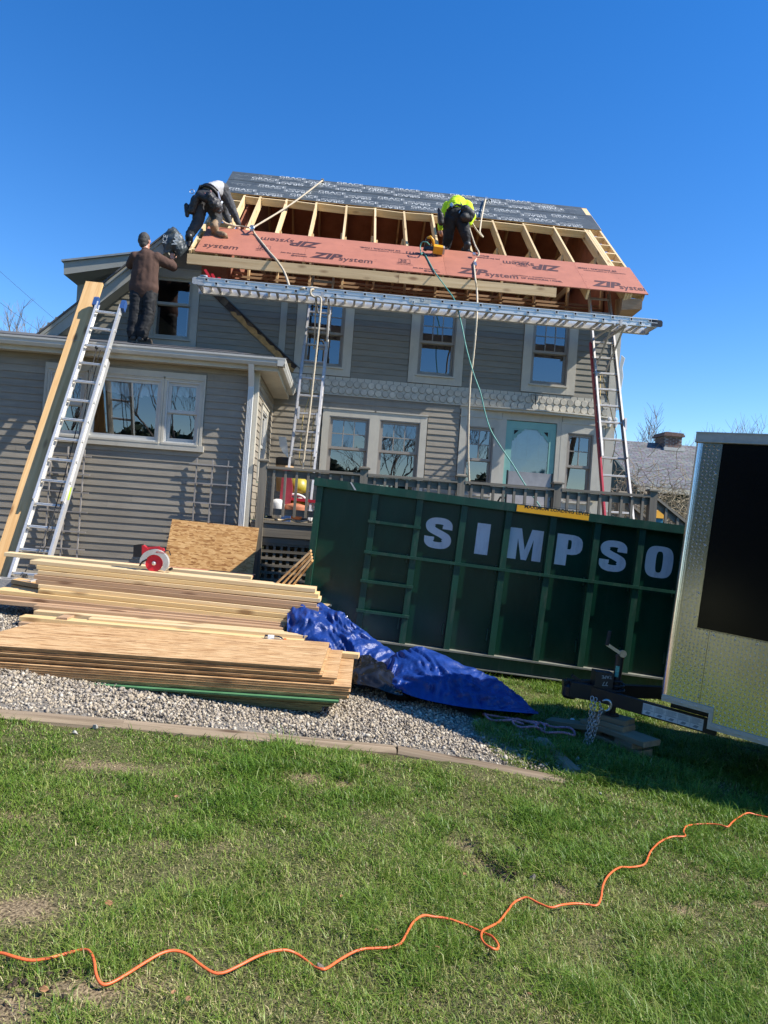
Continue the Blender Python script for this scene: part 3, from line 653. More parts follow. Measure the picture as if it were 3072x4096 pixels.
for i in range(46): x = -1.075 + i * .1275; b.box(x - .003, x + .003, FY - .0175, FY - .01, 3.875, 3.932)
b.build('shingle_joint', groove, house)
b = MB(); b.box(-1.14, 4.70, FY - .03, FY - .002, 3.612, 3.626); b.build('drip_cap', trim, house)
# outdoor lamp bracket and white corner scroll
lx = at(2140, 1592, FY - .06); b = MB(); b.box(lx.x - .06, lx.x + .06, FY - .05, FY - .018, lx.z - .03, lx.z + .06); b.build('lamp_base', trim, house)
b = MB(); b.tube([lx + V((-.09, -.02, .05)), lx + V((.11, -.02, .05)), lx + V((.11, -.02, -.02))], .005, 6); b.tube([lx + V((0, -.03, .03)), lx + V((0, -.07, -.09)), lx + V((-.005, -.07, -.13))], .009, 6); b.build('lamp_arm', black, house)
cx = at(2445, 1690, FY - .05)
b = MB()
for sx in (-.055, .055):
    b.lathe([(.0, -.02), (.035, -.015), (.045, .0), (.035, .02), (.0, .025)], cx + V((sx, -.05, .045)), 10, (0, -1, 0))
    b.lathe([(.012, 0), (.035, .02), (.045, .06), (.03, .12), (.012, .13)], cx + V((sx, -.04, .03)), 10, (0, 0, -1))
b.build('corner_scroll', white, house)
b = MB(); pl = [(.0, 0), (.06, .04), (.03, .2), (.055, .38), (.075, .62), (.05, .78), (.085, .95), (.02, 1.0), (-.02, .6), (-.01, .2)]
b.prism(pl, (4.87, FY - .035, 3.75), (1, 0, 0), (0, 0, 1), (.01, .006, 0)); b.build('house_wrap', mat('pale_house_wrap', (.5, .53, .52), .5, var=.1), house)

# left gable wing of the house
GA = (-3.285, 6.05)
def clipg(za, zb, u0, u1):
    zt = zb; left = GA[0] - (GA[1] - zt) / .87; right = -1.21 if zt < 5.3 else GA[0] + (GA[1] - zt) / .83
    return (max(u0, left), min(right, u1)) if right - left > .05 else None
clap_rows(house, front(FY), -6.0, -1.21, 3.9, 6.0, .106, [(-3.53, -2.615, 4.14, 5.545)], siding_shaded, clipg, seed=5)
window(house, -3.40, -2.735, 4.345, 5.415, 4.95, FY, (.12, .115, .12, .16), (1, 1), cm=trim_cool, sm=trim_cool)
b = MB(); b.box(-3.6, -2.5, FY + .5, FY + .53, 4.0, 5.7); b.build('dark_backing', dark_in, house)
b = MB(); b.box(-2.83, -2.70, FY + .1, FY + .11, 4.37, 5.2); b.box(-3.4, -3.3, FY + .1, FY + .11, 4.37, 4.9); b.build('curtain', curtain_m, house)
b = MB(); b.prism([(0, 0), (.55, 0), (0, .4)], (-3.33, FY + .14, 4.37), (1, 0, 0), (0, 0, 1), (0, .01, 0)); b.build('inner_board', mat('brown_card', (.20, .13, .07), .8), house)
YR = 12.18
pu0, pu1, pl0, pl1 = at(158, 1338, YR), at(661, 944, YR), at(229, 1343, YR), at(668, 1005, YR)
ext = lambda a, c, t: a + (c - a) * t
pu0, pl0 = ext(pu1, pu0, 1.15), ext(pl1, pl0, 1.15)
b = MB()
def rakeseg(a0, a1, c0, c1, y0, y1):
    q = [a0, a1, c1, c0]; b.hexa([V((p.x, y0, p.z)) for p in q] + [V((p.x, y1, p.z)) for p in q])
rakeseg(pl0, pl1, pu0, pu1, YR, YR + .03); o = b.build('rake_board', trim_cool, house)
b = MB(); rakeseg(ext(pu0, pl0, .25), ext(pu1, pl1, .25), pu0, pu1, YR - .02, YR); b.build('rake_moulding', trim_cool, house)
b = MB(); dz = V((0, 0, .03)); q = [pl0, pl1]
b.hexa([V((pl0.x, YR + .03, pl0.z)), V((pl1.x, YR + .03, pl1.z)), V((pl1.x, FY + .02, pl1.z)), V((pl0.x, FY + .02, pl0.z))] + [V((pl0.x, YR + .03, pl0.z + .03)), V((pl1.x, YR + .03, pl1.z + .03)), V((pl1.x, FY + .02, pl1.z + .03)), V((pl0.x, FY + .02, pl0.z + .03))])
b.build('rake_soffit', trim_cool, house)
b = MB(); up = V((0, 0, .035))
b.hexa([V((pu0.x, YR - .05, pu0.z)), V((pu1.x, YR - .05, pu1.z)), V((pu1.x, 18, pu1.z)), V((pu0.x, 18, pu0.z)), V((pu0.x, YR - .05, pu0.z)) + up, V((pu1.x, YR - .05, pu1.z)) + up, V((pu1.x, 18, pu1.z)) + up, V((pu0.x, 18, pu0.z)) + up]); b.build('gable_roof', asph, house)
# low dormer behind the rake
YD = 13.3
d1, d2, d3, d4 = at(255, 1049, YD), at(560, 1014, YD), at(560, 1056, YD), at(255, 1098, YD)
b = MB(); b.hexa([V((d4.x, YD, d4.z)), V((d3.x, YD, d3.z)), V((d3.x, YD + .03, d3.z)), V((d4.x, YD + .03, d4.z)), d1, d2, d2 + V((0, .03, 0)), d1 + V((0, .03, 0))]); b.build('dormer_fascia', trim_cool, house)
b = MB(); b.hexa([d1 + V((-.03, -.04, 0)), d2 + V((0, -.04, 0)), d2 + V((0, 4, 0)), d1 + V((-.03, 4, 0)), d1 + V((-.03, -.04, .035)), d2 + V((0, -.04, .035)), d2 + V((0, 4, .035)), d1 + V((-.03, 4, .035))]); b.build('dormer_roof', mat('metal_edge_roof', (.26, .28, .28), .5), house)
e1, e2 = at(310, 1142, YD + .38), at(530, 1085, YD + .38)
b = MB(); b.add([d4, d3, e2, e1], [(0, 1, 2, 3)]); b.add([d4 + V((0, 0, .012)), d3 + V((0, 0, .012)), e2 + V((0, 0, .012)), e1 + V((0, 0, .012))], [(3, 2, 1, 0)]); b.build('dormer_soffit', trim_cool, house)
g1, g2, g3, g4 = at(312, 1095, YD + .38), at(348, 1085, YD + .38), at(341, 1260, YD + .38), at(302, 1260, YD + .38)
b = MB(); b.hexa([g4, g3, g3 + V((0, .03, 0)), g4 + V((0, .03, 0)), g1, g2, g2 + V((0, .03, 0)), g1 + V((0, .03, 0))]); b.build('corner_board', trim_cool, house)
clap_rows(house, front(YD + .41), g3.x, g3.x + 1.6, 4.55, 5.95, .11, [], siding_shaded, lambda za, zb, a, c: (a, c), seed=6)
b = MB(); b.box(g4.x, g4.x + .02, YD + .42, 17, 4.5, 5.6); b.build('dormer_side_wall', siding_shaded, house)
# strip left where the old roof was cut away
tn0, tn1 = V((-2.35, FY - .035, 5.27)), V((-.86, FY - .035, 4.05))
td = (tn1 - tn0).normalized(); tu = V((td.z * -1, 0, td.x)) if td.x > 0 else V((0, 0, 1)); tu = V((-td.z, 0, td.x))
L = (tn1 - tn0).length
mrot = mat('rotten_brown_wood', (.055, .033, .022), .85, var=.6, scale=14, stretch=(2, 1, 6), bump=.5, bscale=30)
b = MB(); b.prism([(0, -.12), (L, -.12), (L, .0), (0, .0)], tn0, td, tu, (0, .03, 0)); b.build('old_roof_strip', mrot, house)
b = MB(); r = random.Random(4); x = .5; pl = [(.45, -.118)]
while x < L: pl.append((x, -.085 + .06 * r.random())); x += .035 + .05 * r.random()
pl += [(L, -.05), (L + .02, -.13)]
x = L
while x > .5: pl.append((x, -.128 - .012 * r.random())); x -= .06
b.prism(pl, tn0 + V((0, -.006, 0)), td, tu, (0, .005, 0)); b.build('torn_felt', mat('torn_tan_felt', (.44, .25, .09), .9, var=.3, scale=12), house)
b = MB()
for i in range(6):
    x = .2 + i * L / 6.5; b.prism([(x, -.11), (x + .12, -.112), (x + .115, -.01), (x + .01, -.012)], tn0 + V((0, -.004, 0)), td, tu, (0, .004, 0))
b.build('old_shingle_scraps', mat('faded_brown_scraps', (.14, .095, .06), .9, var=.4), house)
b = MB(); b.prism([(-.05, .0), (L + .12, .0), (L + .12, .012), (-.05, .012)], tn0 + V((0, -.025, 0)), td, tu, (0, .05, 0)); b.build('flashing', mat('lead_flashing', (.10, .105, .11), .45, .6), house)

# roof: rafters, blocking, sheathing, membrane
def roofx(px): py = 957 + .0928 * (px - 1223); return atplane(px, py, (0, 11.9, 5.69), (0, -SS, SC)).x
RAF = [roofx(p) for p in (902, 978, 1098, 1233, 1370, 1500, 1630, 1757, 1893, 2029, 2167, 2304, 2444)]
RAF[0] = -2.28
def rafter(x, s0, s1, mt=lum, w=.038, d=.184, nm='rafter'):
    board(nm, mt, house, rp(x, s0, -.016 - d / 2), rp(x, s1, -.016 - d / 2), w, d, up=(0, -SS, SC))
for x in RAF: rafter(x, .02, 4.66)
rafter(RAF[-1] + .045, .02, 4.66); rafter(RAF[-1] + .09, .02, 4.66)
for x in (RX0 + .03, RX1 - .03): rafter(x, .06, 4.66, d=.14, nm='barge_rafter')
for xa, xb in ((RAF[-1] + .12, RX1 - .05), (RX0 + .05, RAF[0] - .02)):
    for s in (.12, .6, 1.0, 1.5, 1.95, 2.4, 2.85, 3.3, 3.8, 4.3):
        board('lookout', lum, house, rp(xa, s, -.075), rp(xb, s, -.075), .038, .12, up=(0, -SS, SC))
for i in range(len(RAF) - 1):
    s = 3.16 + rng.uniform(-.03, .03); t = rng.uniform(-.03, .03)
    board('blocking', lum, house, rp(RAF[i] + .02, s + t, -.08), rp(RAF[i + 1] - .02, s - t, -.08), .038, .14, up=(0, -SS, SC))
for i, x in enumerate(RAF[1:]):
    a = rp(x - .04, 1.95, -.2); board('collar_tie', lum, house, a, V((a.x, 31.0 - a.y, a.z)), .038, .14)
    a = rp(x + .04, 1.62, -.2); board('knee_stud', lum, house, V((a.x, a.y, 5.36)), a + V((0, 0, .1)), .038, .09, up=(0, 1, 0))
board('ridge_board', lum_b, house, V((RX0, 15.5, 8.58)), V((RX1, 15.5, 8.58)), .04, .2)
b = MB(); n_ = V((0, SS, SC)); c8 = [V((RX0, 15.5, 8.70)), V((RX1, 15.5, 8.70)), V((RX1, 19.1, 5.68)), V((RX0, 19.1, 5.68))]
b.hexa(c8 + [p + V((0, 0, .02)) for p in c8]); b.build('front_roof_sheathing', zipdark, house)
for x in RAF[1::1]: board('front_rafter', lum_b, house, V((x, 15.5, 8.56)), V((x, 19.1, 5.54)), .038, .184, up=(0, SS, SC))
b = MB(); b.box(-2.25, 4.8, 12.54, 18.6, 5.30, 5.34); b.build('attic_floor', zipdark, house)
for i in range(5): board('strapping', lum_b, house, V((-2.2, 12.72 + i * .14, 5.40 + i * .11)), V((4.7, 12.72 + i * .14, 5.40 + i * .11)), .02, .04)
for x0, x1 in ((-2.24, -2.21), (4.79, 4.82)):
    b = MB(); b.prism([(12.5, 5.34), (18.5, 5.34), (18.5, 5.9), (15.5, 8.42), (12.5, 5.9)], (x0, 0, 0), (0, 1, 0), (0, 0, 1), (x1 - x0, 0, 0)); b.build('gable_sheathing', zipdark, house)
b = MB(); b.hexa([V((RX1 - .06, 11.95, 5.44)), V((RX1 - .2, 12.5, 5.28)), V((4.72, 12.5, 5.28)), V((4.66, 12.02, 5.42)), V((RX1 - .06, 11.95, 5.62)), V((RX1 - .2, 12.5, 5.75)), V((4.72, 12.5, 5.75)), V((4.66, 12.02, 5.62))]); b.build('eave_return', lum_b, house)
# eave timber, nailed along the rafter tails
a, c = at(749, 1035, 11.93), at(2224, 1171, 11.93)
k = (c - a) * .565
board('eave_timber', wood('eave_spruce', (.62, .46, .26), (.46, .31, .155)), house, a, a + k, .038, .165); board('eave_timber', MATS['eave_spruce'], house, a + k + V((.004, 0, 0)), c, .038, .16)
# red sheathing panels with their print
SEAM = [RX0 + .12, atplane(1222, 1000, rp(0, 0), (0, -SS, SC)).x, atplane(1779, 1060, rp(0, 0), (0, -SS, SC)).x, atplane(2313, 1085, rp(0, 0), (0, -SS, SC)).x, RX1 + .02]
ex, ey = V((1, 0, 0)), V((0, SC, SS))
def zipline(mb, x, s, rot=1, words='ZIP', k=1.0):
    e1, e2 = ex * rot, ey * rot
    O = rp(x, s, .0025)
    if words in ('30', 'join', 'struct'): e2 = e2 * 1.5
    if words == 'ZIP':
        put_text(mb, 'ZIP', O - e2 * .05, e1 * 1.42, e2 * 1.5, .235 * k, bold=.045, shear=.3, space=.98); put_text(mb, 'system', O + e1 * .455 * k + e2 * -.075 * k, e1 * 1.05, e2 * 1.4, .20 * k, bold=.012, shear=.12)
        put_text(mb, 'TM', O + e1 * 1.07 * k + e2 * .1 * k, e1, e2, .03)
    elif words == 'sys': put_text(mb, 'system', O - e2 * .05, e1 * 1.05, e2 * 1.4, .20, bold=.012, shear=.12)
    elif words == '30':
        put_text(mb, '30', O + e2 * .07, e1, e2, .11, bold=.03, space=1.1); put_text(mb, 'YEAR SYSTEM', O + e1 * -.06 + e2 * .03, e1, e2, .04, bold=.02); put_text(mb, 'LIMITED WARRANTY', O + e1 * -.06 + e2 * -.01, e1, e2, .03, bold=.01)
        for q in ((-.02, .045, .2, .006), (-.02, .16, .2, .006), (-.02, .045, .006, .12), (.174, .045, .006, .12)): mb.add([O + e1 * q[0] + e2 * (q[1]), O + e1 * (q[0] + q[2]) + e2 * q[1], O + e1 * (q[0] + q[2]) + e2 * (q[1] + q[3]), O + e1 * q[0] + e2 * (q[1] + q[3])], [(0, 1, 2, 3)])
    elif words == 'join': put_text(mb, 'Join the revolution.', O, e1, e2, .055, bold=.03); put_text(mb, '@zipsystem', O + e1 * .18 + e2 * -.06, e1, e2, .055, bold=.03)
    elif words == 'struct': put_text(mb, 'WATER-RESISTIVE  &  AIR BARRIER PROTECTION', O + e2 * .07, e1, e2, .036, bold=.02); put_text(mb, '5/8" STRUCTURAL 1 PANEL', O + e1 * .15, e1, e2, .06, bold=.03)
prints = [[('sys', RX0 + .2, .27, 1), ('30', -1.62, .29, 1), ('join', -1.25, .28, 1), ('ZIP', -.62, .86, -1)],
          [('ZIP', .2 - .93, .26, 1), ('30', .78, .29, 1), ('join', 1.0, .16, 1), ('struct', .95, .94, -1), ('sys', 1.48, .88, -1)],
          [('ZIP', 1.78, .2, 1), ('struct', 2.72, .16, 1), ('join', 2.6, 1.0, -1), ('30', 3.05, .98, -1), ('ZIP', 3.78 - .1, .86, -1)],
          [('ZIP', 4.14, .2, 1), ('struct', 4.9, .98, -1)]]
for i in range(4):
    xa, xb = SEAM[i] + .0015, SEAM[i + 1] - .0015
    b = MB(); sag = 0
    b.hexa([rp(xa, 0, -.016), rp(xb, 0, -.016), rp(xb, 1.22, -.016), rp(xa, 1.22, -.016), rp(xa, 0), rp(xb, 0), rp(xb, 1.22), rp(xa, 1.22)])
    pn = b.build('roof_panel', zipred, house)
    def fit(t):                                      # lettering stops at the panel edge
        if i == 3: t.v = [(min(v[0], xb - .005), v[1], v[2]) for v in t.v]
        if i == 0: t.v = [(max(v[0], xa + .005), v[1], v[2]) for v in t.v]
        return t
    for wd, x, s, rot in prints[i]:
        t = MB(); zipline(t, x, s, rot, wd); o = fit(t).build('panel_print', ink, pn, fix=False); o['kind'] = 'stuff'
    t = MB()
    for s in (.03, .3, .6, .9, 1.19):
        for q in RAF + [SEAM[i] + .02, SEAM[i + 1] - .02]:
            if xa < q < xb:
                p = rp(q, s, .002); t.add([p, p + ex * .012, p + ex * .012 + ey * .008, p + ey * .008], [(0, 1, 2, 3)])
    o = t.build('nail_heads', ink, pn, fix=False); o['kind'] = 'stuff'
b = MB(); b.hexa([rp(RX0 + .04, 3.28, -.016), rp(RX1, 3.28, -.016), rp(RX1, 4.70, -.016), rp(RX0 + .04, 4.70, -.016), rp(RX0 + .04, 3.28), rp(RX1, 3.28), rp(RX1, 4.70), rp(RX0 + .04, 4.70)]); b.build('upper_sheathing', lum, house)
for s0, s1, x1 in ((3.27, 4.22, RX1 - .01), (4.14, 4.73, RX1 - .12)):
    b = MB(); nx_ = 40
    h0 = .004 if s0 < 4 else .009
    for i in range(nx_):
        xa, xb = RX0 + (x1 - RX0) * i / nx_, RX0 + (x1 - RX0) * (i + 1) / nx_
        w0, w1 = .012 * math.sin(i * 1.9) * math.sin(i * .7), .012 * math.sin((i + 1) * 1.9) * math.sin((i + 1) * .7)
        b.hexa([rp(xa, s0 + w0, h0 - .003), rp(xb, s0 + w1, h0 - .003), rp(xb, s1, h0 - .003), rp(xa, s1, h0 - .003), rp(xa, s0 + w0, h0), rp(xb, s0 + w1, h0), rp(xb, s1, h0), rp(xa, s1, h0)])
    mem = b.build('roof_membrane', memb, house)
    t = MB(); h = h0 + .003
    rows = (3.35, 3.76) if s0 < 4 else (4.22, 4.50)
    for ri, s in enumerate(rows):
        off = (.0, .55, .15)[ri % 3] + (0 if s0 < 4 else .35)
        for j in range(8):
            x = RX0 + .1 + off + j * 1.24
            if x < x1 - .55:
                O = rp(x, s + .05, h); put_text(t, 'GRACE', O + ey * .075, ex * 1.2, ey * 1.15, .155, bold=.003, space=.95); put_text(t, 'Ice & Water Shield', O, ex, ey * 1.2, .062, bold=.004)
            if x + 1.14 < x1:
                O = rp(x + 1.12, s + .13, h); put_text(t, 'GRACE', O + ey * -.075, -ex * 1.2, -ey * 1.15, .155, bold=.003, space=.95); put_text(t, 'Ice & Water Shield', O, -ex, -ey * 1.2, .062, bold=.004)
            xx = x - .42
            if RX0 + .1 < xx < x1 - .3:
                for q in ((0, 0, .26, .004), (0, .11, .26, .004), (0, 0, .004, .114), (.256, 0, .004, .114), (.1, 0, .004, .11), (.1, .05, .1, .004)):
                    O = rp(xx, s + .03, h); t.add([O + ex * q[0] + ey * q[1], O + ex * (q[0] + q[2]) + ey * q[1], O + ex * (q[0] + q[2]) + ey * (q[1] + q[3]), O + ex * q[0] + ey * (q[1] + q[3])], [(0, 1, 2, 3)])
    for s in ((3.60, 3.90) if s0 < 4 else (4.50, 4.24)):
        x = RX0 + .1
        while x < x1 - .3:
            L_ = rng.uniform(.1, .6); O = rp(x, s + rng.uniform(-.01, .01), h); t.add([O, O + ex * L_, O + ex * L_ + ey * .005, O + ey * .005], [(0, 1, 2, 3)]); x += L_ + rng.uniform(.02, .2)
    o = t.build('membrane_print', inkw, mem, fix=False); o['kind'] = 'stuff'
# ------------------------------------------------------------------ single-storey wing
WY, WX = 10.1, -1.23
wing = thing('house_extension', 'single-storey grey clapboard wing with gutter and triple window behind the silver ladder', 'extension', (-4.0, 10.6, .5))
WH = [(-4.12, -1.93, 2.27, 3.335)]
clap_rows(wing, front(WY), -8.5, WX - .09, .42, 3.47, .0985, WH, siding, seed=11)
sidef = lambda u, z, t: V((WX + t, u, z))
SWY0, SWY1, SWZ0, SWZ1 = 10.78, 11.5, 2.02, 3.02
clap_rows(wing, sidef, WY + .09, FY - .02, 1.38, 3.47, .0985, [(SWY0 - .09, SWY1 + .09, SWZ0 - .09, SWZ1 + .09)], siding, seed=12)
clap_rows(wing, sidef, WY + .09, FY - .02, .3, 1.36, .0985, [], siding, seed=13)
for x0, x1, me_, up, lo in ((-4.045, -3.575, 2.80, (1, 1), (1, 1)), (-3.50, -2.535, None, (1, 1), (1, 1)), (-2.465, -2.005, 2.80, (1, 1), (1, 1))):
    window(wing, x0, x1, 2.36, 3.225, me_, WY, (.033, .033, .026, .014), up, lo, sm=sash_w, cm=trim, proud=.03)
b = MB(); b.box(-4.115, -1.935, WY - .036, WY + .012, 3.272, 3.336); b.box(-4.115, -4.08, WY - .036, WY + .012, 2.346, 3.271); b.box(-1.97, -1.935, WY - .036, WY + .012, 2.346, 3.271)
b.box(-4.15, -1.90, WY - .055, WY + .012, 2.262, 2.345); b.build('window_surround', trim, wing)
b = MB(); b.box(-8.3, WX - .05, WY + .45, WY + .48, .3, 3.4); b.box(-8.3, WX - .05, WY + .02, WY + .45, 3.40, 3.42); b.box(WX - .32, WX - .02, WY + .1, 12.4, 3.40, 3.42); b.box(WX - .35, WX - .32, WY + .2, 12.4, .3, 3.4); b.build('dark_backing', dark_in, wing)
def curtain(x0, x1, z0, z1, y, nm='curtain'):
    b = MB(); N = int((x1 - x0) / .012)
    top = []; bot = []
    for i in range(N + 1):
        x = x0 + (x1 - x0) * i / N; d = .018 * math.sin(x * 70) + .01 * math.sin(x * 31 + 1)
        top.append((x, y + d, z1)); bot.append((x, y + d * 1.4, z0 + .02 * math.sin(x * 9) + .008 * math.sin(x * 60)))
    b.add(top + bot, [(i, i + 1, N + 2 + i, N + 1 + i) for i in range(N)]); b.build(nm, curtain_m, wing, smooth=True, fix=False)
curtain(-3.38, -2.97, 3.0, 3.24, WY + .14); curtain(-2.95, -2.56, 3.0, 3.24, WY + .14); curtain(-2.45, -2.02, 3.06, 3.24, WY + .14)
b = MB(); b.box(-3.46, -3.40, WY + .12, WY + .14, 2.38, 3.2); b.build('curtain', mat('dark_drape', (.06, .05, .045), .9), wing)
# side window
Ms = Matrix(((0, -1, 0, WX), (1, 0, 0, 0), (0, 0, 1, 0), (0, 0, 0, 1)))
window(wing, SWY0, SWY1, SWZ0, SWZ1, 2.5, 0, (.08, .08, .08, .08), (1, 1), (1, 1), sm=sash_w, cm=trim, mt=Ms)
b = MB(); b.box(WX - .09, WX + .022, WY - .03, WY - .002, .35, 3.45); b.box(WX + .002, WX + .024, WY - .002, WY + .09, .35, 3.45); b.build('corner_board', trim, wing)
# gutter, fascia, soffit and roof
gx1 = -.84; gy0 = 9.8
def gutter_prof(): return [(0, 0), (.0, -.075), (.012, -.1), (.09, -.1), (.105, -.06), (.105, -.05), (.115, -.0), (.12, .012), (.112, .012), (.1, -.01), (.0, -.01)]
b = MB(); pr = [(.105, -.01), (.105, -.1), (.035, -.1), (.012, -.06), (.012, -.035), (0, -.012), (0, .012), (.012, .012), (.012, .0)]
b.prism([(p[0], p[1]) for p in pr], (-8.6, gy0, 3.60), (0, 1, 0), (0, 0, 1), (8.6 + gx1 - .0, 0, 0)); b.build('gutter', gutter_m, wing)
b = MB(); b.prism([(-p[0], p[1]) for p in pr], (gx1 + .0, gy0 + .002, 3.60), (1, 0, 0), (0, 0, 1), (0, 2.42, 0))
b.build('gutter', gutter_m, wing)
b = MB(); b.box(-8.6, gx1 - .105, gy0 + .105, gy0 + .125, 3.44, 3.60); b.box(gx1 - .125, gx1 - .105, gy0 + .125, 12.2, 3.44, 3.60); b.build('fascia_board', trim, wing)
b = MB(); b.box(-8.6, gx1 - .125, gy0 + .125, WY + .02, 3.45, 3.465); b.box(WX - .01, gx1 - .125, WY + .02, 12.4, 3.451, 3.466); b.build('soffit', trim, wing)
zr = 3.60; ry = 12.49; rise = 4.235 - zr
b = MB()
A, B_, C_, D_ = V((-8.6, gy0 + .02, zr)), V((gx1 - .01, gy0 + .02, zr)), V((gx1 - 1.2, ry, zr + rise)), V((-8.6, ry, zr + rise)); E_ = V((gx1 - .01, ry, zr))
dn = V((0, 0, -.03)); b.add([A, B_, C_, D_, A + dn, B_ + dn, C_ + dn, D_ + dn], [(0, 1, 2, 3), (7, 6, 5, 4), (0, 4, 5, 1)]); b.add([B_, E_, C_, B_ + dn, E_ + dn, C_ + dn], [(0, 1, 2), (5, 4, 3), (0, 3, 4, 1)])
b.build('wing_roof', asph, wing)
sh = MB()
for k in range(5):
    y0 = gy0 + .03 + k * .14; z0 = zr + rise * (y0 - gy0) / (ry - gy0)
    x = -8.4
    while x < gx1 - .2 - k * .06:
        L_ = rng.uniform(.22, .34); sh.hexa([(x, y0 - .02, z0 + .001), (x + L_ - .008, y0 - .02, z0 + .001), (x + L_ - .008, y0 + .14, z0 + .036), (x, y0 + .14, z0 + .036), (x, y0 - .02, z0 + .009), (x + L_ - .008, y0 - .02, z0 + .009), (x + L_ - .008, y0 + .14, z0 + .04), (x, y0 + .14, z0 + .04)]); x += L_
o = sh.build('roof_shingle', asph, wing); o['kind'] = 'stuff'
b = MB()
dx0, dx1 = WX - .11, WX - .035
b.box(dx0, dx1, WY - .11, WY - .05, .5, 3.22)
for k in range(4): b.box(dx0 + .004 + k * .0195, dx0 + .014 + k * .0195, WY - .116, WY - .11, .5, 3.2)
b.hexa([(dx0, WY - .11, 3.22), (dx1, WY - .11, 3.22), (dx1, WY - .05, 3.22), (dx0, WY - .05, 3.22), (dx0, gy0 + .03, 3.5), (dx1, gy0 + .03, 3.5), (dx1, gy0 + .09, 3.5), (dx0, gy0 + .09, 3.5)])
b.build('downspout', white, wing)

# ------------------------------------------------------------------ deck
DY = 10.1
deck = thing('deck', 'weathered grey wooden deck with railing along the back of the house', 'deck', (1.7, 11.3, 0))
for i in range(16):
    y = DY - .04 + i * .152
    if y + .14 < FY: board('deck_board', deckw, deck, V((WX + .06, y + .07, 1.362)), V((4.64, y + .07, 1.362)), .14, .03)
board('skirt_board', deckw, deck, V((WX + .05, DY, 1.25)), V((4.62, DY, 1.25)), .04, .19)
board('skirt_board', deckw, deck, V((WX + .05, DY + .03, 1.11)), V((4.62, DY + .03, 1.11)), .04, .09)
def post(x, y, z0, z1, nm='post'):
    b = MB(); b.box(x - .055, x + .055, y - .055, y + .055, z0, z1); o = b.build(nm, deckw_z, deck)
    b = MB(); b.prism([(-.08, -.08), (.08, -.08), (.08, .08), (-.08, .08)], (x, y, z1), (1, 0, 0), (0, 1, 0), (0, 0, .018)); b.lathe([(.1, .018), (.095, .03), (.06, .036)], (x, y, z1), 4); b.build('post_cap', deckw, o)
PX = [-1.06, .355, 1.743, 3.149, 4.569]
for x in PX: post(x, DY - .0, gz(x, DY) - .05, 2.20)
for i in range(4):
    a, c = PX[i] + .055, PX[i + 1] - .055
    board('top_rail', deckw, deck, V((a, DY - .01, 2.125)), V((c, DY - .01, 2.125)), .10, .036)
    board('rail_board', deckw, deck, V((a, DY + .012, 2.05)), V((c, DY + .012, 2.05)), .036, .10)
    board('bottom_rail', deckw, deck, V((a, DY + .012, 1.51)), V((c, DY + .012, 1.51)), .036, .09)
    nB = 8
    for k in range(nB):
        x = PX[i] + (PX[i + 1] - PX[i]) * (k + 1) / (nB + 1) + rng.uniform(-.006, .006)
        b = MB(); b.box(x - .018, x + .018, DY - .044, DY - .008, 1.45, 2.095); b.build('baluster', deckw_z, deck)
# back railing and stairs at the right end
for y in (DY + 1.15,):
    post(4.569, y, gz(4.5, y) - .05, 2.2)
board('top_rail', deckw, deck, V((4.57, y + .06, 2.125)), V((4.57, FY - .05, 2.125)), .10, .036)
for yy in (DY, DY + 1.15):
    p0, p1 = V((4.63, yy, 2.10)), V((6.0, yy, 1.16))
    board('stair_rail', deckw, deck, p0, p1, .10, .036); board('stair_rail', deckw, deck, p0 + V((0, .02, -.07)), p1 + V((0, .02, -.07)), .036, .09)
    for k in range(7):
        q = p0.lerp(p1, (k + .8) / 7.5); b = MB(); b.box(q.x - .018, q.x + .018, yy - .04, yy - .006, q.z - .75, q.z - .03); b.build('baluster', deckw_z, deck)
    post(6.0, yy, -.5, 1.2)
for k in range(7): board('stair_tread', deckw, deck, V((4.78 + k * .2, DY + .02, 1.2 - k * .18)), V((4.78 + k * .2, DY + 1.13, 1.2 - k * .18)), .26, .036)
for i in range(14): x = WX + .1 + i * .1; b = MB(); b.box(x - .018, x + .018, DY + .035, DY + .045, .2, 1.06); b.build('lattice_slat', deckw_z, deck)
for i in range(9): z = .25 + i * .1; board('lattice_slat', deckw, deck, V((WX + .06, DY + .028, z)), V((.12, DY + .028, z)), .009, .036)
for yy in (DY + .6, DY + 1.4, DY + 2.1): board('joist', deckw, deck, V((WX + .05, yy, 1.25)), V((4.6, yy, 1.25)), .04, .18)

# ------------------------------------------------------------------ dumpster
ex_, ey_ = V((.9978, -.0668, -.0722)).normalized(), V((.0668, .9978, 0)).normalized(); ez_ = ex_.cross(ey_).normalized()
DO = V((-.31, 7.42, .10))
sh_ = ez_ - ex_ * .028
DM = Matrix(((ex_.x, ey_.x, sh_.x, DO.x), (ex_.y, ey_.y, sh_.y, DO.y), (ex_.z, ey_.z, sh_.z, DO.z), (0, 0, 0, 1)))
LEN, DEP = 6.4, 2.4
dump = thing('dumpster', 'big dark green roll-off dumpster with white lettering on its ribbed side', 'dumpster', DM @ V((3.2, 1.2, 0)))
def dbox(name, mt, *bx, parent=dump):
    b = MB()
    for q in bx: b.box(*q)
    return b.build(name, mt, parent, DM)
dbox('side_wall', green, (0.01, LEN, .075, .10, .2, 1.72)); dbox('side_wall', green, (0.01, LEN, DEP - .1, DEP - .075, .2, 1.72))
dbox('end_wall', green, (0, .05, .101, DEP - .101, .2, 1.72)); dbox('end_wall', green, (LEN - .05, LEN, .101, DEP - .101, .2, 1.72))
dbox('floor_plate', green, (.05, LEN - .05, .1, DEP - .1, .2, .23))
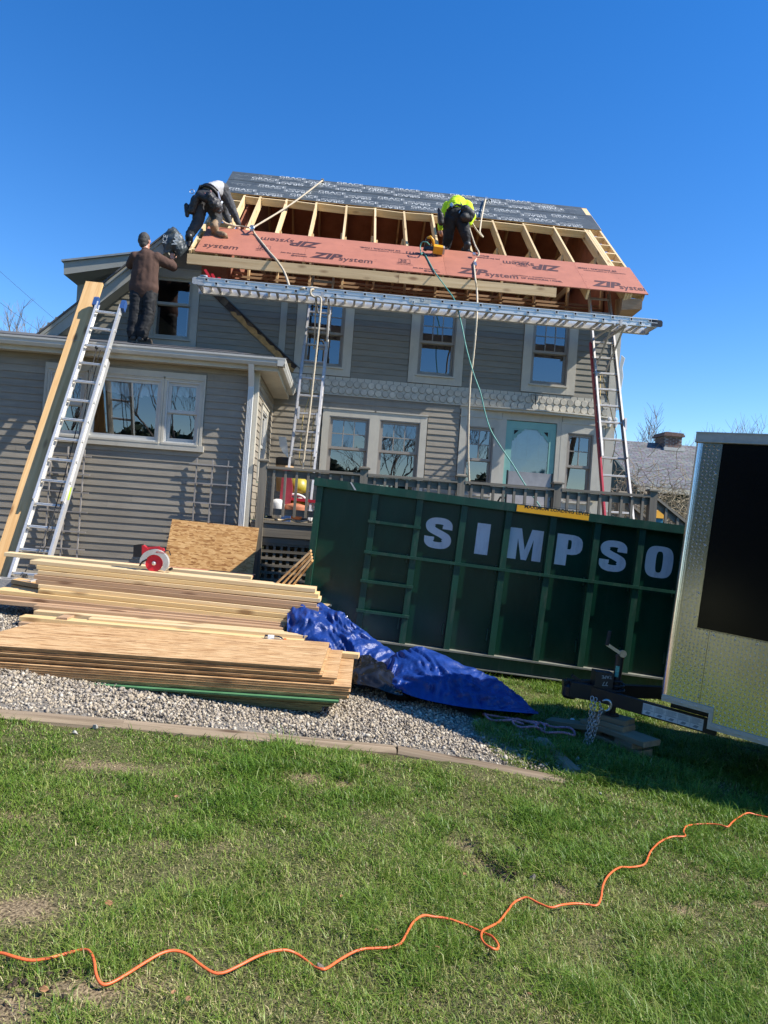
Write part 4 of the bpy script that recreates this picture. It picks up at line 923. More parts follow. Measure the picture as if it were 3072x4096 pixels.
dbox('rim', greenrib, (-.04, LEN + .04, -.03, .11, 1.722, 1.805)); dbox('rim', greenrib, (-.04, LEN + .04, DEP - .11, DEP + .03, 1.722, 1.805)); dbox('rim', greenrib, (-.04, .09, .111, DEP - .111, 1.722, 1.804)); dbox('rim', greenrib, (LEN - .09, LEN + .04, .111, DEP - .111, 1.722, 1.804))
dbox('corner_post', greenrib, (-.004, .06, .002, .10, .19, 1.721)); dbox('corner_post', greenrib, (-.004, .06, DEP - .1, DEP, .19, 1.721))
RIB = [.61 + .466 * k for k in range(13)]
for i, x in enumerate(RIB):
    dbox('rib', greenrib, (x - .032, x + .032, .004, .0745, .215, 1.7215))
    if i < 12: dbox('weld_tab', greenrib, (x + .40, x + .414, .055, .0747, .35, .47), (x + .40, x + .414, .055, .0747, 1.05, 1.14))
for z in (.5, .81, 1.11, 1.43): dbox('ladder_rung', greenrib, (RIB[0] - .045, RIB[1] + .04, -.026, .003, z - .014, z + .014))
dbox('mid_rail', greenrib, (RIB[1] + .041, LEN, -.016, .0035, 1.095, 1.125))
dbox('bottom_flange', dusty, (.0, LEN, -.012, .10, .197, .214))
dbox('bottom_beam', greenrib, (.0, LEN, .035, .10, .06, .1965)); dbox('bottom_lip', dusty, (.0, LEN, -.004, .10, .048, .059))
for y in (.55, 1.75): dbox('skid', black, (.1, LEN - .1, y, y + .12, .0, .196))
for x in (.5, 1.6, 2.7, 3.8, 4.9, 6.0): dbox('cross_member', black, (x, x + .08, .101, DEP - .1, .12, .195))
for x in (.35, LEN - .6):
    for y in (.35, 1.9):
        b = MB(); b.cyl((x, y, .09), (x, y + .16, .09), .09, n=16); b.build('wheel', black, dump, DM)
# lettering
def loop(rx, ry, cx, cy, p, n=48):
    o = []
    for k in range(n):
        a = 2 * math.pi * k / n; c, s_ = math.cos(a), math.sin(a)
        o.append((cx + rx * math.copysign(abs(c) ** (2 / p), c), cy + ry * math.copysign(abs(s_) ** (2 / p), s_)))
    return o
def letter(ch):
    """flat outline in a unit-high box: list of (verts, faces), width"""
    vs, fs = [], []
    def poly(pl):
        b0 = len(vs); vs.extend(pl)
        for t in mgeo.tessellate_polygon([[V((p[0], p[1], 0)) for p in pl]]): fs.append(tuple(b0 + i for i in t))
    def ring(o, i_):
        b0 = len(vs); n = len(o); vs.extend(o); vs.extend(i_)
        for k in range(n): fs.append((b0 + k, b0 + (k + 1) % n, b0 + n + (k + 1) % n, b0 + n + k))
    if ch == 'I': poly([(0, 0), (.42, 0), (.42, 1), (0, 1)]); w = .42
    elif ch == 'M':
        poly([(0, 0), (.3, 0), (.3, .68), (.47, 0), (.65, 0), (.82, .68), (.82, 0), (1.12, 0), (1.12, 1), (.73, 1), (.56, .33), (.39, 1), (0, 1)]); w = 1.12
    elif ch == 'O': ring(loop(.44, .51, .44, .5, 3.2), loop(.11, .34, .44, .5, 3.2)); w = .88
    elif ch == 'P':
        poly([(0, 0), (.36, 0), (.36, .36), (0, .36)])
        out = [(0, .36), (.36, .36), (.52, .36), (.66, .39), (.77, .46), (.82, .56), (.83, .68), (.82, .8), (.77, .9), (.66, .97), (.52, 1.0), (.36, 1.0), (0, 1.0)]
        inn = [(.36, .53), (.40, .53), (.43, .53), (.45, .54), (.47, .57), (.475, .62), (.475, .68), (.475, .74), (.47, .79), (.45, .82), (.43, .83), (.40, .83), (.36, .83)]
        b0 = len(vs); n = len(out); vs.extend(out); vs.extend(inn)
        for k in range(n - 1): fs.append((b0 + k, b0 + k + 1, b0 + n + k + 1, b0 + n + k))
        fs.append((b0 + n - 1, b0, b0 + n, b0 + 2 * n - 1)); w = .83
    else:
        cp = [(.70, .645), (.70, .72), (.68, .81), (.59, .88), (.43, .895), (.27, .875), (.175, .80), (.165, .70), (.215, .61), (.34, .545), (.52, .475), (.66, .40), (.705, .30), (.685, .19), (.59, .12), (.43, .105), (.26, .125), (.175, .20), (.16, .29), (.16, .37)]
        pts = []
        for i in range(len(cp) - 1):
            p0, p1, p2, p3 = cp[max(i - 1, 0)], cp[i], cp[i + 1], cp[min(i + 2, len(cp) - 1)]
            for k in range(4):
                t = k / 4; f = lambda a, b_, c, d: .5 * (2 * b_ + (c - a) * t + (2 * a - 5 * b_ + 4 * c - d) * t * t + (3 * b_ - a - 3 * c + d) * t ** 3)
                pts.append((f(p0[0], p1[0], p2[0], p3[0]), f(p0[1], p1[1], p2[1], p3[1])))
        pts.append(cp[-1]); n = len(pts); b0 = len(vs)
        for i, p in enumerate(pts):
            q, r_2 = pts[max(i - 1, 0)], pts[min(i + 1, n - 1)]; tx, ty = r_2[0] - q[0], r_2[1] - q[1]; L_ = math.hypot(tx, ty); tx, ty = tx / L_, ty / L_
            wd = (.155 * ty * ty + .105 * tx * tx)
            vs.append((p[0] - ty * wd, p[1] + tx * wd)); vs.append((p[0] + ty * wd, p[1] - tx * wd))
        for i in range(n - 1): fs.append((b0 + 2 * i, b0 + 2 * i + 1, b0 + 2 * i + 3, b0 + 2 * i + 2))
        w = .86
    return vs, fs, w
H_ = .325
for k, ch in enumerate('SIMPSO'):
    vs, fs, w = letter(ch); cx = RIB[1] + .466 * (k + .5) + (.0, .0, -.015, -.02, -.02, .0)[k]
    kx = H_ * (1.02 if ch != 'M' else .98)
    b = MB(); b.add([(cx + (p[0] - w / 2) * kx, .0735, 1.235 + p[1] * H_) for p in vs], fs); b.build('letter', letterw, dump, DM, fix=False)
st = dbox('warning_sticker', yellow, (2.07, 2.82, -.0335, -.0305, 1.728, 1.796))
b = MB(); put_text(b, 'MAXIMUM LOADING LEVEL', (2.12, -.0345, 1.741), (1.08, 0, 0), (0, 0, 1), .050, bold=.03, space=1.02)
b.box(2.10, 2.79, -.0345, -.034, 1.787, 1.7895)
for x, s_ in ((2.085, 1), (2.805, -1)): b.add([(x, -.0345, 1.775), (x + .012 * s_, -.0345, 1.783), (x + .008 * s_, -.0345, 1.772)], [(0, 1, 2)]); b.tube([(x + .004 * s_, -.0342, 1.778), (x - .002 * s_, -.0342, 1.768), (x - .003 * s_, -.0342, 1.756)], .001, 4)
b.build('sticker_print', black, st, DM, fix=False)
b = MB(); b.add([(.33, -.0315, 1.80), (.345, -.0315, 1.803), (.405, -.0315, 1.728), (.385, -.0315, 1.728)], [(0, 1, 2, 3)]); b.build('scratch', mat('bare_scratched_steel', (.5, .5, .48), .5), dump, DM)

# ------------------------------------------------------------------ trailer
TO = V((2.423, 5.0, .393))
TM = Matrix(((ex_.x, ey_.x, ez_.x, TO.x), (ex_.y, ey_.y, ez_.y, TO.y), (ex_.z, ey_.z, ez_.z, TO.z), (0, 0, 0, 1)))
trailer = thing('cargo_trailer', 'black enclosed cargo trailer with diamond plate nose, jacked up on wood blocks', 'trailer', TM @ V((2.4, .2, -.4)))
plate = mat('diamond_plate', (.70, .68, .64), .19, .96, var=.10, scale=3, bump=.04, bscale=4, obj=0)
blackskin = mat('black_gloss_skin', (.005, .005, .006), .16, var=.2, scale=2, bump=.012, bscale=2.2, obj=0, spec=.28)
trimal = mat('anodised_trim', (.50, .47, .41), .5, .4, var=.1, scale=9, stretch=(.6, 4, 4))
fd = V((.765, -.644, 0)); fn = V((-.644, -.765, 0))          # near face of the wedge nose, local
FL, NW = 1.65, 1.0
UB = .37                                           # the nose bends here
fd2 = fd.copy(); fn2 = V((fd2.y, -fd2.x, 0)); kb = V((fd.x * UB, fd.y * UB, 0))
def fpt(u, z, o=0.0):
    if u < UB - 1e-6: p = fd * u + fn * o
    elif u < UB + 1e-6: p = kb + (fn + fn2).normalized() * o
    else: p = kb + fd2 * (u - UB) + fn2 * o
    return V((p.x, p.y, z))
def fbox(mb, u0, u1, z0, z1, o0, o1, zb0=None):
    if u0 < UB - .003 and u1 > UB + .003:
        fbox(mb, u0, UB, z0, z1, o0, o1); fbox(mb, UB, u1, z0, z1, o0, o1); return
    mb.hexa([fpt(u0, z0, o1), fpt(u1, z0, o1), fpt(u1, z0, o0), fpt(u0, z0, o0), fpt(u0, z1, o1), fpt(u1, z1, o1), fpt(u1, z1, o0), fpt(u0, z1, o0)])
def tpart(b, nm, mt, parent=trailer, **k): return b.build(nm, mt, parent, TM, **k)
HT = 1.86
RC = .06                                          # rounded nose corner
uC = .075
# shell (behind the skins)
b = MB(); q_ = fpt(FL, 0, -.015); xe, ye = q_.x, q_.y
PLAN = [(.03, .0), (fpt(UB, 0, -.012).x, fpt(UB, 0, -.012).y), (xe, ye), (xe + 3.4 * .9695, ye - 3.4 * .245), (xe + 3.4 * .9695 + .49, ye - 3.4 * .245 + 1.94), (xe + .49, ye + 1.94)]
b.prism(PLAN, (0, 0, .05), (1, 0, 0), (0, 1, 0), (0, 0, HT - .06)); tpart(b, 'body', blackskin)
b = MB(); fbox(b, .175, FL, .545, HT - .004, .0, .010); tpart(b, 'nose_panel', blackskin)
b = MB(); fbox(b, uC, .185, .03, HT - .002, .0, .014); fbox(b, .1851, FL, .03, .55, .0, .014); fbox(b, .345, FL, -.075, .0299, .0, .014)
pl_ = tpart(b, 'diamond_plate', plate)
b = MB()                                           # rounded tip
arc = []
c0 = fpt(uC, 0, .014)
far_d = V((.765, .644, 0)); far_n = V((-.644, .765, 0))
c1 = far_d * uC + far_n * .014
ctl = V((-.035, 0, 0))
for k in range(11):
    t = k / 10; arc.append((c0 * (1 - t) ** 2 + ctl * 2 * t * (1 - t) + c1 * t * t))
vs = [V((p.x, p.y, .0)) for p in arc] + [V((p.x, p.y, HT - .002)) for p in arc]
b.add(vs, [(i, i + 1, 12 + i, 11 + i) for i in range(10)]); tpart(b, 'nose_corner', plate, smooth=True)
# raised treads of the plate
b = MB(); r = random.Random(9)
def lug(P, du, dz, o):
    a = fpt(P[0] + du * .5, P[1] + dz * .5, o); c = fpt(P[0] - du * .5, P[1] - dz * .5, o); m_ = fpt(P[0], P[1], o + .0062)
    s1 = fpt(P[0] - dz * .17, P[1] + du * .17, o); s2 = fpt(P[0] + dz * .17, P[1] - du * .17, o)
    b.add([a, s1, c, s2, m_], [(0, 1, 4), (1, 2, 4), (2, 3, 4), (3, 0, 4)])
pitch = .026
for i in range(int(FL / pitch)):
    for k in range(int(2.0 / pitch)):
        u, z = .05 + i * pitch, -.06 + k * pitch
        if u > 1.1: continue
        ok = (uC < u < .178 and .04 < z < HT - .02) or (u >= .178 and .04 < z < .54) or (u > .36 and -.07 < z <= .04)
        if ok:
            s_ = 1 if (i + k) % 2 else -1
            lug((u, z), .021 * .75, .021 * .75 * s_, .0142)
o = tpart(b, 'tread_pattern', plate, pl_); o['kind'] = 'stuff'
b = MB(); fbox(b, .02, .345, -.012, .03, .0, .03); fbox(b, .02, .345, .004, .012, .03, .034); fbox(b, .345, .368, -.118, .03, .0, .032); fbox(b, .3681, FL, -.118, -.075, .0, .03); fbox(b, .3681, FL, -.1, -.092, .03, .034); tpart(b, 'bottom_trim', trimal)
b = MB(); fbox(b, .0, FL, HT, HT + .075, -.04, .03); fbox(b, .0, FL, HT + .001, HT + .008, .03, .036); fbox(b, .0, FL, HT + .066, HT + .074, .03, .035); tpart(b, 'top_trim', trimal)
b = MB(); b.prism(PLAN, (0, 0, HT + .005), (1, 0, 0), (0, 1, 0), (0, 0, .06)); tpart(b, 'roof', trimal)
b = MB(); fbox(b, .27, .2725, .03, .545, .0142, .0148); fbox(b, .176, .98, .5435, .5465, .0142, .0155); tpart(b, 'plate_seam', black)
for u, z in [(.165, .62 + .17 * k) for k in range(8)] + [(.255, .08 + .11 * k) for k in range(5)] + [(.3 + .14 * k, .52) for k in range(5)] + [(.06 + .1 * k, .012) for k in range(3)] + [(.43 + .12 * k, -.095) for k in range(4)] + [(.12, HT + .045), (.19, HT + .03), (.56, HT + .04)]:
    c = fpt(u, z, .0148 if -.02 < z - .0 and z > .03 else .031); b = MB(); b.lathe([(.007, 0), (.006, .003), (.002, .0045)], c, 8, fn); tpart(b, 'screw', steel)
# frame, tongue, coupler
CT = V((-.43, .39, -.11))
b = MB(); b.bar(CT, V((.345, -.185, -.12)), .05, .10); bar1 = tpart(b, 'tongue_bar', black)
b = MB(); b.bar(CT + V((0, .05, 0)), V((.5, .9, -.12)), .05, .10); tpart(b, 'tongue_bar', black)
b = MB(); b.prism(PLAN, (.08, .06, -.07), (1, 0, 0), (0, 1, 0), (0, 0, .11)); b.bar((.5, .0, -.13), (4.2, -.93, -.13), .05, .12); b.bar((.9, .6, -.13), (4.4, -.28, -.13), .05, .12); tpart(b, 'chassis', black)
b = MB(); b.prism([(-.12, -.05), (.06, -.06), (.2, -.12), (.2, .17), (.06, .11), (-.12, .1)], CT + V((0, 0, -.055)), (1, 0, 0), (0, 1, 0), (0, 0, .115)); b.lathe([(.045, 0), (.06, .02), (.06, .09), (.03, .115)], CT + V((-.1, .025, -.075)), 14); b.bar(CT + V((-.16, .03, .02)), CT + V((.05, .03, .05)), .05, .07); b.bar(CT + V((-.1, .03, .1)), CT + V((-.02, .03, .06)), .03, .025); tpart(b, 'coupler', black)
b = MB(); bx_ = CT + V((.12, -.02, .06)); b.box(bx_.x - .07, bx_.x + .07, bx_.y - .06, bx_.y + .06, bx_.z, bx_.z + .115); box_ = tpart(b, 'tongue_box', black)
b = MB(); put_text(b, 'TAPE', bx_ + V((.055, -.0612, .10)), (-1, 0, -.1), (.1, 0, -1), .035, bold=.01); put_text(b, '77', bx_ + V((.03, -.0612, .05)), (-1, 0, -.1), (.1, 0, -1), .045, bold=.01); tpart(b, 'box_print', inkw, box_, fix=False)
# jack
J = CT + V((.235, -.02, 0))
b = MB(); b.cyl(J + V((0, 0, -.07)), J + V((0, 0, .30)), .031, n=18); b.cyl(J + V((0, 0, .295)), J + V((0, 0, .315)), .036, n=18); b.cyl(J + V((0, 0, .04)), J + V((0, 0, .055)), .05, n=18); b.cyl(J + V((0, 0, .31)), J + V((.01, 0, .35)), .028, n=14); jack = tpart(b, 'jack', black)
b = MB(); b.cyl(J + V((0, 0, -.135)), J + V((0, 0, -.06)), .025, n=16); b.cyl(J + V((0, 0, -.15)), J + V((0, 0, -.135)), .055, n=16); tpart(b, 'jack_foot', black, jack)
b = MB(); b.cyl(J + V((.005, -.045, .335)), J + V((.005, -.02, .335)), .028, n=14); b.bar(J + V((-.01, -.038, .335)), J + V((-.13, -.038, .392)), .014, .024); tpart(b, 'crank', steel, jack)
b = MB(); b.cyl(J + V((-.128, -.045, .385)), J + V((-.122, -.045, .495)), .014, n=12); tpart(b, 'crank_grip', rubber, jack)
b = MB(); sv = [J + V((math.cos(a) * .0315, math.sin(a) * .0315, z)) for z in (.15, .235) for a in [math.radians(q) for q in range(-150, -95, 9)]]; n_ = len(sv) // 2; b.add(sv, [(i, i + 1, n_ + i + 1, n_ + i) for i in range(n_ - 1)]); tpart(b, 'jack_sticker', mat('green_round_sticker', (.12, .42, .33), .5, var=.5, scale=60), jack, fix=False)
b = MB(); b.tube([J + V((math.cos(t) * (.055 + .012 * math.sin(t * .7)), math.sin(t) * .055, -.02 + t * .006)) for t in [q * .35 for q in range(70)]], .009, 6); tpart(b, 'cable', rubber, jack, smooth=True)
# instruction label on the near tongue bar
d_ = (V((.345, -.185, -.12)) - CT).normalized(); s_ = d_.cross(V((0, 0, 1))).normalized(); up_ = s_.cross(d_)
LO = CT + d_ * 0.46 + s_ * .0262
b = MB(); b.add([LO + up_ * -.04, LO + d_ * .42 + up_ * -.04, LO + d_ * .42 + up_ * .04, LO + up_ * .04], [(0, 1, 2, 3)]); lb = tpart(b, 'warning_label', white, bar1, fix=False)
b = MB(); r = random.Random(3)
for k in range(5):
    for i in range(8):
        u0 = .008 + k * .083; z = .032 - i * .0052; L_ = r.uniform(.045, .07)
        b.add([LO + s_ * .001 + d_ * u0 + up_ * z, LO + s_ * .001 + d_ * (u0 + L_) + up_ * z, LO + s_ * .001 + d_ * (u0 + L_) + up_ * (z + .0022), LO + s_ * .001 + d_ * u0 + up_ * (z + .0022)], [(0, 1, 2, 3)])
    for q in ((.083 * k + .002, -.038, .002, .076), (.083 * k, -.006, .083, .0015)): b.add([LO + s_ * .001 + d_ * (q[0]) + up_ * q[1], LO + s_ * .001 + d_ * (q[0] + q[2]) + up_ * q[1], LO + s_ * .001 + d_ * (q[0] + q[2]) + up_ * (q[1] + q[3]), LO + s_ * .001 + d_ * q[0] + up_ * (q[1] + q[3])], [(0, 1, 2, 3)])
    b.add([LO + s_ * .001 + d_ * (u + .083 * k) + up_ * z for u, z in ((.02, -.03), (.05, -.034), (.062, -.016), (.035, -.013))], [(0, 1, 2, 3)])
tpart(b, 'label_print', mat('grey_print', (.22, .24, .25), .6), lb, fix=False)
# wheels (on the far, hidden part of the trailer)
for x, y in ((2.75, -1.28), (3.2, .42)):
    b = MB(); b.cyl(V((x, y - .1, -.14)), V((x + .05, y + .1, -.14)), .30, n=28); tpart(b, 'wheel', rubber)
# safety chains
b = MB(); ring = [(math.cos(a) * .011 + (.008 if math.cos(a) > 0 else -.008), math.sin(a) * .0105, 0) for a in [2 * math.pi * k / 12 for k in range(12)]]; b.tube(ring, .0032, 5, closed=True); lkm = b.mesh('link', steel, smooth=True)
def chain(pts, label):
    P = [V(p) for p in pts]; t = thing('safety_chain', label, 'chain', P[0], 'safety chains hanging under the tongue')
    acc = 0; step = .0265; k = 0
    for i in range(len(P) - 1):
        a, c = P[i], P[i + 1]; L_ = (c - a).length
        while acc < L_:
            q = a.lerp(c, acc / L_); fm, _ = frame(q, q + (c - a), (.1, 1, .05)); fm = fm @ Matrix.Rotation(math.pi / 2 * (k % 2) + .4, 4, 'X')
            link(bpy.data.objects.new('link', lkm), t, fm); acc += step; k += 1
        acc -= L_
    return t
YC = 5.25
cp = lambda *q: [at(px, py, YC - .02 * i) for i, (px, py) in enumerate(q)]
ch1 = chain(cp((2368, 2795), (2362, 2850), (2352, 2920), (2336, 2985), (2350, 3000), (2372, 2955), (2392, 2890), (2402, 2830), (2398, 2806)), 'doubled steel safety chain hanging from the left side of the coupler')
ch2 = chain(cp((2382, 2800), (2372, 2870), (2362, 2930), (2350, 2978), (2340, 2992), (2356, 2945), (2376, 2900), (2398, 2860), (2412, 2835)), 'steel safety chain ending in a round grab hook under the tongue')
hk = at(2423, 2822, YC - .14); b = MB(); b.tube([hk + V((math.cos(a) * .038, .0, math.sin(a) * .04)) for a in [math.radians(q) for q in range(-100, 150, 18)]], [.006 + .006 * math.sin(math.pi * k / 13) for k in range(14)], 8); b.build('hook', steel, ch2, smooth=True)
# wood blocks under the jack
jw = TM @ (J + V((0, 0, -.15))); gb = gz(jw.x, jw.y)
def blk(cx, cy, z0, L_, w, h, ang, label, mt=pt, tilt=0):
    d = V((math.cos(ang), math.sin(ang), tilt)) * L_ / 2; c = V((cx, cy, z0 + h / 2))
    tag(board('wood_block', mt, None, c - d, c + d, w, h, bev=.004), label, 'wood block', 'wood blocks under the trailer jack')
hh = jw.z - gb
x, y = jw.x, jw.y
u = hh / 5.0
a0 = math.radians(-62)
blk(x + .0, y - .03, gb - .01, .62, .16, u + .01, a0, 'lowest wood board of the jack support, lying on the grass')
blk(x - .09, y + .12, gb + u, .16, .09, u, a0 + .1, 'short wood block at the far end under the wide plank of the jack support'); blk(x + .07, y - .2, gb + u, .17, .14, u, a0 - .1, 'short dark wood block under the near end of the wide plank')
blk(x + .03, y - .08, gb + 2 * u, .60, .19, u, a0, 'wide wood plank in the middle of the jack support, with rounded near end')
blk(x - .0, y - .01, gb + 3 * u, .30, .17, u, a0 + .12, 'second wood block from the top under the trailer jack'); blk(x + .015, y + .0, gb + 4 * u, .27, .16, u - .002, a0 + .2, 'topmost wood block right under the trailer jack foot')
blk(x - .20, y + .16, gb + .05, .5, .13, .04, a0 + .35, 'wood plank leaning out at the left of the jack support', tilt=.10)
# ------------------------------------------------------------------ ladders and scaffold plank
def ladder(name, label, cat, bl, br, tl, tr, n, mats, caps=None, feet=None, split=.55, out=V((0, -1, .4)), first=.12, last=.06, group=None):
    """base rails up to split + overlap, fly rails in front of them above"""
    bl, br, tl, tr = V(bl), V(br), V(tl), V(tr)
    t = thing(name, label, cat, (bl + br) / 2, group)
    o_ = V(out).normalized(); mb, mf = mats
    def rail(nm, a, c, m_, off):
        L_ = (c - a).length; d = (c - a) / L_; sd = d.cross(o_).normalized()
        b = MB(); p, q = a + o_ * off, c + o_ * off
        b.bar(p, q, .006, .084, up=o_)                     # web
        s_ = sd * (.014 if (a - (bl + br) / 2).dot(sd) > 0 else -.014)
        b.bar(p - s_ + o_ * .04, q - s_ + o_ * .04, .028, .006, up=o_); b.bar(p - s_ - o_ * .04, q - s_ - o_ * .04, .028, .006, up=o_)
        return b.build(nm, m_, t)
    s1 = min(1, split + .16)
    for a, c, k in ((bl, tl, 0), (br, tr, 1)):
        rail('rail', a, a.lerp(c, s1), mb[k], 0)
        sh = (br - bl).normalized() * (.016 if k == 0 else -.016)
        rail('rail', a.lerp(c, split * .42) + sh, c + sh, mf, .05)
    for i in range(n):
        f = first * 0 + (i + .6) / (n + .1)
        a, c = bl.lerp(tl, f), br.lerp(tr, f); off = .05 if f > split * .45 else 0
        a = a + o_ * off; c = c + o_ * off
        b = MB(); d = (c - a).normalized(); b.bar(a, c, .034, .026, up=(0, .35, 1)); b.bar(a + V((0, -.017, .009)), c + V((0, -.017, .009)), .006, .004); b.build('rung', mf, t)
    if caps:
        for c, a in ((tl, bl), (tr, br)):
            d = (c - a).normalized(); q = c + o_ * .05
            b = MB(); b.prism([(-.045, -.07), (.045, -.07), (.05, .05), (.028, .085), (-.028, .085), (-.05, .05)], q + V((-.028, 0, 0)), o_, d, (.056, 0, 0)); b.build('end_cap', caps, t)
    if feet:
        for a in (bl, br):
            b = MB(); b.box(a.x - .03, a.x + .03, a.y - .05, a.y + .06, a.z - .035, a.z + .03); b.build('foot', feet, t)
    return t
LPn = V((0, -3.2, 1.62)).normalized(); LP0 = V((-3.6, 8.16, .47))
LA = lambda px, py: atplane(px, py, LP0, LPn)
lad1 = ladder('extension_ladder', 'silver aluminium extension ladder with blue end caps leaning on the wing gutter', 'ladder', LA(24, 2350), LA(166, 2362), LA(388, 1222), LA(497, 1236), 14, ((alum, alum), alum), bluecap, rubber, .62, LPn)
# label, rope and pulley of that ladder
b = MB(); q0, q1 = LA(290, 1965), LA(278, 2015); b.bar(q0 + LPn * .095 + V((.012, 0, 0)), q1 + LPn * .095 + V((.012, 0, 0)), .018, .003, up=LPn); b.build('warning_sticker', mat('lime_sticker', (.55, .7, .05), .5), lad1)
rp1 = [LA(x, y) + LPn * o_ for x, y, o_ in ((388, 1405, .03), (372, 1470, .03), (345, 1570, .02), (300, 1750, .02), (262, 1900, .02), (215, 2070, .03), (160, 2210, .04), (118, 2275, .05), (108, 2295, .06))]
b = MB(); b.tube(rp1, .006, 6); b.tube([p + V((.05, 0, .0)) for p in rp1[:7]], .005, 6); b.lathe([(.02, -.015), (.03, 0), (.02, .015)], rp1[0] + V((0, 0, .03)), 10, (1, 0, 0)); b.build('haul_rope', rubber, lad1, smooth=True)
kn = LA(98, 2312); b = MB(); b.tube([kn + LPn * (.03 + .03 * math.cos(a)) + V((-.02 + a * .003, 0, 0)) + V((0, .2, .5)).normalized() * .035 * math.sin(a) for a in [q * .5 for q in range(38)]], .006, 6); b.tube([kn + V((.05, -.02, 0)), kn + V((.055, -.03, -.08)), kn + V((.05, -.02, -.14))], .006, 6); b.build('rope_knot', rubber, lad1, smooth=True)
LQn = V((0, -4.17, 1.63)).normalized(); LQ0 = V((-1, 10.75, 1.38)); LB = lambda px, py: atplane(px, py, LQ0, LQn)
lad2 = ladder('extension_ladder', 'worn aluminium ladder standing on the deck under the left end of the scaffold plank', 'ladder', LB(1126, 2084), LB(1238, 2092), LB(1248, 1098), LB(1342, 1108), 14, ((alum_d, alum_d), alum_d), None, rubber, .55, LQn, group=None)
LRn = V((0, -4.17, 1.80)).normalized(); LR0 = V((4, 10.6, 1.38)); LC = lambda px, py: atplane(px, py, LR0, LRn)
lad3 = ladder('extension_ladder', 'ladder with a red fibreglass lower rail under the right end of the scaffold plank', 'ladder', LC(2416, 2092), LC(2536, 2100), LC(2345, 1172), LC(2436, 1180), 14, ((fibred, alum_d), alum_d), None, rubber, .60, LRn)
for ld, pts in ((lad2, [(1246, 1500), (1235, 1590), (1212, 1665), (1206, 1720), (1200, 1795), (1196, 1830), (1204, 1856), (1216, 1862)]), (lad2, [(1256, 1650), (1250, 1720), (1246, 1790), (1243, 1870)]), (lad3, [(2410, 1490), (2428, 1560), (2448, 1640), (2470, 1740), (2462, 1800), (2448, 1850)]), (lad3, [(2406, 1500), (2404, 1660), (2403, 1800), (2408, 1900), (2420, 2030)])):
    F_ = LB if ld is lad2 else LC
    b = MB(); b.tube([F_(x, y) + V((0, .05, 0)) for x, y in pts], .007, 6); b.build('haul_rope', mat('yellowed_rope', (.46, .34, .12), .8) if 'yellowed_rope' not in MATS else MATS['yellowed_rope'], ld, smooth=True)
for F_, a in ((LB, (1196, 1655)), (LB, (1268, 1680)), (LC, (2492, 1700)),):
    q = F_(*a); ld = lad2 if F_ is LB else lad3
    b = MB(); b.bar(q + V((0, -.09, .10)), q + V((0, -.12, -.1)), .03, .03); b.bar(q + V((0, -.06, .1)), q + V((0, -.0, .02)), .012, .03); b.build('rung_lock', alum_d, ld)

PZ, PY0, PY1 = 5.05, 11.2, 11.70
pl0_, pl1_ = at(792, 1112, PY0).x, at(2631, 1277, PY0).x
plank = thing('scaffold_plank', 'long aluminium scaffold plank spanning the ladders below the eave', 'plank', ((pl0_ + pl1_) / 2, 11.45, PZ))
b = MB(); b.box(pl0_, pl1_, PY0, PY0 + .005, PZ - .125, PZ); b.box(pl0_, pl1_, PY0 + .0051, PY0 + .045, PZ - .125, PZ - .12); b.box(pl0_, pl1_, PY0 - .012, PY0 - .0001, PZ - .01, PZ + .002); b.box(pl0_, pl1_, PY0 - .006, PY0 - .0001, PZ - .062, PZ - .054); b.build('side_rail', alum, plank)
b = MB(); b.box(pl0_, pl1_, PY1 - .005, PY1, PZ - .125, PZ); b.box(pl0_, pl1_, PY1 - .065, PY1 - .0051, PZ - .125, PZ - .12); b.build('side_rail', alum, plank)
b = MB(); x = pl0_ + .05
b.box(pl0_ + .03, pl1_ - .03, PY0 + .035, PY1 - .075, PZ - .022, PZ - .016)
while x < pl1_ - .06:
    b.box(x, x + .026, PY0 + .006, PY0 + .0349, PZ - .022, PZ - .016); x += .043
    if rng.random() < .12: x += .03
b.build('deck_panel', alum_d, plank)
b0 = MB(); b0.box(-.017, .017, .0052, PY1 - PY0 - .0052, -.017, .017); rgm = b0.mesh('cross_rung', alum_d)
b0 = MB()
for q in ((-.024, -.017, -.024, .024), (.017, .024, -.024, .024), (-.0169, .0169, -.024, -.017), (-.0169, .0169, .017, .024)): b0.box(q[0], q[1], -.012, .0, q[2], q[3])
b0.cur = 1; b0.box(-.017, .017, -.002, -.0005, -.017, .017); rem = b0.mesh('rung_end', [alum, dark_in])
k = 0; x = pl0_ + .13
while x < pl1_ - .1:
    up_ = k % 2 == 0
    if up_ or k % 4 == 1:
        z = PZ - .032 if up_ else PZ - .082
        link(bpy.data.objects.new('cross_rung', rgm), plank, Matrix.Translation((x, PY0, z))); link(bpy.data.objects.new('rung_end', rem), plank, Matrix.Translation((x, PY0 - .0006, z)))
    else: link(bpy.data.objects.new('cross_rung', rgm), plank, Matrix.Translation((x, PY0, PZ - .085)))
    x += .154; k += 1
for xe_, s_ in ((pl0_, -1), (pl1_, 1)):
    for y in (PY0 - .004, PY1 - .001):
        b = MB(); b.prism([(-.10, -.118), (.06, -.118), (.085, -.1), (.085, -.03), (.06, -.006), (-.10, -.006)], (xe_, y, PZ), (s_, 0, 0), (0, 0, 1), (0, .005, 0)); b.build('end_bracket', black if s_ > 0 else alum_d, plank)
    b = MB(); b.box(xe_ - .01, xe_ + .01, PY0 + .01, PY1 - .01, PZ - .12, PZ - .025); b.build('end_plate', alum_d, plank)
b = MB(); b.box(.9, 1.25, PY0 - .0068, PY0 - .0061, PZ - .09, PZ - .02); b.build('paper_label', mat('torn_paper_label', (.45, .48, .46), .8, var=.3, scale=20), plank)
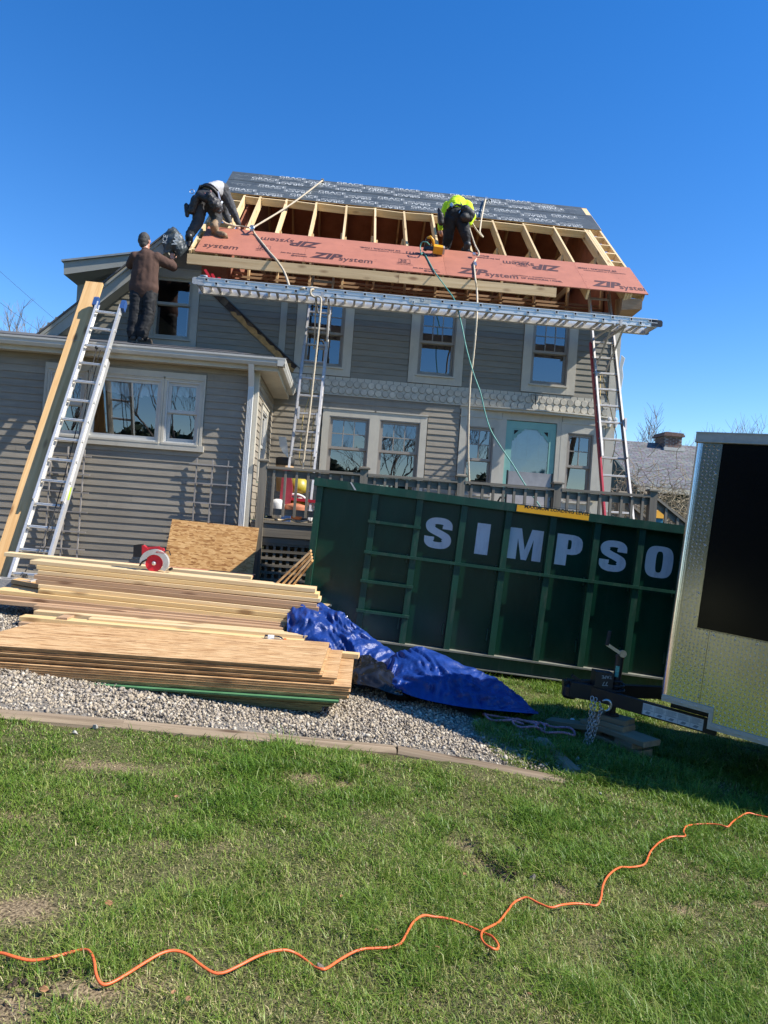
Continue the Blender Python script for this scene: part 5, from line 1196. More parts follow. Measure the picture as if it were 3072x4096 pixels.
for F_, px, nm in ((LB, 1290, 'left'), (LC, 2400, 'right')):
    q = F_(px, 1290 if nm == 'left' else 1340); x = q.x + (0 if nm == 'left' else -.02)
    jt = thing('ladder_jack', 'triangular metal jack carrying the %s end of the scaffold plank' % nm, 'bracket', (x, 11.7, 4.9))
    for dx in (-.10, .10):
        b = MB(); b.bar((x + dx, PY0 - .02, PZ - .145), (x + dx, q.y, PZ - .145), .03, .034); b.build('arm', alum_d, jt)
        b = MB(); b.bar((x + dx, PY0 + .12, PZ - .165), (x + dx, q.y - .14, PZ - .78), .022, .03); b.build('brace', alum_d, jt)
    b = MB(); b.bar((x - .12, q.y - .14, PZ - .78), (x + .12, q.y - .14, PZ - .78), .03, .03); b.build('foot_bar', alum_d, jt)
    b = MB(); b.box(x - .02, x + .02, PY0 - .03, PY0 - .013, PZ - .16, PZ - .06); b.build('toe_hook', alum_d, jt)

# things on the plank
q = at(817, 1105, 11.4)
t = thing('paint_can', 'small dark metal can on the left end of the scaffold plank', 'can', (q.x, 11.4, PZ)); b = MB(); b.lathe([(.07, -.015), (.072, .0), (.072, .075), (.075, .08), (.06, .082)], (q.x, 11.4, PZ), 18); b.build('can_body', steel, t); b = MB(); b.lathe([(.073, .02), (.0735, .022), (.0735, .06), (.073, .062)], (q.x, 11.4, PZ), 18); b.build('can_label', black, t)
q = at(862, 1112, 11.4); b = MB()
for k, (a, h_) in enumerate(((-.5, .19), (-.25, .14), (.2, .1))):
    b.prism([(0, 0), (.05, 0), (.05 + h_ * a - .04, h_), (h_ * a - .03, h_ * .95)], (q.x - .06 + k * .05, 11.36 + k * .02, PZ - .01), (1, 0, 0), (0, 0, 1), (0, .10, 0))
tag(b.build('plastic_wrapper', mat('red_glossy_wrapper', (.62, .02, .02), .3)), 'red plastic wrappers standing on the left end of the scaffold plank', 'wrapper')
q = at(925, 1121, 11.45); b = MB(); b.lathe([(.1, -.01), (.1, .0), (.08, .03), (.04, .05), (.0, .055)], (q.x, 11.45, PZ - .012), 16); tag(b.build('grey_cap', mat('grey_cloth', (.32, .33, .34), .9), smooth=True), 'low grey cloth cap lying beside the red wrappers on the plank', 'cap')

# ------------------------------------------------------------------ long beam leaning on the gutter
LPb = V((0, -3.2, 1.5)).normalized(); LBm = lambda px, py, o_=0: atplane(px, py, LP0 - LPn * .066, LPn)
bt = thing('leaning_board', 'long wide pale board leaning on the gutter left of the silver ladder', 'board', LBm(-40, 2330))
T0, T1 = LBm(379, 1132), LBm(40, 2190); dirv = (T1 - T0).normalized()
lo = T0 + dirv * 5.15
wd = .235
board('plank', fir, bt, lo + V((0, 0, 0)), T0, wd, .042, up=LPn)
b_ = V((.115, .03, -.02)); top2 = T0.lerp(lo, .012)
sd = dirv.cross(LPn).normalized(); sd = sd if sd.x > 0 else -sd
0 and board('dark_board', stain, bt, lo + sd * .175 + LPn * -.06, T0 + sd * .175 + LPn * -.06 + dirv * .42, .17, .042, up=LPn)

# ------------------------------------------------------------------ lumber pile
def lumber(x0, y0, x1, y1, Yw, w, th, m_, label, dY=0.0, group='boards in the lumber pile', drop=0.0):
    a, c = at(x0, y0, Yw), at(x1, y1, Yw + dY)
    u = V((0, 0, 1))
    o = board('board', m_, None, a + V((0, w / 2, -th / 2)), c + V((0, w / 2, -th / 2)), w, th, bev=.003)
    tag(o, label, 'board', group); return o
zr_ = lambda x, y: (x * .8439, 2050 + y * .8439)
LUM = [((20, 188), (1190, 302), 7.30, .14, .040, lum, 'long pale board running behind the red saw, reaching past the ladder foot', .0),
 ((145, 225), (1497, 362), 6.95, .24, .040, lum, 'topmost pale board of the lumber pile, carrying the red saw', -.1),
 ((176, 250), (1512, 387), 6.94, .24, .038, lum_y, 'orange-toned board directly under the top board of the lumber pile', -.1),
 ((182, 274), (1520, 409), 6.92, .24, .038, lum, 'third board from the top of the lumber pile, wavy grained, ending furthest right', -.1),
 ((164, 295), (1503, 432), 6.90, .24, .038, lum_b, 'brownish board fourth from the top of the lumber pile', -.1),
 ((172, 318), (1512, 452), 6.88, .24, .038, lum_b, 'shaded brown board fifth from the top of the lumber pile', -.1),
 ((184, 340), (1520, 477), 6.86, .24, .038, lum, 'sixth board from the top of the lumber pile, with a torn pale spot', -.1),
 ((184, 362), (1520, 499), 6.82, .26, .040, lum_y, 'bright yellow board in the middle of the lumber pile with a sunlit top edge', -.08),
 ((-30, 364), (1397, 510), 6.80, .26, .038, lum_y, 'board sticking out left under the ladder foot, with staple rings on its face', -.06),
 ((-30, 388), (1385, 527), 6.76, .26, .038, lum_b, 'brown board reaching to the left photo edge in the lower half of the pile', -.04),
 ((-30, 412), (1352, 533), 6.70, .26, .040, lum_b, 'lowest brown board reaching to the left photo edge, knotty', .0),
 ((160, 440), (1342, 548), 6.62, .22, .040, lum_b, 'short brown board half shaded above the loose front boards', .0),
 ((160, 466), (1342, 566), 6.52, .20, .042, lum, 'pale front board with a thick sunlit top edge left of the bottle', .0),
 ((420, 500), (1502, 588), 6.44, .14, .045, lum, 'pale board with a knotted end pointing at the blue tarp', .0),
 ((90, 492), (1440, 610), 6.34, .14, .042, lum_y, 'yellow board lying just behind the strand board stack', .0),
 ((88, 520), (1440, 634), 6.28, .10, .042, lum_b, 'lowest front board in the shade of the strand board stack', .0)]
for p0, p1, Yw, w, th, m_, lab, dY in LUM:
    a, c = zr_(*p0), zr_(*p1); lumber(a[0], a[1], c[0], c[1], Yw, w, th, m_, lab, dY)
# supports hidden inside the pile, and boards at its far left end
for x in (-2.3, -1.2, -.45): tag(board('bearer', lum_b, None, V((x, 6.35, gz(x, 6.6) + .07)), V((x, 7.25, gz(x, 6.9) + .07)), .09, .13), 'cross bearer holding the lumber pile off the gravel', 'bearer', 'bearers under the lumber pile')
for k in range(2): lumber(45, 2318 + 20 * k, 160, 2340 + 19 * k, 7.5, .2, .04, fir, ('upper', 'lower')[k] + ' orange board end showing between the ladder foot and the pile', 0, 'orange board ends by the ladder foot')
q = at(90, 2345, 7.55)
cb = MB()
for bx in ((0, .40, 0, .03), (0, .40, .16, .19), (0, .03, .0301, .1599), (.185, .215, .0301, .1599), (.37, .40, .0301, .1599)): cb.box(q.x - .32 + bx[0], q.x - .32 + bx[1], 7.55 + bx[2], 7.55 + bx[3], q.z - .1, q.z + .06)
tag(cb.build('concrete_block', mat('concrete_grey', (.40, .38, .34), .9, var=.15, scale=20, bump=.2, bscale=80)), 'hollow concrete block under the ladder foot at the left', 'block')
# red scrap of sheathing behind the saw
a, c = at(470, 2257, 7.5), at(1010, 2305, 7.5); tag(board('sheathing_scrap', zipred, None, a + V((0, .15, -.01)), c + V((0, .15, -.01)), .3, .016), 'thin red sheathing scrap lying behind the red saw', 'scrap')

# strand board stack
ST = thing
def sheet(fx1, fz, by, Lx, Dp, th, m_top, m_edge, label, rot=.045, grp='strand boards stacked on the gravel', tilt=0.0):
    """front right corner x, top z, front y"""
    b = MB(); d = V((math.cos(rot), -math.sin(rot), tilt)).normalized(); n_ = V((math.sin(rot), math.cos(rot), -.045)).normalized()
    m4 = Matrix(((d.x, n_.x, 0, fx1), (d.y, n_.y, 0, by), (d.z, n_.z, 1, fz), (0, 0, 0, 1)))
    b.add([(-Lx, 0, 0), (0, 0, 0), (0, Dp, 0), (-Lx, Dp, 0), (-Lx, .004, -th), (0, .004, -th), (0, Dp, -th), (-Lx, Dp, -th)], [(0, 1, 2, 3), (7, 6, 5, 4)]); b.cur = 1
    k = len(b.v) - 8; b.f += [(k + 0, k + 4, k + 5, k + 1), (k + 1, k + 5, k + 6, k + 2), (k + 2, k + 6, k + 7, k + 3), (k + 3, k + 7, k + 4, k + 0)]; b.m += [1] * 4
    o = b.build('strand_board', [m_top, m_edge], None, m4, fix=False); tag(o, label, 'board', grp); return o
p0 = at(1284, 2673, 4.9)
z = p0.z; i = 0
GR = [(4, .0, .0, 'a'), (3, .105, -.01, 'b'), (6, .20, -.05, 'c'), (2, .145, -.06, 'd'), (2, .10, -.05, 'd'), (3, .02, -.015, 'e')]
labx = {'a': 'strand board in the narrower top tier of the stack, under the top sheet', 'b': 'strand board in the second tier from the top of the stack, ending a little further right', 'c': 'strand board in the widest tier of the stack, sticking out furthest right', 'd': 'mossy green strand board in the lower tier of the stack', 'e': 'weathered strand board at the bottom of the stack near the gravel'}
for n_, dx, dyy, g in GR:
    for k in range(n_):
        th = .0128; gap = .0022
        L_ = 1.52 * 1.62 + dx; lb_ = 'strand board sheet, %s from the top of the stack on the gravel' % ('first second third fourth fifth sixth seventh eighth ninth tenth eleventh twelfth thirteenth fourteenth fifteenth sixteenth seventeenth eighteenth nineteenth twentieth twenty-first'.split()[i])
        if i == 0: lb_ = 'topmost strand board of the stack, with its wide sunlit face and faint stamp'
        me_ = osb_edge if g in 'abc' else osb_mossy; mt_p = osb_st; fy = 0
        if g == 'd' and k == 0 and dx > .12: me_, lb_, mt_p, fy = osb_green, 'strand board with a bright green painted edge in the lower half of the stack', osb_green, -.05
        sheet(p0.x + dx + rng.uniform(-.012, .012) * (i > 0), z, p0.y + dyy + rng.uniform(-.012, .012) * (i > 0) + (.02 if g in 'd' else 0) + fy, L_, 1.14, th, mt_p, me_, lb_, .045 + rng.uniform(-.003, .003), tilt=-.005)
        z -= th + gap; i += 1
tst = MB(); put_text(tst, 'NUGREEN', V((p0.x - .18, p0.y + .20, p0.z - .006)), V((-.999, .045, 0)), V((-.02, -.999, .045)), .05, bold=.01)
for x in (-2.2, -.9, -.15): tag(board('bearer', lum_b, None, V((x, 4.98, gz(x, 5) + .0)), V((x, 5.95, gz(x, 5) + .0)), .09, max(.03, 2 * (z - gz(x, 5)) * .5)), 'low cross bearer under the strand board stack', 'bearer', 'bearers under the strand board stack')
# scrap board end on the right of the stack
a, c = at(1270, 2612, 5.95), at(1437, 2628, 5.9); tag(board('board', lum_y, None, a + V((0, .05, 0)), c + V((0, .05, 0)), .1, .036), 'yellow board end poking out behind the stack toward the black plastic', 'board')

# half sheet leaning on the wall
o0, o1, o2, o3 = at(683, 2078, 9.98), at(1030, 2113, 9.98), at(1000, 2305, 9.72), at(652, 2276, 9.72)
dwn = (o2 - o1) * .55; o2 = o2 + dwn; o3 = o3 + dwn
xd = (o1 - o0); W1 = xd.length; xd.normalize(); yd = (o0 - o3); H1 = yd.length; yd = (yd - xd * yd.dot(xd)).normalized(); zd = xd.cross(yd)
b = MB(); b.add([(0, 0, 0), (W1, 0, 0), (W1, H1, 0), (0, H1, 0), (0, 0, .018), (W1, 0, .018), (W1, H1, .018), (0, H1, .018)], [(3, 2, 1, 0), (4, 5, 6, 7)]); b.f += [(0, 1, 5, 4), (1, 2, 6, 5), (2, 3, 7, 6), (3, 0, 4, 7)]; b.m += [1] * 4
hs = b.build('strand_board', [osb_m, osb_edge], None, Matrix(((xd.x, yd.x, zd.x, o3.x), (xd.y, yd.y, zd.y, o3.y), (xd.z, yd.z, zd.z, o3.z), (0, 0, 0, 1))), fix=False); tag(hs, 'half sheet of golden strand board leaning on the wing wall by the saw', 'board')
for k in range(4):
    t1 = at(1244 + k * 2, 2203 + k * 13, 7.15); t0_ = at(1110 + k * 14, 2330 + k * 12, 7.15); t0_ = t0_ + (t0_ - t1) * .2
    o = board('strand_board', osb_m if k % 2 else osb_st, None, t0_, t1, .30, .020, up=(-.6, 0, 1)); tag(o, ('uppermost', 'second', 'third', 'lowest')[k] + ' strand board offcut of the bundle leaning by the green dumpster', 'board', 'strand board offcuts leaning by the dumpster')
q = at(1238, 2366, 7.45); tag(board('board', lum, None, q + V((-.25, 0, -.12)), q + V((.22, .1, -.13)), .2, .02), 'pale board scrap at the foot of the leaning offcuts', 'board')

# ------------------------------------------------------------------ circular saw
SY = 7.02; sk = SY / FPX
sc = at(617, 2253, SY); sx = V((.9974, -.0, -.072)).normalized(); sx = (R_ - W_ * .0); sx = V((sx.x, 0, sx.z - .0)).normalized(); sx = V((1, 0, -.012)); su = V((.012, 0, 1))
saw = thing('circular_saw', 'red and white cordless circular saw resting on top of the lumber pile', 'saw', sc + V((0, 0, -.1)))
sp = lambda dx, dy, y=0: sc + sx * dx * sk - su * dy * sk + V((0, y, 0))     # offsets in photograph units round the blade centre
b = MB(); b.prism([(sp(-72, 28).x - sc.x, 0), (sp(72, 28).x - sc.x, 0), (sp(72, 28).x - sc.x, .012), (sp(-72, 28).x - sc.x, .012)], sp(0, 40, -.03), sx, su, (0, .16, 0)); b.build('base_plate', alum, saw)
b = MB(); b.lathe([(.082, 0), (.082, .003)], sp(0, 0, -.012), 36, (0, 1, 0)); b.build('blade', mat('red_saw_blade', (.62, .02, .04), .35), saw)
b = MB(); b.lathe([(.022, 0), (.018, .008), (.009, .014)], sp(0, 0, -.012), 16, (0, -1, 0)); b.build('arbor_nut', alum, saw)
b = MB(); ang = [math.radians(a) for a in range(-38, 196, 9)]
po = [(math.cos(a) * .136, math.sin(a) * .125 + .01) for a in ang]; pi_ = [(math.cos(a) * .086, math.sin(a) * .086) for a in ang]
n_ = len(ang)
O = sp(2, 0, -.035)
fr = [O + sx * p[0] + su * p[1] for p in po] + [O + sx * p[0] + su * p[1] for p in pi_]; bk = [p + V((0, .06, 0)) for p in fr]
b.add(fr + bk, [(i, i + 1, n_ + i + 1, n_ + i) for i in range(n_ - 1)] + [(2 * n_ + i, 2 * n_ + i + 1, i + 1, i) for i in range(n_ - 1)] + [(n_ + i, n_ + i + 1, 3 * n_ + i + 1, 3 * n_ + i) for i in range(n_ - 1)] + [(0, n_, 3 * n_, 2 * n_), (n_ - 1, 3 * n_ - 1, 4 * n_ - 1, 2 * n_ - 1)])
gd = b.build('upper_guard', mat('cast_grey_guard', (.55, .54, .50), .4, .2), saw)
b = MB(); put_text(b, 'Milwaukee', O + sx * .01 + su * .105 + V((0, -.002, 0)), sx, su, .022, bold=.01, shear=.2); b.build('guard_print', mat('red_print', (.5, .03, .04), .5), gd, fix=False)
red_pl = mat('red_plastic', (.50, .025, .035), .35)
b = MB(); b.cyl(sp(5, -4, .03), sp(5, -4, .13), .055, n=20); b.prism([(-.02, .1), (.03, .155), (.07, .15), (.085, .1), (.06, .09), (.045, .12), (.02, .12)], sp(0, 0, .02), sx, su, (0, .04, 0)); b.prism([(-.14, .07), (-.08, .075), (-.07, .13), (-.12, .165), (-.155, .15)], sp(0, 0, .01), sx, su, (0, .06, 0)); b.prism([(-.1, .12), (.02, .145), (.03, .165), (-.11, .145)], sp(0, 0, .02), sx, su, (0, .04, 0)); b.build('motor_housing', red_pl, saw)
b = MB(); b.prism([(-.205, .045), (-.125, .05), (-.135, .175), (-.21, .16)], sp(0, 0, .0), sx, su, (0, .075, 0)); b.build('battery', black, saw)
b = MB(); b.tube([sp(-50, 12, -.05), sp(-40, -4, -.055), sp(-24, -14, -.055)], .009, 8); b.tube([sp(30, -46, .02), sp(44, -54, .01), sp(54, -52, .0), sp(60, -36, .0)], .005, 6); b.cyl(sp(64, 18, -.02), sp(64, 18, .05), .014, n=12); b.build('lever', black, saw)

# ------------------------------------------------------------------ plastic bottle
q = at(1085, 2556, 6.05); bo = thing('water_bottle', 'empty clear plastic bottle with orange cap lying on the front board', 'bottle', q)
clear = glass('clear_plastic', (.85, .87, .88), .10, .05)
ax = V((1, .05, -.05)).normalized(); b = MB(); b.lathe([(.012, -.06), (.033, -.055), (.034, -.01), (.032, .0), (.034, .01), (.034, .06), (.026, .085), (.013, .098), (.013, .11)], q, 16, ax); b.build('bottle_body', clear, bo, smooth=True)
b = MB(); b.lathe([(.0345, -.03), (.0347, -.028), (.0347, .02), (.0345, .022)], q, 16, ax); b.build('bottle_label', mat('bottle_label', (.5, .5, .5), .5, var=.6, scale=40), bo)
b = MB(); b.lathe([(.017, .104), (.018, .106), (.018, .124), (.015, .126)], q, 14, ax); b.build('bottle_cap', mat('orange_cap', (.8, .13, .02), .4), bo)

# ------------------------------------------------------------------ tarpaulins: lofts through hand-set sections, then crumpled
def loft(name, label, cat, mt, secs, nu=90, nv=40, amp=.03, seed=1, fr=9.0, part=None, fine=.008):
    S_ = [[V(p) for p in s] for s in secs]
    def cr(P, t):
        n = len(P) - 1; x = t * n; i = min(int(x), n - 1); f = x - i
        p0, p1, p2, p3 = P[max(i - 1, 0)], P[i], P[i + 1], P[min(i + 2, n)]
        return .5 * (2 * p1 + (p2 - p0) * f + (2 * p0 - 5 * p1 + 4 * p2 - p3) * f * f + (3 * p1 - p0 - 3 * p2 + p3) * f ** 3)
    rr = random.Random(seed * 13 + 1)
    CR = [(V((rr.gauss(0, 1), rr.gauss(0, .7), rr.gauss(0, 1))).normalized(), fr * .35 * sc_ * rr.uniform(.8, 1.25), rr.random(), w0 * rr.uniform(.7, 1.2)) for sc_, w0 in ((1, .5), (1.3, .5), (1.7, .45), (2.3, .42), (3.2, .38), (4.2, .30), (5.6, .24), (7.0, .18), (9.5, .12))]
    vs = []
    for i in range(nu + 1):
        row = [cr([s[k] for s in S_], i / nu) for k in range(len(S_[0]))]
        for k in range(nv + 1):
            p = cr(row, k / nv); q = p * fr + V((seed * 7.1, 0, 0))
            fd_ = min(1, k / nv * 6)
            w_ = V((mnoise.noise(p * 3.1 + V((seed, 0, 0))), mnoise.noise(p * 2.7 + V((0, seed, 4))), mnoise.noise(p * 3.3 + V((2, 0, seed))))) * .16
            cre = sum(wt * (abs(((p + w_).dot(dv) * f_ + ph) % 1.0 - .5) * 4 - 1) for dv, f_, ph, wt in CR)
            d = V((mnoise.noise(q + V((9, 9, 9))) * .4, -.85, .5))
            p = p + d * (amp * (cre + 1.1 * mnoise.noise(q * .45)) + fine * mnoise.noise(p * 24)) * fd_
            p.z = max(p.z, gz(p.x, p.y) + .012 + .006 * abs(cre)); vs.append(p)
    b = MB(); b.add(vs, [(i * (nv + 1) + k, (i + 1) * (nv + 1) + k, (i + 1) * (nv + 1) + k + 1, i * (nv + 1) + k + 1) for i in range(nu) for k in range(nv)])
    o = b.build(name, mt, part, smooth=True, fix=False)
    if cat: tag(o, label, cat)
    return o
def sec(px, pyb, pyt, Yb, Yt, bulge=.15, k=4):
    a, c = ground(px, pyb) if Yb is None else at(px, pyb, Yb), at(px, pyt, Yt)
    return [a, a.lerp(c, .3) + V((0, -bulge * .6, bulge * .1)), a.lerp(c, .65) + V((0, -bulge * .4, bulge * .2)), c, c + V((0, .22, -.1)), V((c.x, c.y + .34, gz(c.x, c.y) + .02))]
tp1 = loft('tarp', 'shiny blue tarp heaped between the lumber pile and the dumpster', 'tarp', tarp_m, [
    sec(1150, 2570, 2405, 6.5, 6.95, .1), sec(1232, 2600, 2405, 6.4, 6.95), sec(1300, 2625, 2425, 6.3, 6.9, .12), sec(1370, 2650, 2462, 6.25, 6.85, .14), sec(1440, 2665, 2515, 6.2, 6.75, .12), sec(1510, 2680, 2565, 6.15, 6.65, .1), sec(1570, 2690, 2605, 6.1, 6.5, .07), sec(1610, 2680, 2640, 6.1, 6.35, .02)], amp=.034, seed=1, fr=6.5, fine=.004, nu=130, nv=60)
b = MB(); b.tube([V((-.009 * math.cos(a), 0, .009 * math.sin(a))) + at(1386, 2468, 6.62) for a in [q * .5 for q in range(13)]], .0025, 5, closed=True); b.build('eyelet', steel, tp1)
tp2 = loft('tarp', 'dark blue crumpled tarp on the gravel trailing off into the grass', 'tarp', tarp_m, [
    sec(1530, 2700, 2665, 5.75, 6.1, .02), sec(1570, 2745, 2620, 5.6, 6.15, .10), sec(1625, 2775, 2600, 5.5, 6.15, .13), sec(1685, 2795, 2588, 5.45, 6.15, .15), sec(1760, 2812, 2610, 5.42, 6.1, .14), sec(1850, 2828, 2655, 5.4, 6.0, .12), sec(1940, 2838, 2690, 5.4, 5.95, .08), sec(2030, 2846, 2745, 5.4, 5.85, .05), sec(2100, 2852, 2805, 5.4, 5.7, .03), sec(2155, 2856, 2846, 5.4, 5.5, .0)], amp=.034, seed=2, nu=150, nv=60, fr=6.5, fine=.004)
tp3 = loft('plastic_sheet', 'crumpled black plastic sheet beside the strand board stack', 'plastic sheet', blackpoly, [
    sec(1370, 2725, 2640, 5.75, 6.1, .06), sec(1420, 2735, 2628, 5.6, 6.1, .1), sec(1480, 2745, 2626, 5.55, 6.1, .12), sec(1540, 2765, 2655, 5.5, 6.0, .1), sec(1590, 2780, 2720, 5.5, 5.8, .05), sec(1640, 2790, 2765, 5.5, 5.7, .02)], amp=.03, seed=3, nu=60)
# black membrane wrapper hanging over the gable peak
YW = 12.12
def ws(pts): return [at(x, y, yy) for x, y, yy in pts]
dr = loft('membrane_wrapper', 'black and silver membrane wrapper draped over the gable peak by the roof worker', 'plastic sheet', memb, [
    ws([(655, 1008, YW), (652, 985, YW), (648, 960, YW - .03), (650, 945, YW), (655, 938, YW + .25)]), ws([(672, 1012, YW - .02), (668, 980, YW - .05), (668, 945, YW - .06), (672, 925, YW), (676, 917, YW + .3)]),
    ws([(692, 1000, YW), (692, 970, YW - .08), (694, 935, YW - .06), (696, 918, YW), (698, 912, YW + .3)]), ws([(712, 1018, YW - .05), (704, 985, YW - .1), (703, 950, YW - .08), (706, 926, YW), (708, 918, YW + .3)]),
    ws([(722, 1026, YW - .04), (728, 1000, YW - .08), (726, 968, YW - .06), (722, 940, YW), (718, 930, YW + .3)]), ws([(756, 998, YW), (748, 985, YW - .05), (742, 965, YW - .04), (734, 952, YW), (728, 945, YW + .3)])], amp=.02, seed=5, nu=50, nv=30, fr=12, fine=.004)
t_ = MB(); O = at(664, 975, YW - .16); put_text(t_, 'ICE', O, V((.15, 0, 1)).normalized(), V((-1, 0, .15)).normalized(), .10, bold=.01); O = at(706, 985, YW - .2); put_text(t_, 'WA', O, V((.3, 0, 1)).normalized(), V((-1, 0, .3)).normalized(), .125, bold=.02)
t_.build('wrapper_print', inkw, dr, fix=False)

# ------------------------------------------------------------------ ropes, hose, cords
def smooth_path(P, k=6, closed=False):
    P = [V(p) for p in P]; out = []
    for i in range(len(P) - 1):
        p0, p1, p2, p3 = P[max(i - 1, 0)], P[i], P[i + 1], P[min(i + 2, len(P) - 1)]
        for j in range(k):
            f = j / k; out.append(.5 * (2 * p1 + (p2 - p0) * f + (2 * p0 - 5 * p1 + 4 * p2 - p3) * f * f + (3 * p1 - p0 - 3 * p2 + p3) * f ** 3))
    out.append(P[-1]); return out
def twisted(name, label, cat, P, r, m_, parent=None, group=None, k=8):
    pts = smooth_path(P, k); b = MB(); b.tube(pts, [r * (1 + .10 * math.sin(i * 2.1)) for i in range(len(pts))], 8)
    o = b.build(name, m_, parent, smooth=True)
    if cat: tag(o, label, cat, group)
    return o
rq = lambda px, py, h=.015: atplane(px, py, rp(0, 0, h), (0, -SS, SC))
Z1 = lambda x, y: (600 + x * .66305, 640 + y * .66305); Z2 = lambda x, y: (1600 + x * .66305, 700 + y * .66305); Z5 = lambda x, y: (1000 + x * .60277, 1150 + y * .60277)
nodeP = at(1008, 913, 12.62); ancP = rp(at(1290, 722, 15.3).x, 4.6, .05)
ancP = at(1290, 722, 15.35)
twisted('rope', 'tan safety rope stretched from the ridge anchor down to the left roof worker', 'rope', [ancP, ancP.lerp(nodeP, .5) + V((0, 0, -.05)), nodeP], .017, ropem)
t = thing('roof_anchor', 'metal rope anchor on the ridge above the left part of the open roof', 'anchor', ancP); b = MB(); b.bar(ancP + V((-.05, .1, -.09)), ancP + V((.0, -.02, .03)), .05, .008); b.bar(ancP + V((.05, .1, -.09)), ancP + V((.0, -.02, .03)), .05, .008); b.build('anchor_plate', steel, t); b = MB(); b.tube([ancP + V((.025 * math.cos(a), 0, .025 * math.sin(a))) for a in [q * .6 for q in range(11)]], .006, 6, closed=True); b.build('ring', steel, t)
P = [nodeP] + [rq(*Z1(*p)) for p in ((632, 445), (668, 490), (700, 530), (728, 565), (758, 598))] + [at(*Z1(782, 630), 11.86), at(*Z1(806, 668), 11.78), at(*Z1(822, 705), 11.6), at(*Z1(832, 735), 11.4), at(*Z1(840, 762), 11.28)]
twisted('rope', 'tan rope lying on the red panel and dropping over the eave left of centre', 'rope', P, .019, ropem)
b = MB(); b.box(nodeP.x - .03, nodeP.x + .03, nodeP.y - .02, nodeP.y + .02, nodeP.z - .05, nodeP.z + .05); b.tube([nodeP + V((.04 * math.cos(a), -.02, .035 * math.sin(a))) for a in [q * .6 for q in range(11)]], .009, 6, closed=True); tag(b.build('rope_grab', steel), 'metal rope grab where the ropes meet beside the left worker', 'rope grab')
anc2 = rp(at(1943, 795, 15.2).x, 4.55, .06); anc2 = at(1943, 795, 15.25)
t = thing('roof_anchor', 'dark metal rope anchor on the ridge behind the worker in yellow', 'anchor', anc2); b = MB(); b.bar(anc2 + V((-.08, .05, -.05)), anc2 + V((.10, .05, .03)), .06, .012); b.bar(anc2 + V((.10, .05, .03)), anc2 + V((.16, .1, -.06)), .05, .012); b.build('anchor_plate', steel, t); b = MB(); b.lathe([(.03, -.02), (.04, 0), (.03, .02)], anc2 + V((0, -.02, 0)), 12, (0, 1, 0)); b.build('ring', steel, t)
mp_ = lambda x, y, Yw: at(*Z2(x, y), Yw)
twisted('rope', 'pale rope hanging from the ridge anchor in a loop behind the worker in yellow', 'rope', [anc2, mp_(506, 190, 14.8), mp_(492, 260, 14.2), mp_(484, 320, 13.75), mp_(482, 345, 13.6), mp_(500, 373, 13.45), mp_(486, 362, 13.4), mp_(460, 330, 13.35), mp_(438, 295, 13.3), mp_(425, 270, 13.2)], .016, ropem)
P = [mp_(412, 300, 13.2), mp_(432, 365, 13.0), mp_(455, 430, 12.85), mp_(476, 470, 12.75), mp_(466, 500, 12.68)] + [rq(*Z2(*p), .02) for p in ((447, 530), (450, 585), (456, 640))] + [mp_(463, 690, 11.8), mp_(466, 760, 11.5), mp_(464, 850, 11.15), mp_(456, 950, 11.12)] + [at(x, y, 11.1) for x, y in ((1901, 1350), (1892, 1440), (1881, 1530), (1875, 1662), (1873, 1813), (1877, 1935), (1879, 2030))]
twisted('rope', 'long tan rope hanging from the worker in yellow down to the deck', 'rope', P, .016, ropem)
b = MB(); q = rq(*Z2(455, 540), .03); b.bar(q + V((0, -.04, -.04)), q + V((0, .06, .06)), .04, .03); q = rq(*Z2(447, 485), .05); b.bar(q, q + V((.0, .05, .06)), .05, .03); tag(b.build('rope_grab', steel), 'metal rope grab on the rope at the feet of the worker in yellow', 'rope grab')
P = [at(1190, 1166, 11.32), at(1208, 1154, 11.18), at(1248, 1150, 11.3), at(1296, 1158, 11.4), at(1282, 1160, 11.3), at(1246, 1158, 11.17), at(1243, 1176, 11.16), at(1256, 1188, 11.16), at(1274, 1186, 11.15), at(1284, 1200, 11.13)] + [at(x, y, 11.12) for x, y in ((1281, 1250), (1275, 1310), (1266, 1400), (1255, 1500), (1242, 1620), (1229, 1722), (1218, 1810), (1209, 1885), (1203, 1935), (1206, 1975), (1216, 2005), (1212, 2030), (1196, 2050))]
twisted('rope', 'tan rope looped over the scaffold plank and hanging along the worn ladder', 'rope', P, .016, ropem)
P = [rq(*Z2(128, 478), .06), rq(*Z2(122, 430), .16), rq(*Z2(135, 405), .22), rq(*Z2(160, 405), .25), rq(*Z2(178, 422), .2)]
hz = [rq(*Z2(*p), .015) for p in ((145, 470), (200, 570), (240, 628))] + [at(x, y, yy) for x, y, yy in ((1784, 1150, 11.75), (1820, 1204, 11.5), (1844, 1289, 11.2), (1865, 1391, 11.1), (1892, 1488, 11.05), (1922, 1572, 11.0), (1940, 1650, 10.95), (1964, 1723, 10.9), (2008, 1795, 10.85), (2053, 1861, 10.8), (2101, 1940, 10.75), (2165, 2033, 10.7), (2180, 2060, 10.7))]
twisted('air_hose', 'thin green air hose running from the yellow nailer over the eave down to the deck', 'hose', P[::-1] + hz, .010, mat('green_hose', (.09, .34, .27), .5))
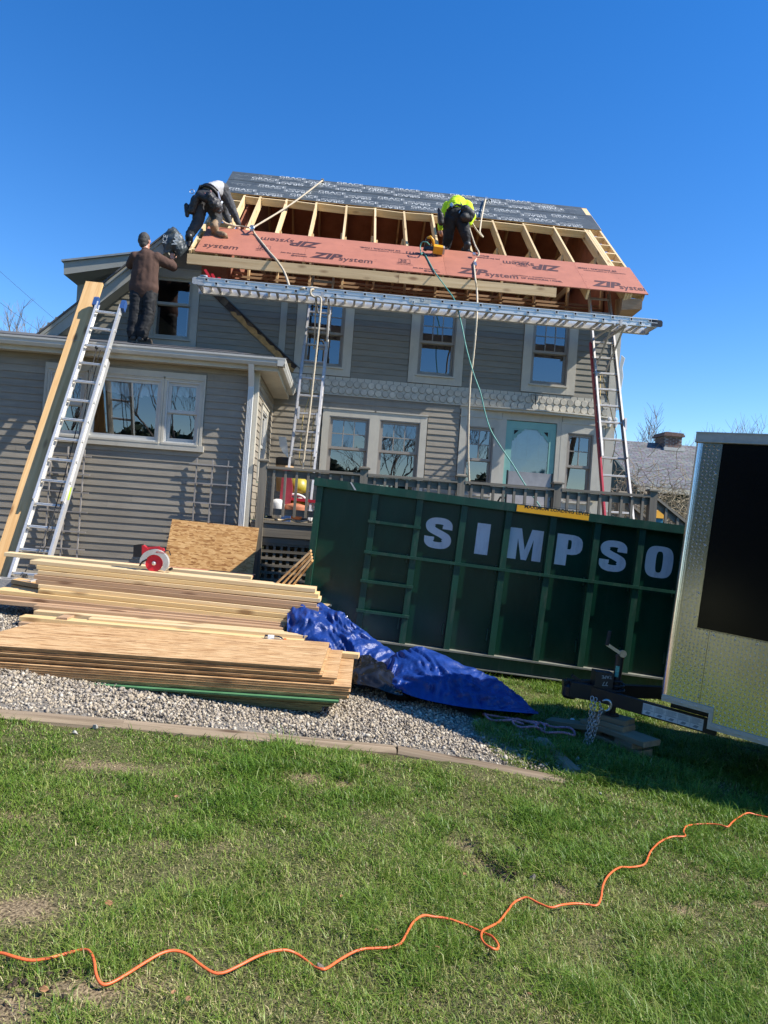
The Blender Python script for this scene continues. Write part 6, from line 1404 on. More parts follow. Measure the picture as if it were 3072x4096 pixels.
# orange extension cord across the lawn
zl = lambda x, y: (x * .9042, 2800 + y * .9042); zrr = lambda x, y: (1500 + x * .9476, 2800 + y * .9476)
C1 = [(-60, 1165), (0, 1180), (60, 1198), (130, 1205), (200, 1198), (270, 1180), (330, 1167), (365, 1170), (390, 1190), (408, 1235), (420, 1275), (445, 1295), (485, 1290), (560, 1255), (640, 1210), (710, 1178), (770, 1168), (830, 1180), (880, 1205), (940, 1232), (990, 1232), (1060, 1210), (1120, 1182), (1190, 1152), (1260, 1133), (1310, 1132), (1350, 1155), (1390, 1190), (1425, 1210), (1450, 1198), (1500, 1160), (1560, 1125), (1610, 1110)]
C2 = [(0, 1058), (60, 1055), (105, 1045), (130, 1015), (160, 970), (200, 942), (245, 935), (310, 942), (390, 965), (450, 995), (490, 1030), (515, 1075), (512, 1098), (490, 1103), (460, 1080), (445, 1045), (450, 1010), (480, 980), (520, 950), (555, 900), (580, 860), (605, 843), (640, 842), (690, 865), (740, 887), (785, 882), (840, 862), (890, 862), (935, 868), (952, 845), (960, 805), (985, 765), (1030, 735), (1085, 722), (1135, 710), (1152, 680), (1165, 650), (1200, 620), (1250, 605), (1305, 607), (1300, 580), (1310, 550), (1345, 533), (1400, 535), (1450, 548), (1485, 560), (1505, 540), (1530, 512), (1570, 497), (1610, 500), (1659, 513), (1740, 530)]
P = []
for i, p in enumerate([zl(*c) for c in C1] + [zrr(*c) for c in C2]):
    g = ground(*p); g = ground(p[0], p[1] + 10); h_ = float(lawn_h(np.array([g.x]), np.array([g.y]))[0]); P.append(V((g.x, g.y, h_ + .027 + .007 * math.sin(i * .9) + (.014 if 46 <= i <= 49 else 0) + (.025 if i > 80 else 0))))
b = MB(); b.tube(smooth_path(P, 8), .0043, 8); tag(b.build('extension_lead', orange, smooth=True), 'orange extension cord snaking across the lawn with a small loop', 'cord')
# pink rope coil in the trailer shadow
g = ground(2110, 2925); P = []
for cx, cy, rx, ry, n_ in ((0, 0, .13, .10, 16), (.2, -.04, .15, .11, 16), (-.16, .06, .16, .07, 9)):
    for k in range(n_):
        a = 2 * math.pi * k / 16 + 2.5; x, y = g.x + cx + rx * math.cos(a), g.y + cy + ry * math.sin(a); P.append(V((x, y, gz(x, y) + .055 + .012 * math.sin(k * 1.3))))
twisted('rope', 'pink and white cord coiled on the gravel edge in front of the blue tarp', 'rope', P, .009, mat('pink_cord', (.42, .20, .24), .8, var=.5, scale=60))
# small litter near the blocks
for px, py, lab_ in ((2290, 2902, 'white paper scrap left of the wood blocks'), (2522, 3012, 'white paper scrap at the near end of the wood blocks')):
    g = ground(px, py); b = MB(); b.prism([(0, 0), (.04, .005), (.035, .03), (.02, .035), (.005, .03)], g + V((-.02, 0, .03)), (1, 0, .2), (0, .8, .5), (0, 0, .002)); tag(b.build('paper_scrap', white), lab_, 'paper')
for i, (px, py, r_0) in enumerate(((380, 2915, .026), (300, 2935, .018), (1285, 3885, .02), (2400, 3180, .014), (2130, 3518, .019))):
    g = ground(px, py); v, f, t_ = stones(np.array([[g.x, g.y, g.z + .008]]), np.array([r_0]), 20 + i); b = MB(); b.add(v.tolist(), [tuple(q) for q in f.tolist()])
    tag(b.build('stone', gsheet if i in (2, 4) else MATS['concrete_grey']), ('flat pale stone on the lawn edge below the left timber', 'small pale stone left of the flat one below the timber', 'dark stone touching the orange cord at its lowest bend', 'white pebble at the rim of the trailer shadow', 'grey stone right of the dug hole in the lawn', 'small stone on the bare patch at the left lawn edge')[i], 'stone')
# dug soil round the small hole in the lawn
dr_ = np.random.default_rng(77); PP = []; SS_ = []
for px, py, n_, sp_ in ((1850, 3385, 40, .05), (1945, 3455, 60, .06), (2000, 3505, 60, .055), (2095, 3410, 25, .04), (130, 3965, 30, .06)):
    g = ground(px, py)
    for k in range(n_):
        x, y = g.x + dr_.normal(0, sp_), g.y + dr_.normal(0, sp_ * .8); PP.append((x, y, float(lawn_h(np.array([x]), np.array([y]))[0]) + .004)); SS_.append(dr_.uniform(.004, .014))
v, f, t_ = stones(np.array(PP), np.array(SS_), 91); me = np_mesh('dug_soil', v, f); me.materials.append(mat('dark_dug_soil', (.055, .036, .022), .95, var=.6, scale=40)); tag(link(bpy.data.objects.new('dug_soil', me)), 'loose dark soil crumbs round the dug holes in the lawn', kind='stuff')
# dry leaves, lying singly
lf = mat('dry_leaf', (.28, .14, .06), .8, var=.4, scale=30, obj=.3)
b0 = MB(); b0.add([(0, 0, 0), (.012, .014, .004), (.03, .012, .007), (.045, 0, .002), (.03, -.013, .009), (.012, -.012, .002)], [(0, 1, 2, 3), (0, 3, 4, 5)]); lfm = b0.mesh('dry_leaf', lf, fix=False)
r = random.Random(8)
for i in range(12):
    px, py = r.uniform(0, 3000), r.uniform(3200, 4050); g = ground(px, py)
    o = link(bpy.data.objects.new('dry_leaf', lfm), None, Matrix.Translation(g + V((0, 0, .03))) @ Matrix.Rotation(r.uniform(0, 6.3), 4, 'Z') @ Matrix.Rotation(r.uniform(-.7, .7), 4, 'X') @ Matrix.Scale(r.uniform(.35, .65), 4))
    tag(o, 'small dry brown leaf lying in the grass', 'leaf', 'dry leaves scattered on the lawn')
# ------------------------------------------------------------------ nailer on the roof
N0 = rq(*Z2(188, 478), .0)
nl = thing('nail_gun', 'yellow and black nail gun lying on the red roof panel', 'nail gun', N0)
nq = lambda a, b_, h: N0 + V((a, SC * b_, SS * b_)) + V((0, -SS, SC)) * h
yel = mat('tool_yellow', (.75, .36, .015), .4)
b = MB(); b.bar(nq(.02, .0, .10), nq(.19, .0, .09), .12, .13, up=(0, -SS, SC)); b.build('magazine', yel, nl)
b = MB(); b.bar(nq(.192, .0, .09), nq(.225, .0, .09), .10, .12, up=(0, -SS, SC)); b.build('magazine_end', alum_d, nl)
b = MB(); b.cyl(nq(-.12, .02, .05), nq(-.10, .02, .25), .035, n=14); b.bar(nq(-.15, .0, .1), nq(.03, .0, .1), .06, .06); b.build('body', black, nl)
b = MB(); b.tube([nq(-.11, .03, .26), nq(-.05, .03, .29), nq(.0, .03, .24), nq(.02, .02, .15)], .025, 10); b.build('handle', yel, nl, smooth=True)

# ------------------------------------------------------------------ trellises on the wing wall
def trellis(xs, zs, x0, x1, z0, z1, label):
    t = thing('trellis', label, 'trellis', ((x0 + x1) / 2, WY - .06, z0), 'wire trellises on the wing wall')
    tm = MATS.get('trellis_wood') or mat('trellis_wood', (.30, .27, .235), .7)
    for x in xs: b = MB(); b.box(x - .009, x + .009, WY - .066, WY - .05, z0, z1 + rng.uniform(-.02, .02)); b.build('upright', tm, t)
    for z in zs: b = MB(); b.box(x0, x1, WY - .08, WY - .0665, z - .009, z + .009); b.build('crossbar', tm, t)
trellis([-1.974, -1.757, -1.54], [2.09, 1.83, 1.56, 1.28, 1.0], -2.075, -1.465, .85, 2.175, 'wooden trellis on the wing wall above the leaning half sheet')
trellis([-3.94, -3.72, -3.5], [2.08, 1.83, 1.58, 1.31, 1.04, .8, .6], -4.05, -3.4, .5, 2.18, 'wooden trellis on the wing wall behind the silver ladder')

# ------------------------------------------------------------------ things on the deck
def D(px, py, Yw=10.75): return at(px, py, Yw)
c = D(2108, 2000, 11.1); ch = thing('patio_chair', 'grey sling patio chair standing on the deck left of the mint door', 'chair', (c.x, 11.2, 1.378))
slg = mat('grey_sling_fabric', (.46, .43, .40), .8, bump=.1, bscale=300)
W2 = .34
b = MB(); n_ = 10
fr = []
for i in range(n_ + 1):
    for x in (-W2, W2): fr.append(V((c.x + x, 11.02 - .0 + .25 * (i / n_) * 0 + .02 * math.sin(i / n_ * 3), 1.78 + .63 * i / n_)))
b.add(fr + [p + V((0, .012, 0)) for p in fr], [(2 * i, 2 * i + 1, 2 * i + 3, 2 * i + 2) for i in range(n_)] + [(2 * n_ + 2 + 2 * i + 1, 2 * n_ + 2 + 2 * i, 2 * n_ + 2 + 2 * i + 2, 2 * n_ + 2 + 2 * i + 3) for i in range(n_)]); b.build('back', slg, ch, smooth=True)
b = MB(); b.box(c.x - W2, c.x + W2, 11.03, 11.53, 1.77, 1.785); b.build('seat', slg, ch)
for s_ in (-1, 1):
    x = c.x + s_ * (W2 + .02)
    b = MB(); b.tube([(x, 11.0, 1.378), (x, 11.02, 1.78), (x, 11.03, 2.42)], .016, 8); b.build('leg', black, ch); b = MB(); b.tube([(x, 11.55, 1.378), (x, 11.53, 1.95), (x, 11.4, 2.0), (x, 11.03, 1.98)], .016, 8); b.build('arm', black, ch)
c = D(2246 - 170, 2010, 10.9)
# items behind the railing at the left
q = D(1133, 1955); t = MB(); t.prism([(-.05, -.42), (.10, -.40), (.14, .0), (.09, .28), (-.03, .28)], q, (1, 0, .03), (0, 0, 1), (0, .08, 0)); sl_ = t.build('plastic_sled', mat('red_plastic_sled', (.36, .045, .06), .4)); tag(sl_, 'red plastic sled standing upright behind the left deck railing', 'sled')
q = D(1195, 1995, 11.0); sd_ = thing('water_toy', 'yellow stacked plastic toy behind the left deck railing', 'toy', q)
b = MB(); b.lathe([(.03, -.10), (.16, -.07), (.17, 0), (.15, .05), (.05, .08)], q + V((-.02, 0, -.07)), 18); b.build('lower_ring', mat('yellow_plastic', (.42, .34, .03), .4), sd_, smooth=True)
b = MB(); b.lathe([(.05, -.08), (.16, -.06), (.17, .03), (.13, .12), (.03, .2)], q + V((-.02, 0, .16)), 18); b.build('upper_ring', MATS['yellow_plastic'], sd_, smooth=True)
q = D(1180, 2020, 10.85); hp = MB()
arc_ = lambda cx, cz, rx, rz, a0, a1, n, y: [V((cx + rx * math.cos(math.radians(a0 + (a1 - a0) * i / n)), y, cz + rz * math.sin(math.radians(a0 + (a1 - a0) * i / n)))) for i in range(n + 1)]
hp.tube(arc_(q.x + .0, q.z - .14, .26, .30, 160, -25, 14, 10.85), .022, 8); hp.tube(arc_(q.x + .06, q.z - .2, .28, .30, 150, -10, 14, 10.92), .02, 8)
tag(hp.build('white_hoop', white, smooth=True), 'bent white plastic hoops over the yellow toy on the deck', 'hoop')
q = D(1180, 2040, 10.8); pot = MB(); pot.lathe([(.10, -.14), (.15, -.02), (.165, .04), (.16, .07), (.14, .08), (.05, .1)], q, 20); tag(pot.build('clay_pot', mat('terracotta', (.48, .17, .08), .7), smooth=True), 'terracotta pot behind the left deck railing', 'pot')
q = D(1205, 1998, 10.9); tag(board('bench_board', fibred, None, q + V((-.2, 0, .0)), q + V((.32, 0, -.02)), .2, .045), 'dark red board across the yellow toy behind the railing', 'board')
q = D(1135, 1855, 11.6); pt_ = thing('nursery_pot', 'tan pot with black rim on the deck under the white bracket', 'pot', q); b = MB(); b.lathe([(.11, -.45), (.14, -.12), (.145, .0)], q + V((.02, 0, .0)), 18); b.build('pot_body', mat('tan_plastic', (.42, .26, .13), .6), pt_, smooth=True); b = MB(); b.lathe([(.146, -.03), (.15, .02), (.155, .09), (.13, .1)], q + V((.02, 0, .0)), 18); b.build('pot_rim', rubber, pt_, smooth=True)
q = at(1128, 1795, 11.9); b = MB(); b.prism([(-.07, .2), (.05, .2), (.10, -.02), (.11, -.14), (.02, -.06), (-.04, .04)], q, (1, 0, 0), (0, 0, 1), (0, .03, 0)); tag(b.build('white_bracket', white), 'white metal bracket plate hanging in the corner of the wing and house', 'bracket')
q = D(1110, 2020, 10.65); b = MB(); b.lathe([(.06, -.2), (.1, -.1), (.11, .02), (.09, .07), (.03, .09)], q, 16); tag(b.build('white_bucket', white, smooth=True), 'white rounded bucket at the foot of the red sled', 'bucket')
q = D(1135, 2062, 10.5); tag(board('blue_box', bluecap, None, q + V((-.03, 0, -.05)), q + V((.1, 0, -.05)), .1, .1), 'small blue box on the deck edge under the railing', 'box')
P = [at(1100 + 17 * i, 2078 + 5 * math.sin(i * 1.4) + i * 1.0, 10.3 + .1 * math.sin(i)) for i in range(9)]; twisted('rope', 'loose rope end heaped on the deck edge under the left railing', 'rope', [V((p.x, p.y, max(p.z, 1.395))) for p in P], .014, ropem)
# bird feeder behind the stair post
q = at(2634, 2078, 10.9); bf = thing('bird_house', 'blue box with yellow roof behind the right stair post', 'bird house', q)
b = MB(); b.box(q.x - .10, q.x + .05, 10.85, 11.0, q.z - .3, q.z + .02); b.build('box', mat('teal_blue_paint', (.02, .17, .26), .5), bf); b = MB(); b.hexa([V((q.x - .13, 10.82, q.z + .02)), V((q.x + .075, 10.82, q.z + .02)), V((q.x + .075, 11.03, q.z + .02)), V((q.x - .13, 11.03, q.z + .02)), V((q.x - .12, 10.83, q.z + .13)), V((q.x + .01, 10.84, q.z + .15)), V((q.x + .01, 11.0, q.z + .15)), V((q.x - .12, 11.0, q.z + .13))]); b.build('roof', yel, bf)
b = MB(); b.box(q.x - .05, q.x - .01, 10.9, 10.95, -.5, q.z - .3); b.build('post', deckw_z, bf)

# ------------------------------------------------------------------ people
skin = mat('skin', (.48, .24, .17), .5, var=.08, scale=20, obj=0)
def capsule(mb, p0, r0, p1, r1, flat=None, k=1.0, n=14, m=5):
    p0, p1 = V(p0), V(p1); ax = p1 - p0; L = ax.length
    ax = ax / L if L > 1e-6 else V((0, 0, 1))
    a = V(flat) - ax * V(flat).dot(ax) if flat is not None else ax.orthogonal()
    if a.length < 1e-3: a = ax.orthogonal()
    a.normalize(); b_ = ax.cross(a); vs = []; rows = []
    for i in range(m + 1):
        t = -math.pi / 2 + math.pi / 2 * i / m; rows.append((p0 + ax * (math.sin(t) * r0), max(math.cos(t), .02) * r0))
    for i in range(m + 1):
        t = math.pi / 2 * i / m; rows.append((p1 + ax * (math.sin(t) * r1), max(math.cos(t), .02) * r1))
    for c, r in rows:
        for j in range(n): g = 2 * math.pi * j / n; vs.append(c + a * (math.cos(g) * r * k) + b_ * (math.sin(g) * r))
    N = len(rows); fs = [(i * n + j, i * n + (j + 1) % n, (i + 1) * n + (j + 1) % n, (i + 1) * n + j) for i in range(N - 1) for j in range(n)]
    fs += [tuple(range(n - 1, -1, -1)), tuple((N - 1) * n + j for j in range(n))]
    mb.add(vs, fs)
def grow(name, caps, mt, parent, vox=.014, wr=0.0, wf=14.0, sm=4, wdir=(1, 1, 1), label=None, iters=1):
    mb = MB()
    for c in caps: capsule(mb, *c[:4], *(c[4:] if len(c) > 4 else ()))
    me = mb.mesh(name, mt); ob = bpy.data.objects.new(name, me); col.objects.link(ob)
    md = ob.modifiers.new('v', 'REMESH'); md.mode = 'VOXEL'; md.voxel_size = vox; md.use_smooth_shade = True
    s = ob.modifiers.new('s', 'SMOOTH'); s.iterations = sm; s.factor = .5
    bpy.context.view_layer.update()
    m2 = bpy.data.meshes.new_from_object(ob.evaluated_get(bpy.context.evaluated_depsgraph_get()))
    bpy.data.objects.remove(ob); bpy.data.meshes.remove(me)
    m2.name = name; m2.materials.clear(); m2.materials.append(mt)
    if wr > 0:
        nrm = [v.normal.copy() for v in m2.vertices]
        for v, n_ in zip(m2.vertices, nrm):
            q = V((v.co.x * wdir[0], v.co.y * wdir[1], v.co.z * wdir[2])) * wf
            d = mnoise.noise(q) * .9 + (abs(mnoise.noise(q * 1.7 + V((3, 1, 7)))) - .25) * 1.3
            v.co += n_ * (wr * d)
    m2.polygons.foreach_set('use_smooth', [True] * len(m2.polygons)); m2.update()
    o = link(bpy.data.objects.new(name, m2), parent)
    if label: o['label'] = label
    return o
def hand_caps(wr, d, up, s=1.0, curl=.5, thumb=1):
    """wrist, pointing direction, back-of-hand direction"""
    d = V(d).normalized(); up = V(up); up = (up - d * up.dot(d)).normalized(); sd = d.cross(up) * thumb; wr = V(wr); c = []
    pc = wr + d * .05 * s; c.append((wr + d * .01, .024 * s, wr + d * .085 * s, .034 * s, up, .5))
    for i, (L, o) in enumerate(((.068, -1.5), (.078, -.5), (.074, .5), (.058, 1.5))):
        b0 = wr + d * .088 * s - sd * o * .019 * s; k = b0 + (d * math.cos(curl) - up * math.sin(curl)) * L * .52 * s; e = k + (d * math.cos(curl * 2.3) - up * math.sin(curl * 2.3)) * L * .5 * s
        c.append((b0 - d * .02, .0092 * s, k, .0085 * s)); c.append((k, .0085 * s, e, .007 * s))
    b0 = wr + d * .03 * s + sd * .028 * s; k = b0 + (d * .6 + sd * .8 - up * .2).normalized() * .038 * s; e = k + (d * .9 + sd * .25 - up * .35).normalized() * .032 * s
    c.append((b0, .012 * s, k, .0105 * s)); c.append((k, .0105 * s, e, .008 * s)); return c
def head_caps(h, face, up, s=1.0):
    f = V(face).normalized(); u = V(up); u = (u - f * u.dot(f)).normalized(); sd = f.cross(u); h = V(h); c = []
    c.append((h + u * .03 * s - f * .015, .088 * s, h + u * .025 * s + f * .02, .082 * s, sd, .86)); c.append((h - u * .045 * s + f * .035 * s, .062 * s, h - u * .075 * s + f * .05 * s, .045 * s, sd, .95))
    c.append((h + f * .092 * s - u * .005, .012 * s, h + f * .105 * s - u * .03 * s, .016 * s)); c.append((h + f * .088 * s - u * .065 * s - sd * .018, .010 * s, h + f * .088 * s - u * .065 * s + sd * .018, .010 * s))
    c.append((h + f * .082 * s + u * .022 * s - sd * .04, .012 * s, h + f * .09 * s + u * .022 * s + sd * .04, .012 * s))
    for q in (-1, 1): c.append((h + sd * q * .078 * s + u * .015 * s - f * .005, .013 * s, h + sd * q * .082 * s - u * .028 * s, .010 * s, sd, .5))
    return c
def foot_caps(ank, toe, up=(0, 0, 1), s=1.0, sole=.0):
    ank, toe = V(ank), V(toe); f = (toe - ank); u = V(up); f = (f - u * f.dot(u)).normalized(); base = ank - u * .075 * s
    return [(ank + u * .06, .062 * s, ank - u * .02, .056 * s), (base - f * .05 * s + u * .03, .048 * s, base + f * .13 * s + u * .015, .046 * s, f.cross(u), .95), (base + f * .10 * s + u * .01, .048 * s, base + f * .17 * s + u * .005, .038 * s, f.cross(u), 1.05)]
def sole_part(ank, toe, up, s, mt, parent):
    ank, toe, u = V(ank), V(toe), V(up).normalized(); f = (toe - ank); f = (f - u * f.dot(u)).normalized(); sd = f.cross(u); o = ank - u * .105 * s
    pl = [(-.10, -.03), (-.11, 0), (-.10, .03), (-.03, .042), (.10, .052), (.17, .045), (.21, .0), (.17, -.045), (.10, -.052), (-.03, -.042)]
    b = MB(); b.prism([(p[0] * s, p[1] * s) for p in pl], o, f, sd, u * .03); b.build('boot_sole', mt, parent)

# --- person on the wing roof
rA = V((-4, 9.82, 3.60)); rN = V((0, -.635, 2.67)).normalized()
YP = 11.85; fo = at(553, 1368, YP)
B = lambda px, py, dy=0.0: at(px, py, YP + dy)
p3 = thing('person', 'person in a brown sweatshirt and black trousers standing on the wing roof, back turned', 'person', fo)
J = dict(head=B(580, 967, .03), neck=B(582, 1000, .0), chest=B(585, 1060), waist=B(577, 1135), pel=B(574, 1165), shl=B(541, 1030), shr=B(628, 1032), ell=B(522, 1058, .10), wrl=B(540, 1062, .33), elr=B(690, 1066, .12), wrr=B(686, 1040, .26),
         hpl=B(551, 1178), hpr=B(598, 1178), knl=B(543, 1255, -.02), knr=B(594, 1258, -.03), anl=B(530, 1345, -.02), anr=B(570, 1350, -.05))
toel, toer = J['anl'] + V((-.06, .14, -.05)), J['anr'] + V((.05, .14, -.05))
hr = J['wrr'] + V((.005, .02, .07))
body = [(J['chest'], .115, J['waist'], .10, (0, 1, 0), .75), (J['pel'], .12, J['waist'], .1), (J['neck'] - V((0, 0, .06)), .055, J['head'] - V((0, -.01, .03)), .055), (J['shl'], .05, J['ell'], .04), (J['ell'], .04, J['wrl'], .028), (J['shr'], .05, J['elr'], .04), (J['elr'], .04, J['wrr'], .028), (J['shl'], .06, J['shr'], .06),
        (J['hpl'], .08, J['knl'], .055), (J['knl'], .055, J['anl'], .04), (J['hpr'], .08, J['knr'], .055), (J['knr'], .055, J['anr'], .04)] + head_caps(J['head'], (.35, .93, .1), (0, 0, 1), 1.02) + hand_caps(J['wrr'], (.0, .12, .95), (.1, -.9, .2), 1.05, .55, 1) + hand_caps(J['wrl'], (.2, .9, .1), (0, 0, 1), 1.0, .5, -1)
grow('body', body, skin, p3, .0085, sm=2)
hd = J['head']
grow('hair', [(hd + V((-.012, -.014, .045)), .100, hd + V((-.016, -.018, .02)), .098, (1, 0, 0), .93), (hd + V((-.02, -.032, -.01)), .086, hd + V((-.016, -.034, -.05)), .068), (hd + V((.0, .05, .075)), .062, hd + V((-.01, -.02, .08)), .07)], mat('dark_grey_hair', (.05, .047, .045), .75, var=.5, scale=60, obj=0), p3, .009, wr=.004, wf=60)
brown = mat('brown_sweatshirt', (.088, .052, .040), .9, var=.12, scale=12, obj=0, bump=.1, bscale=200, spec=.2)
sw = [(J['shl'] + V((.02, 0, .0)), .085, J['shr'] + V((-.02, 0, .0)), .085, (0, 1, 0), .8), (J['neck'] + V((0, 0, -.02)), .075, J['chest'] + V((0, 0, .06)), .15, (0, 1, 0), .72), (J['chest'] + V((0, -.01, .05)), .205, J['waist'] + V((.0, -.01, .03)), .225, (0, 1, 0), .62), (J['waist'] + V((0, -.01, .03)), .225, J['pel'] + V((.0, -.01, .06)), .24, (0, 1, 0), .60),
      (J['chest'] + V((-.05, -.02, .1)), .11, J['chest'] + V((.06, -.02, .1)), .11, (0, 1, 0), .8),
      (J['shl'], .095, J['ell'], .08), (J['ell'], .08, J['wrl'], .05), (J['shr'], .095, J['elr'] + V((0, 0, -.0)), .082), (J['elr'], .080, J['wrr'] + V((0, 0, -.01)), .045)]
grow('sweatshirt', sw, brown, p3, .014, wr=.009, wf=7, sm=3, wdir=(1, 1, .7))
blk_tr = mat('black_work_trousers', (.017, .0175, .019), .75, var=.25, scale=10, obj=0, spec=.3)
tr_ = [(J['pel'] + V((-.05, 0, .03)), .125, J['pel'] + V((.05, 0, .03)), .125, (0, 1, 0), .9), (J['hpl'], .13, J['knl'], .105), (J['knl'], .105, J['anl'] + V((0, 0, .07)), .098), (J['hpr'], .13, J['knr'], .105), (J['knr'], .105, J['anr'] + V((0, 0, .08)), .1), (J['anl'] + V((0, 0, .09)), .098, J['anl'] + V((0, 0, .02)), .088), (J['anr'] + V((0, 0, .1)), .1, J['anr'] + V((0, 0, .03)), .09)]
grow('trousers', tr_, blk_tr, p3, .013, wr=.011, wf=9, sm=2, wdir=(.8, .8, 1.5))
b = MB(); q = J['knr'] + V((.065, -.03, .13)); b.hexa([q + V(p) for p in ((-.02, -.05, -.09), (.035, -.03, -.09), (.035, .05, -.09), (-.02, .05, -.09), (-.02, -.05, .09), (.03, -.03, .09), (.03, .05, .09), (-.02, .05, .09))]); b.build('cargo_pocket', blk_tr, p3)
boot = mat('worn_dark_boots', (.055, .043, .033), .65, var=.35, scale=20, obj=0); sole = mat('boot_sole', (.10, .085, .065), .8)
for k, (a, tt) in enumerate(((J['anl'] + V((0, 0, .02)), toel), (J['anr'] + V((0, 0, .02)), toer))):
    grow('boot', foot_caps(a, tt, rN, 1.1), boot, p3, .011, sm=2); sole_part(a + V((0, 0, .0)), tt, rN, 1.12, sole, p3)

# --- bent worker at the left end of the red panels
fo = rq(862, 948, 0); Y1 = fo.y
B = lambda px, py, dy=0.0: at(px, py, Y1 + dy)
p1 = thing('person', 'person in grey shirt and tool belt bending low at the left roof end', 'person', fo)
rn = V((0, -SS, SC))
J = dict(pel=B(822, 800, .12), waist=B(845, 772, .22), chest=B(872, 765, .42), neck=B(890, 790, .60), head=B(888, 818, .72), shl=B(868, 772, .52), shr=B(900, 778, .45), elr=B(931, 840, .50), wrr=B(953, 893, .55), ell=B(900, 850, .72), wrl=B(925, 905, .70),
         hpl=B(800, 815, .10), hpr=B(848, 820, .12), knl=B(793, 885, .06), knr=B(867, 872, .14), anl=B(757, 955, .0), anr=B(858, 918, .04))
toel, toer = J['anl'] + V((.02, -.06, -.22)), J['anr'] + V((.20, -.05, -.12))
body = [(J['chest'], .11, J['waist'], .10), (J['pel'], .12, J['waist'], .1), (J['neck'], .055, J['head'], .055), (J['shl'], .05, J['ell'], .04), (J['ell'], .04, J['wrl'], .028), (J['shr'], .05, J['elr'], .04), (J['elr'], .04, J['wrr'], .028), (J['shl'], .06, J['shr'], .06), (J['chest'], .1, J['neck'], .06),
        (J['hpl'], .08, J['knl'], .055), (J['knl'], .055, J['anl'], .04), (J['hpr'], .08, J['knr'], .055), (J['knr'], .055, J['anr'], .04)] + head_caps(J['head'], (.3, .3, -.9), (.2, .9, -.1), 1.0) + hand_caps(J['wrr'], (.1, .1, -.95), (.3, -.8, .1), 1.05, .5, 1) + hand_caps(J['wrl'], (.2, .1, -.9), (.3, -.8, .1), 1.05, .5, -1)
grow('body', body, skin, p1, .009, sm=2)
hd = J['head']; grow('cap', [(hd + V((0, .02, -.01)), .098, hd + V((.02, .03, -.03)), .098)], black, p1, .012)
gsh = mat('grey_shirt', (.40, .40, .40), .85, var=.1, scale=10, obj=0, spec=.2); gsl = mat('charcoal_sleeve', (.052, .054, .060), .8, var=.15, obj=0)
grow('shirt', [(J['chest'] + V((0, -.02, .02)), .17, J['waist'] + V((-.01, 0, .03)), .165, (0, .5, .8), .85)], gsh, p1, .014, wr=.010, wf=9, sm=3)
grow('sleeve', [(J['chest'] + V((.06, 0, .01)), .155, J['shr'] + V((-.02, 0, .0)), .13), (J['shr'], .10, J['elr'], .075), (J['elr'], .075, J['wrr'], .05)], gsl, p1, .013, wr=.009, wf=11, sm=3)
grow('sleeve', [(J['shl'], .10, J['ell'], .07), (J['ell'], .07, J['wrl'], .05), (J['chest'] + V((.02, .08, -.02)), .14, J['neck'], .10)], gsl, p1, .013, wr=.008, wf=11, sm=3)
gtr = mat('charcoal_work_trousers', (.050, .051, .054), .8, var=.2, scale=9, obj=0, spec=.2)
grow('trousers', [(J['pel'] + V((-.05, 0, .02)), .145, J['pel'] + V((.06, 0, .03)), .145), (J['waist'] + V((-.04, 0, -.03)), .14, J['pel'], .15), (J['hpl'], .13, J['knl'], .10), (J['knl'], .10, J['anl'] + V((.01, 0, .08)), .075), (J['hpr'], .135, J['knr'], .105), (J['knr'], .105, J['anr'] + V((0, 0, .06)), .078)], gtr, p1, .013, wr=.011, wf=10, sm=2, wdir=(.8, .8, 1.5))
tan = mat('tan_leather_boot', (.24, .155, .085), .65, var=.3, scale=20, obj=0)
grow('boot', foot_caps(J['anr'] + V((.01, 0, -.0)), toer, (rn + V((-.25, 0, 0))).normalized(), 1.2) + [(J['anr'] + V((0, 0, .1)), .075, J['anr'], .07)], tan, p1, .011, wr=.004, wf=30, sm=2); sole_part(J['anr'] + V((.01, 0, -.01)), toer, (rn + V((-.25, 0, 0))).normalized(), 1.25, tan, p1)
grow('boot', foot_caps(J['anl'] + V((0, 0, -.03)), toel, (.0, -.35, .9), 1.15), black, p1, .011, sm=2)
belt = mat('black_belt_leather', (.016, .014, .014), .5, var=.4, scale=25, obj=0, bump=.3, bscale=60); red_l = mat('red_brown_leather', (.13, .04, .035), .5)
wb = J['waist'].lerp(J['pel'], .35); ax = (J['waist'] - J['pel']).normalized(); e1 = ax.orthogonal().normalized(); e2 = ax.cross(e1)
b = MB(); b.tube([wb + (e1 * math.cos(a) + e2 * math.sin(a)) * .185 for a in [2 * math.pi * k / 24 for k in range(24)]], .026, 8, closed=True); b.tube([wb + ax * .06 + (e1 * math.cos(a) + e2 * math.sin(a)) * .178 for a in [2 * math.pi * k / 24 for k in range(24)]], .016, 8, closed=True); b.build('tool_belt', belt, p1, smooth=True)
grow('tool_pouch', [(B(838, 788, -.12), .085, B(862, 826, -.10), .095), (B(866, 806, -.07), .07, B(882, 836, -.05), .055), (B(855, 836, -.1), .045, B(876, 846, -.08), .04)], belt, p1, .012, wr=.012, wf=18, sm=1)
grow('tool_pouch', [(B(782, 798, -.06), .075, B(768, 842, -.04), .07), (B(800, 785, -.10), .06, B(826, 795, -.12), .07), (B(745, 822, -.03), .042, B(748, 862, -.03), .036)], belt, p1, .012, wr=.006, wf=18, sm=2)
b = MB(); b.bar(B(843, 762, -.06), B(846, 780, -.10), .03, .012); b.bar(B(820, 772, -.08), B(832, 800, -.12), .05, .012); b.build('pouch_strap', red_l, p1)
b = MB(); b.bar(B(884, 815, -.04), B(889, 806, -.03), .02, .03); b.bar(B(872, 765, .1), B(880, 800, -.02), .03, .01); b.build('hammer', steel, p1)
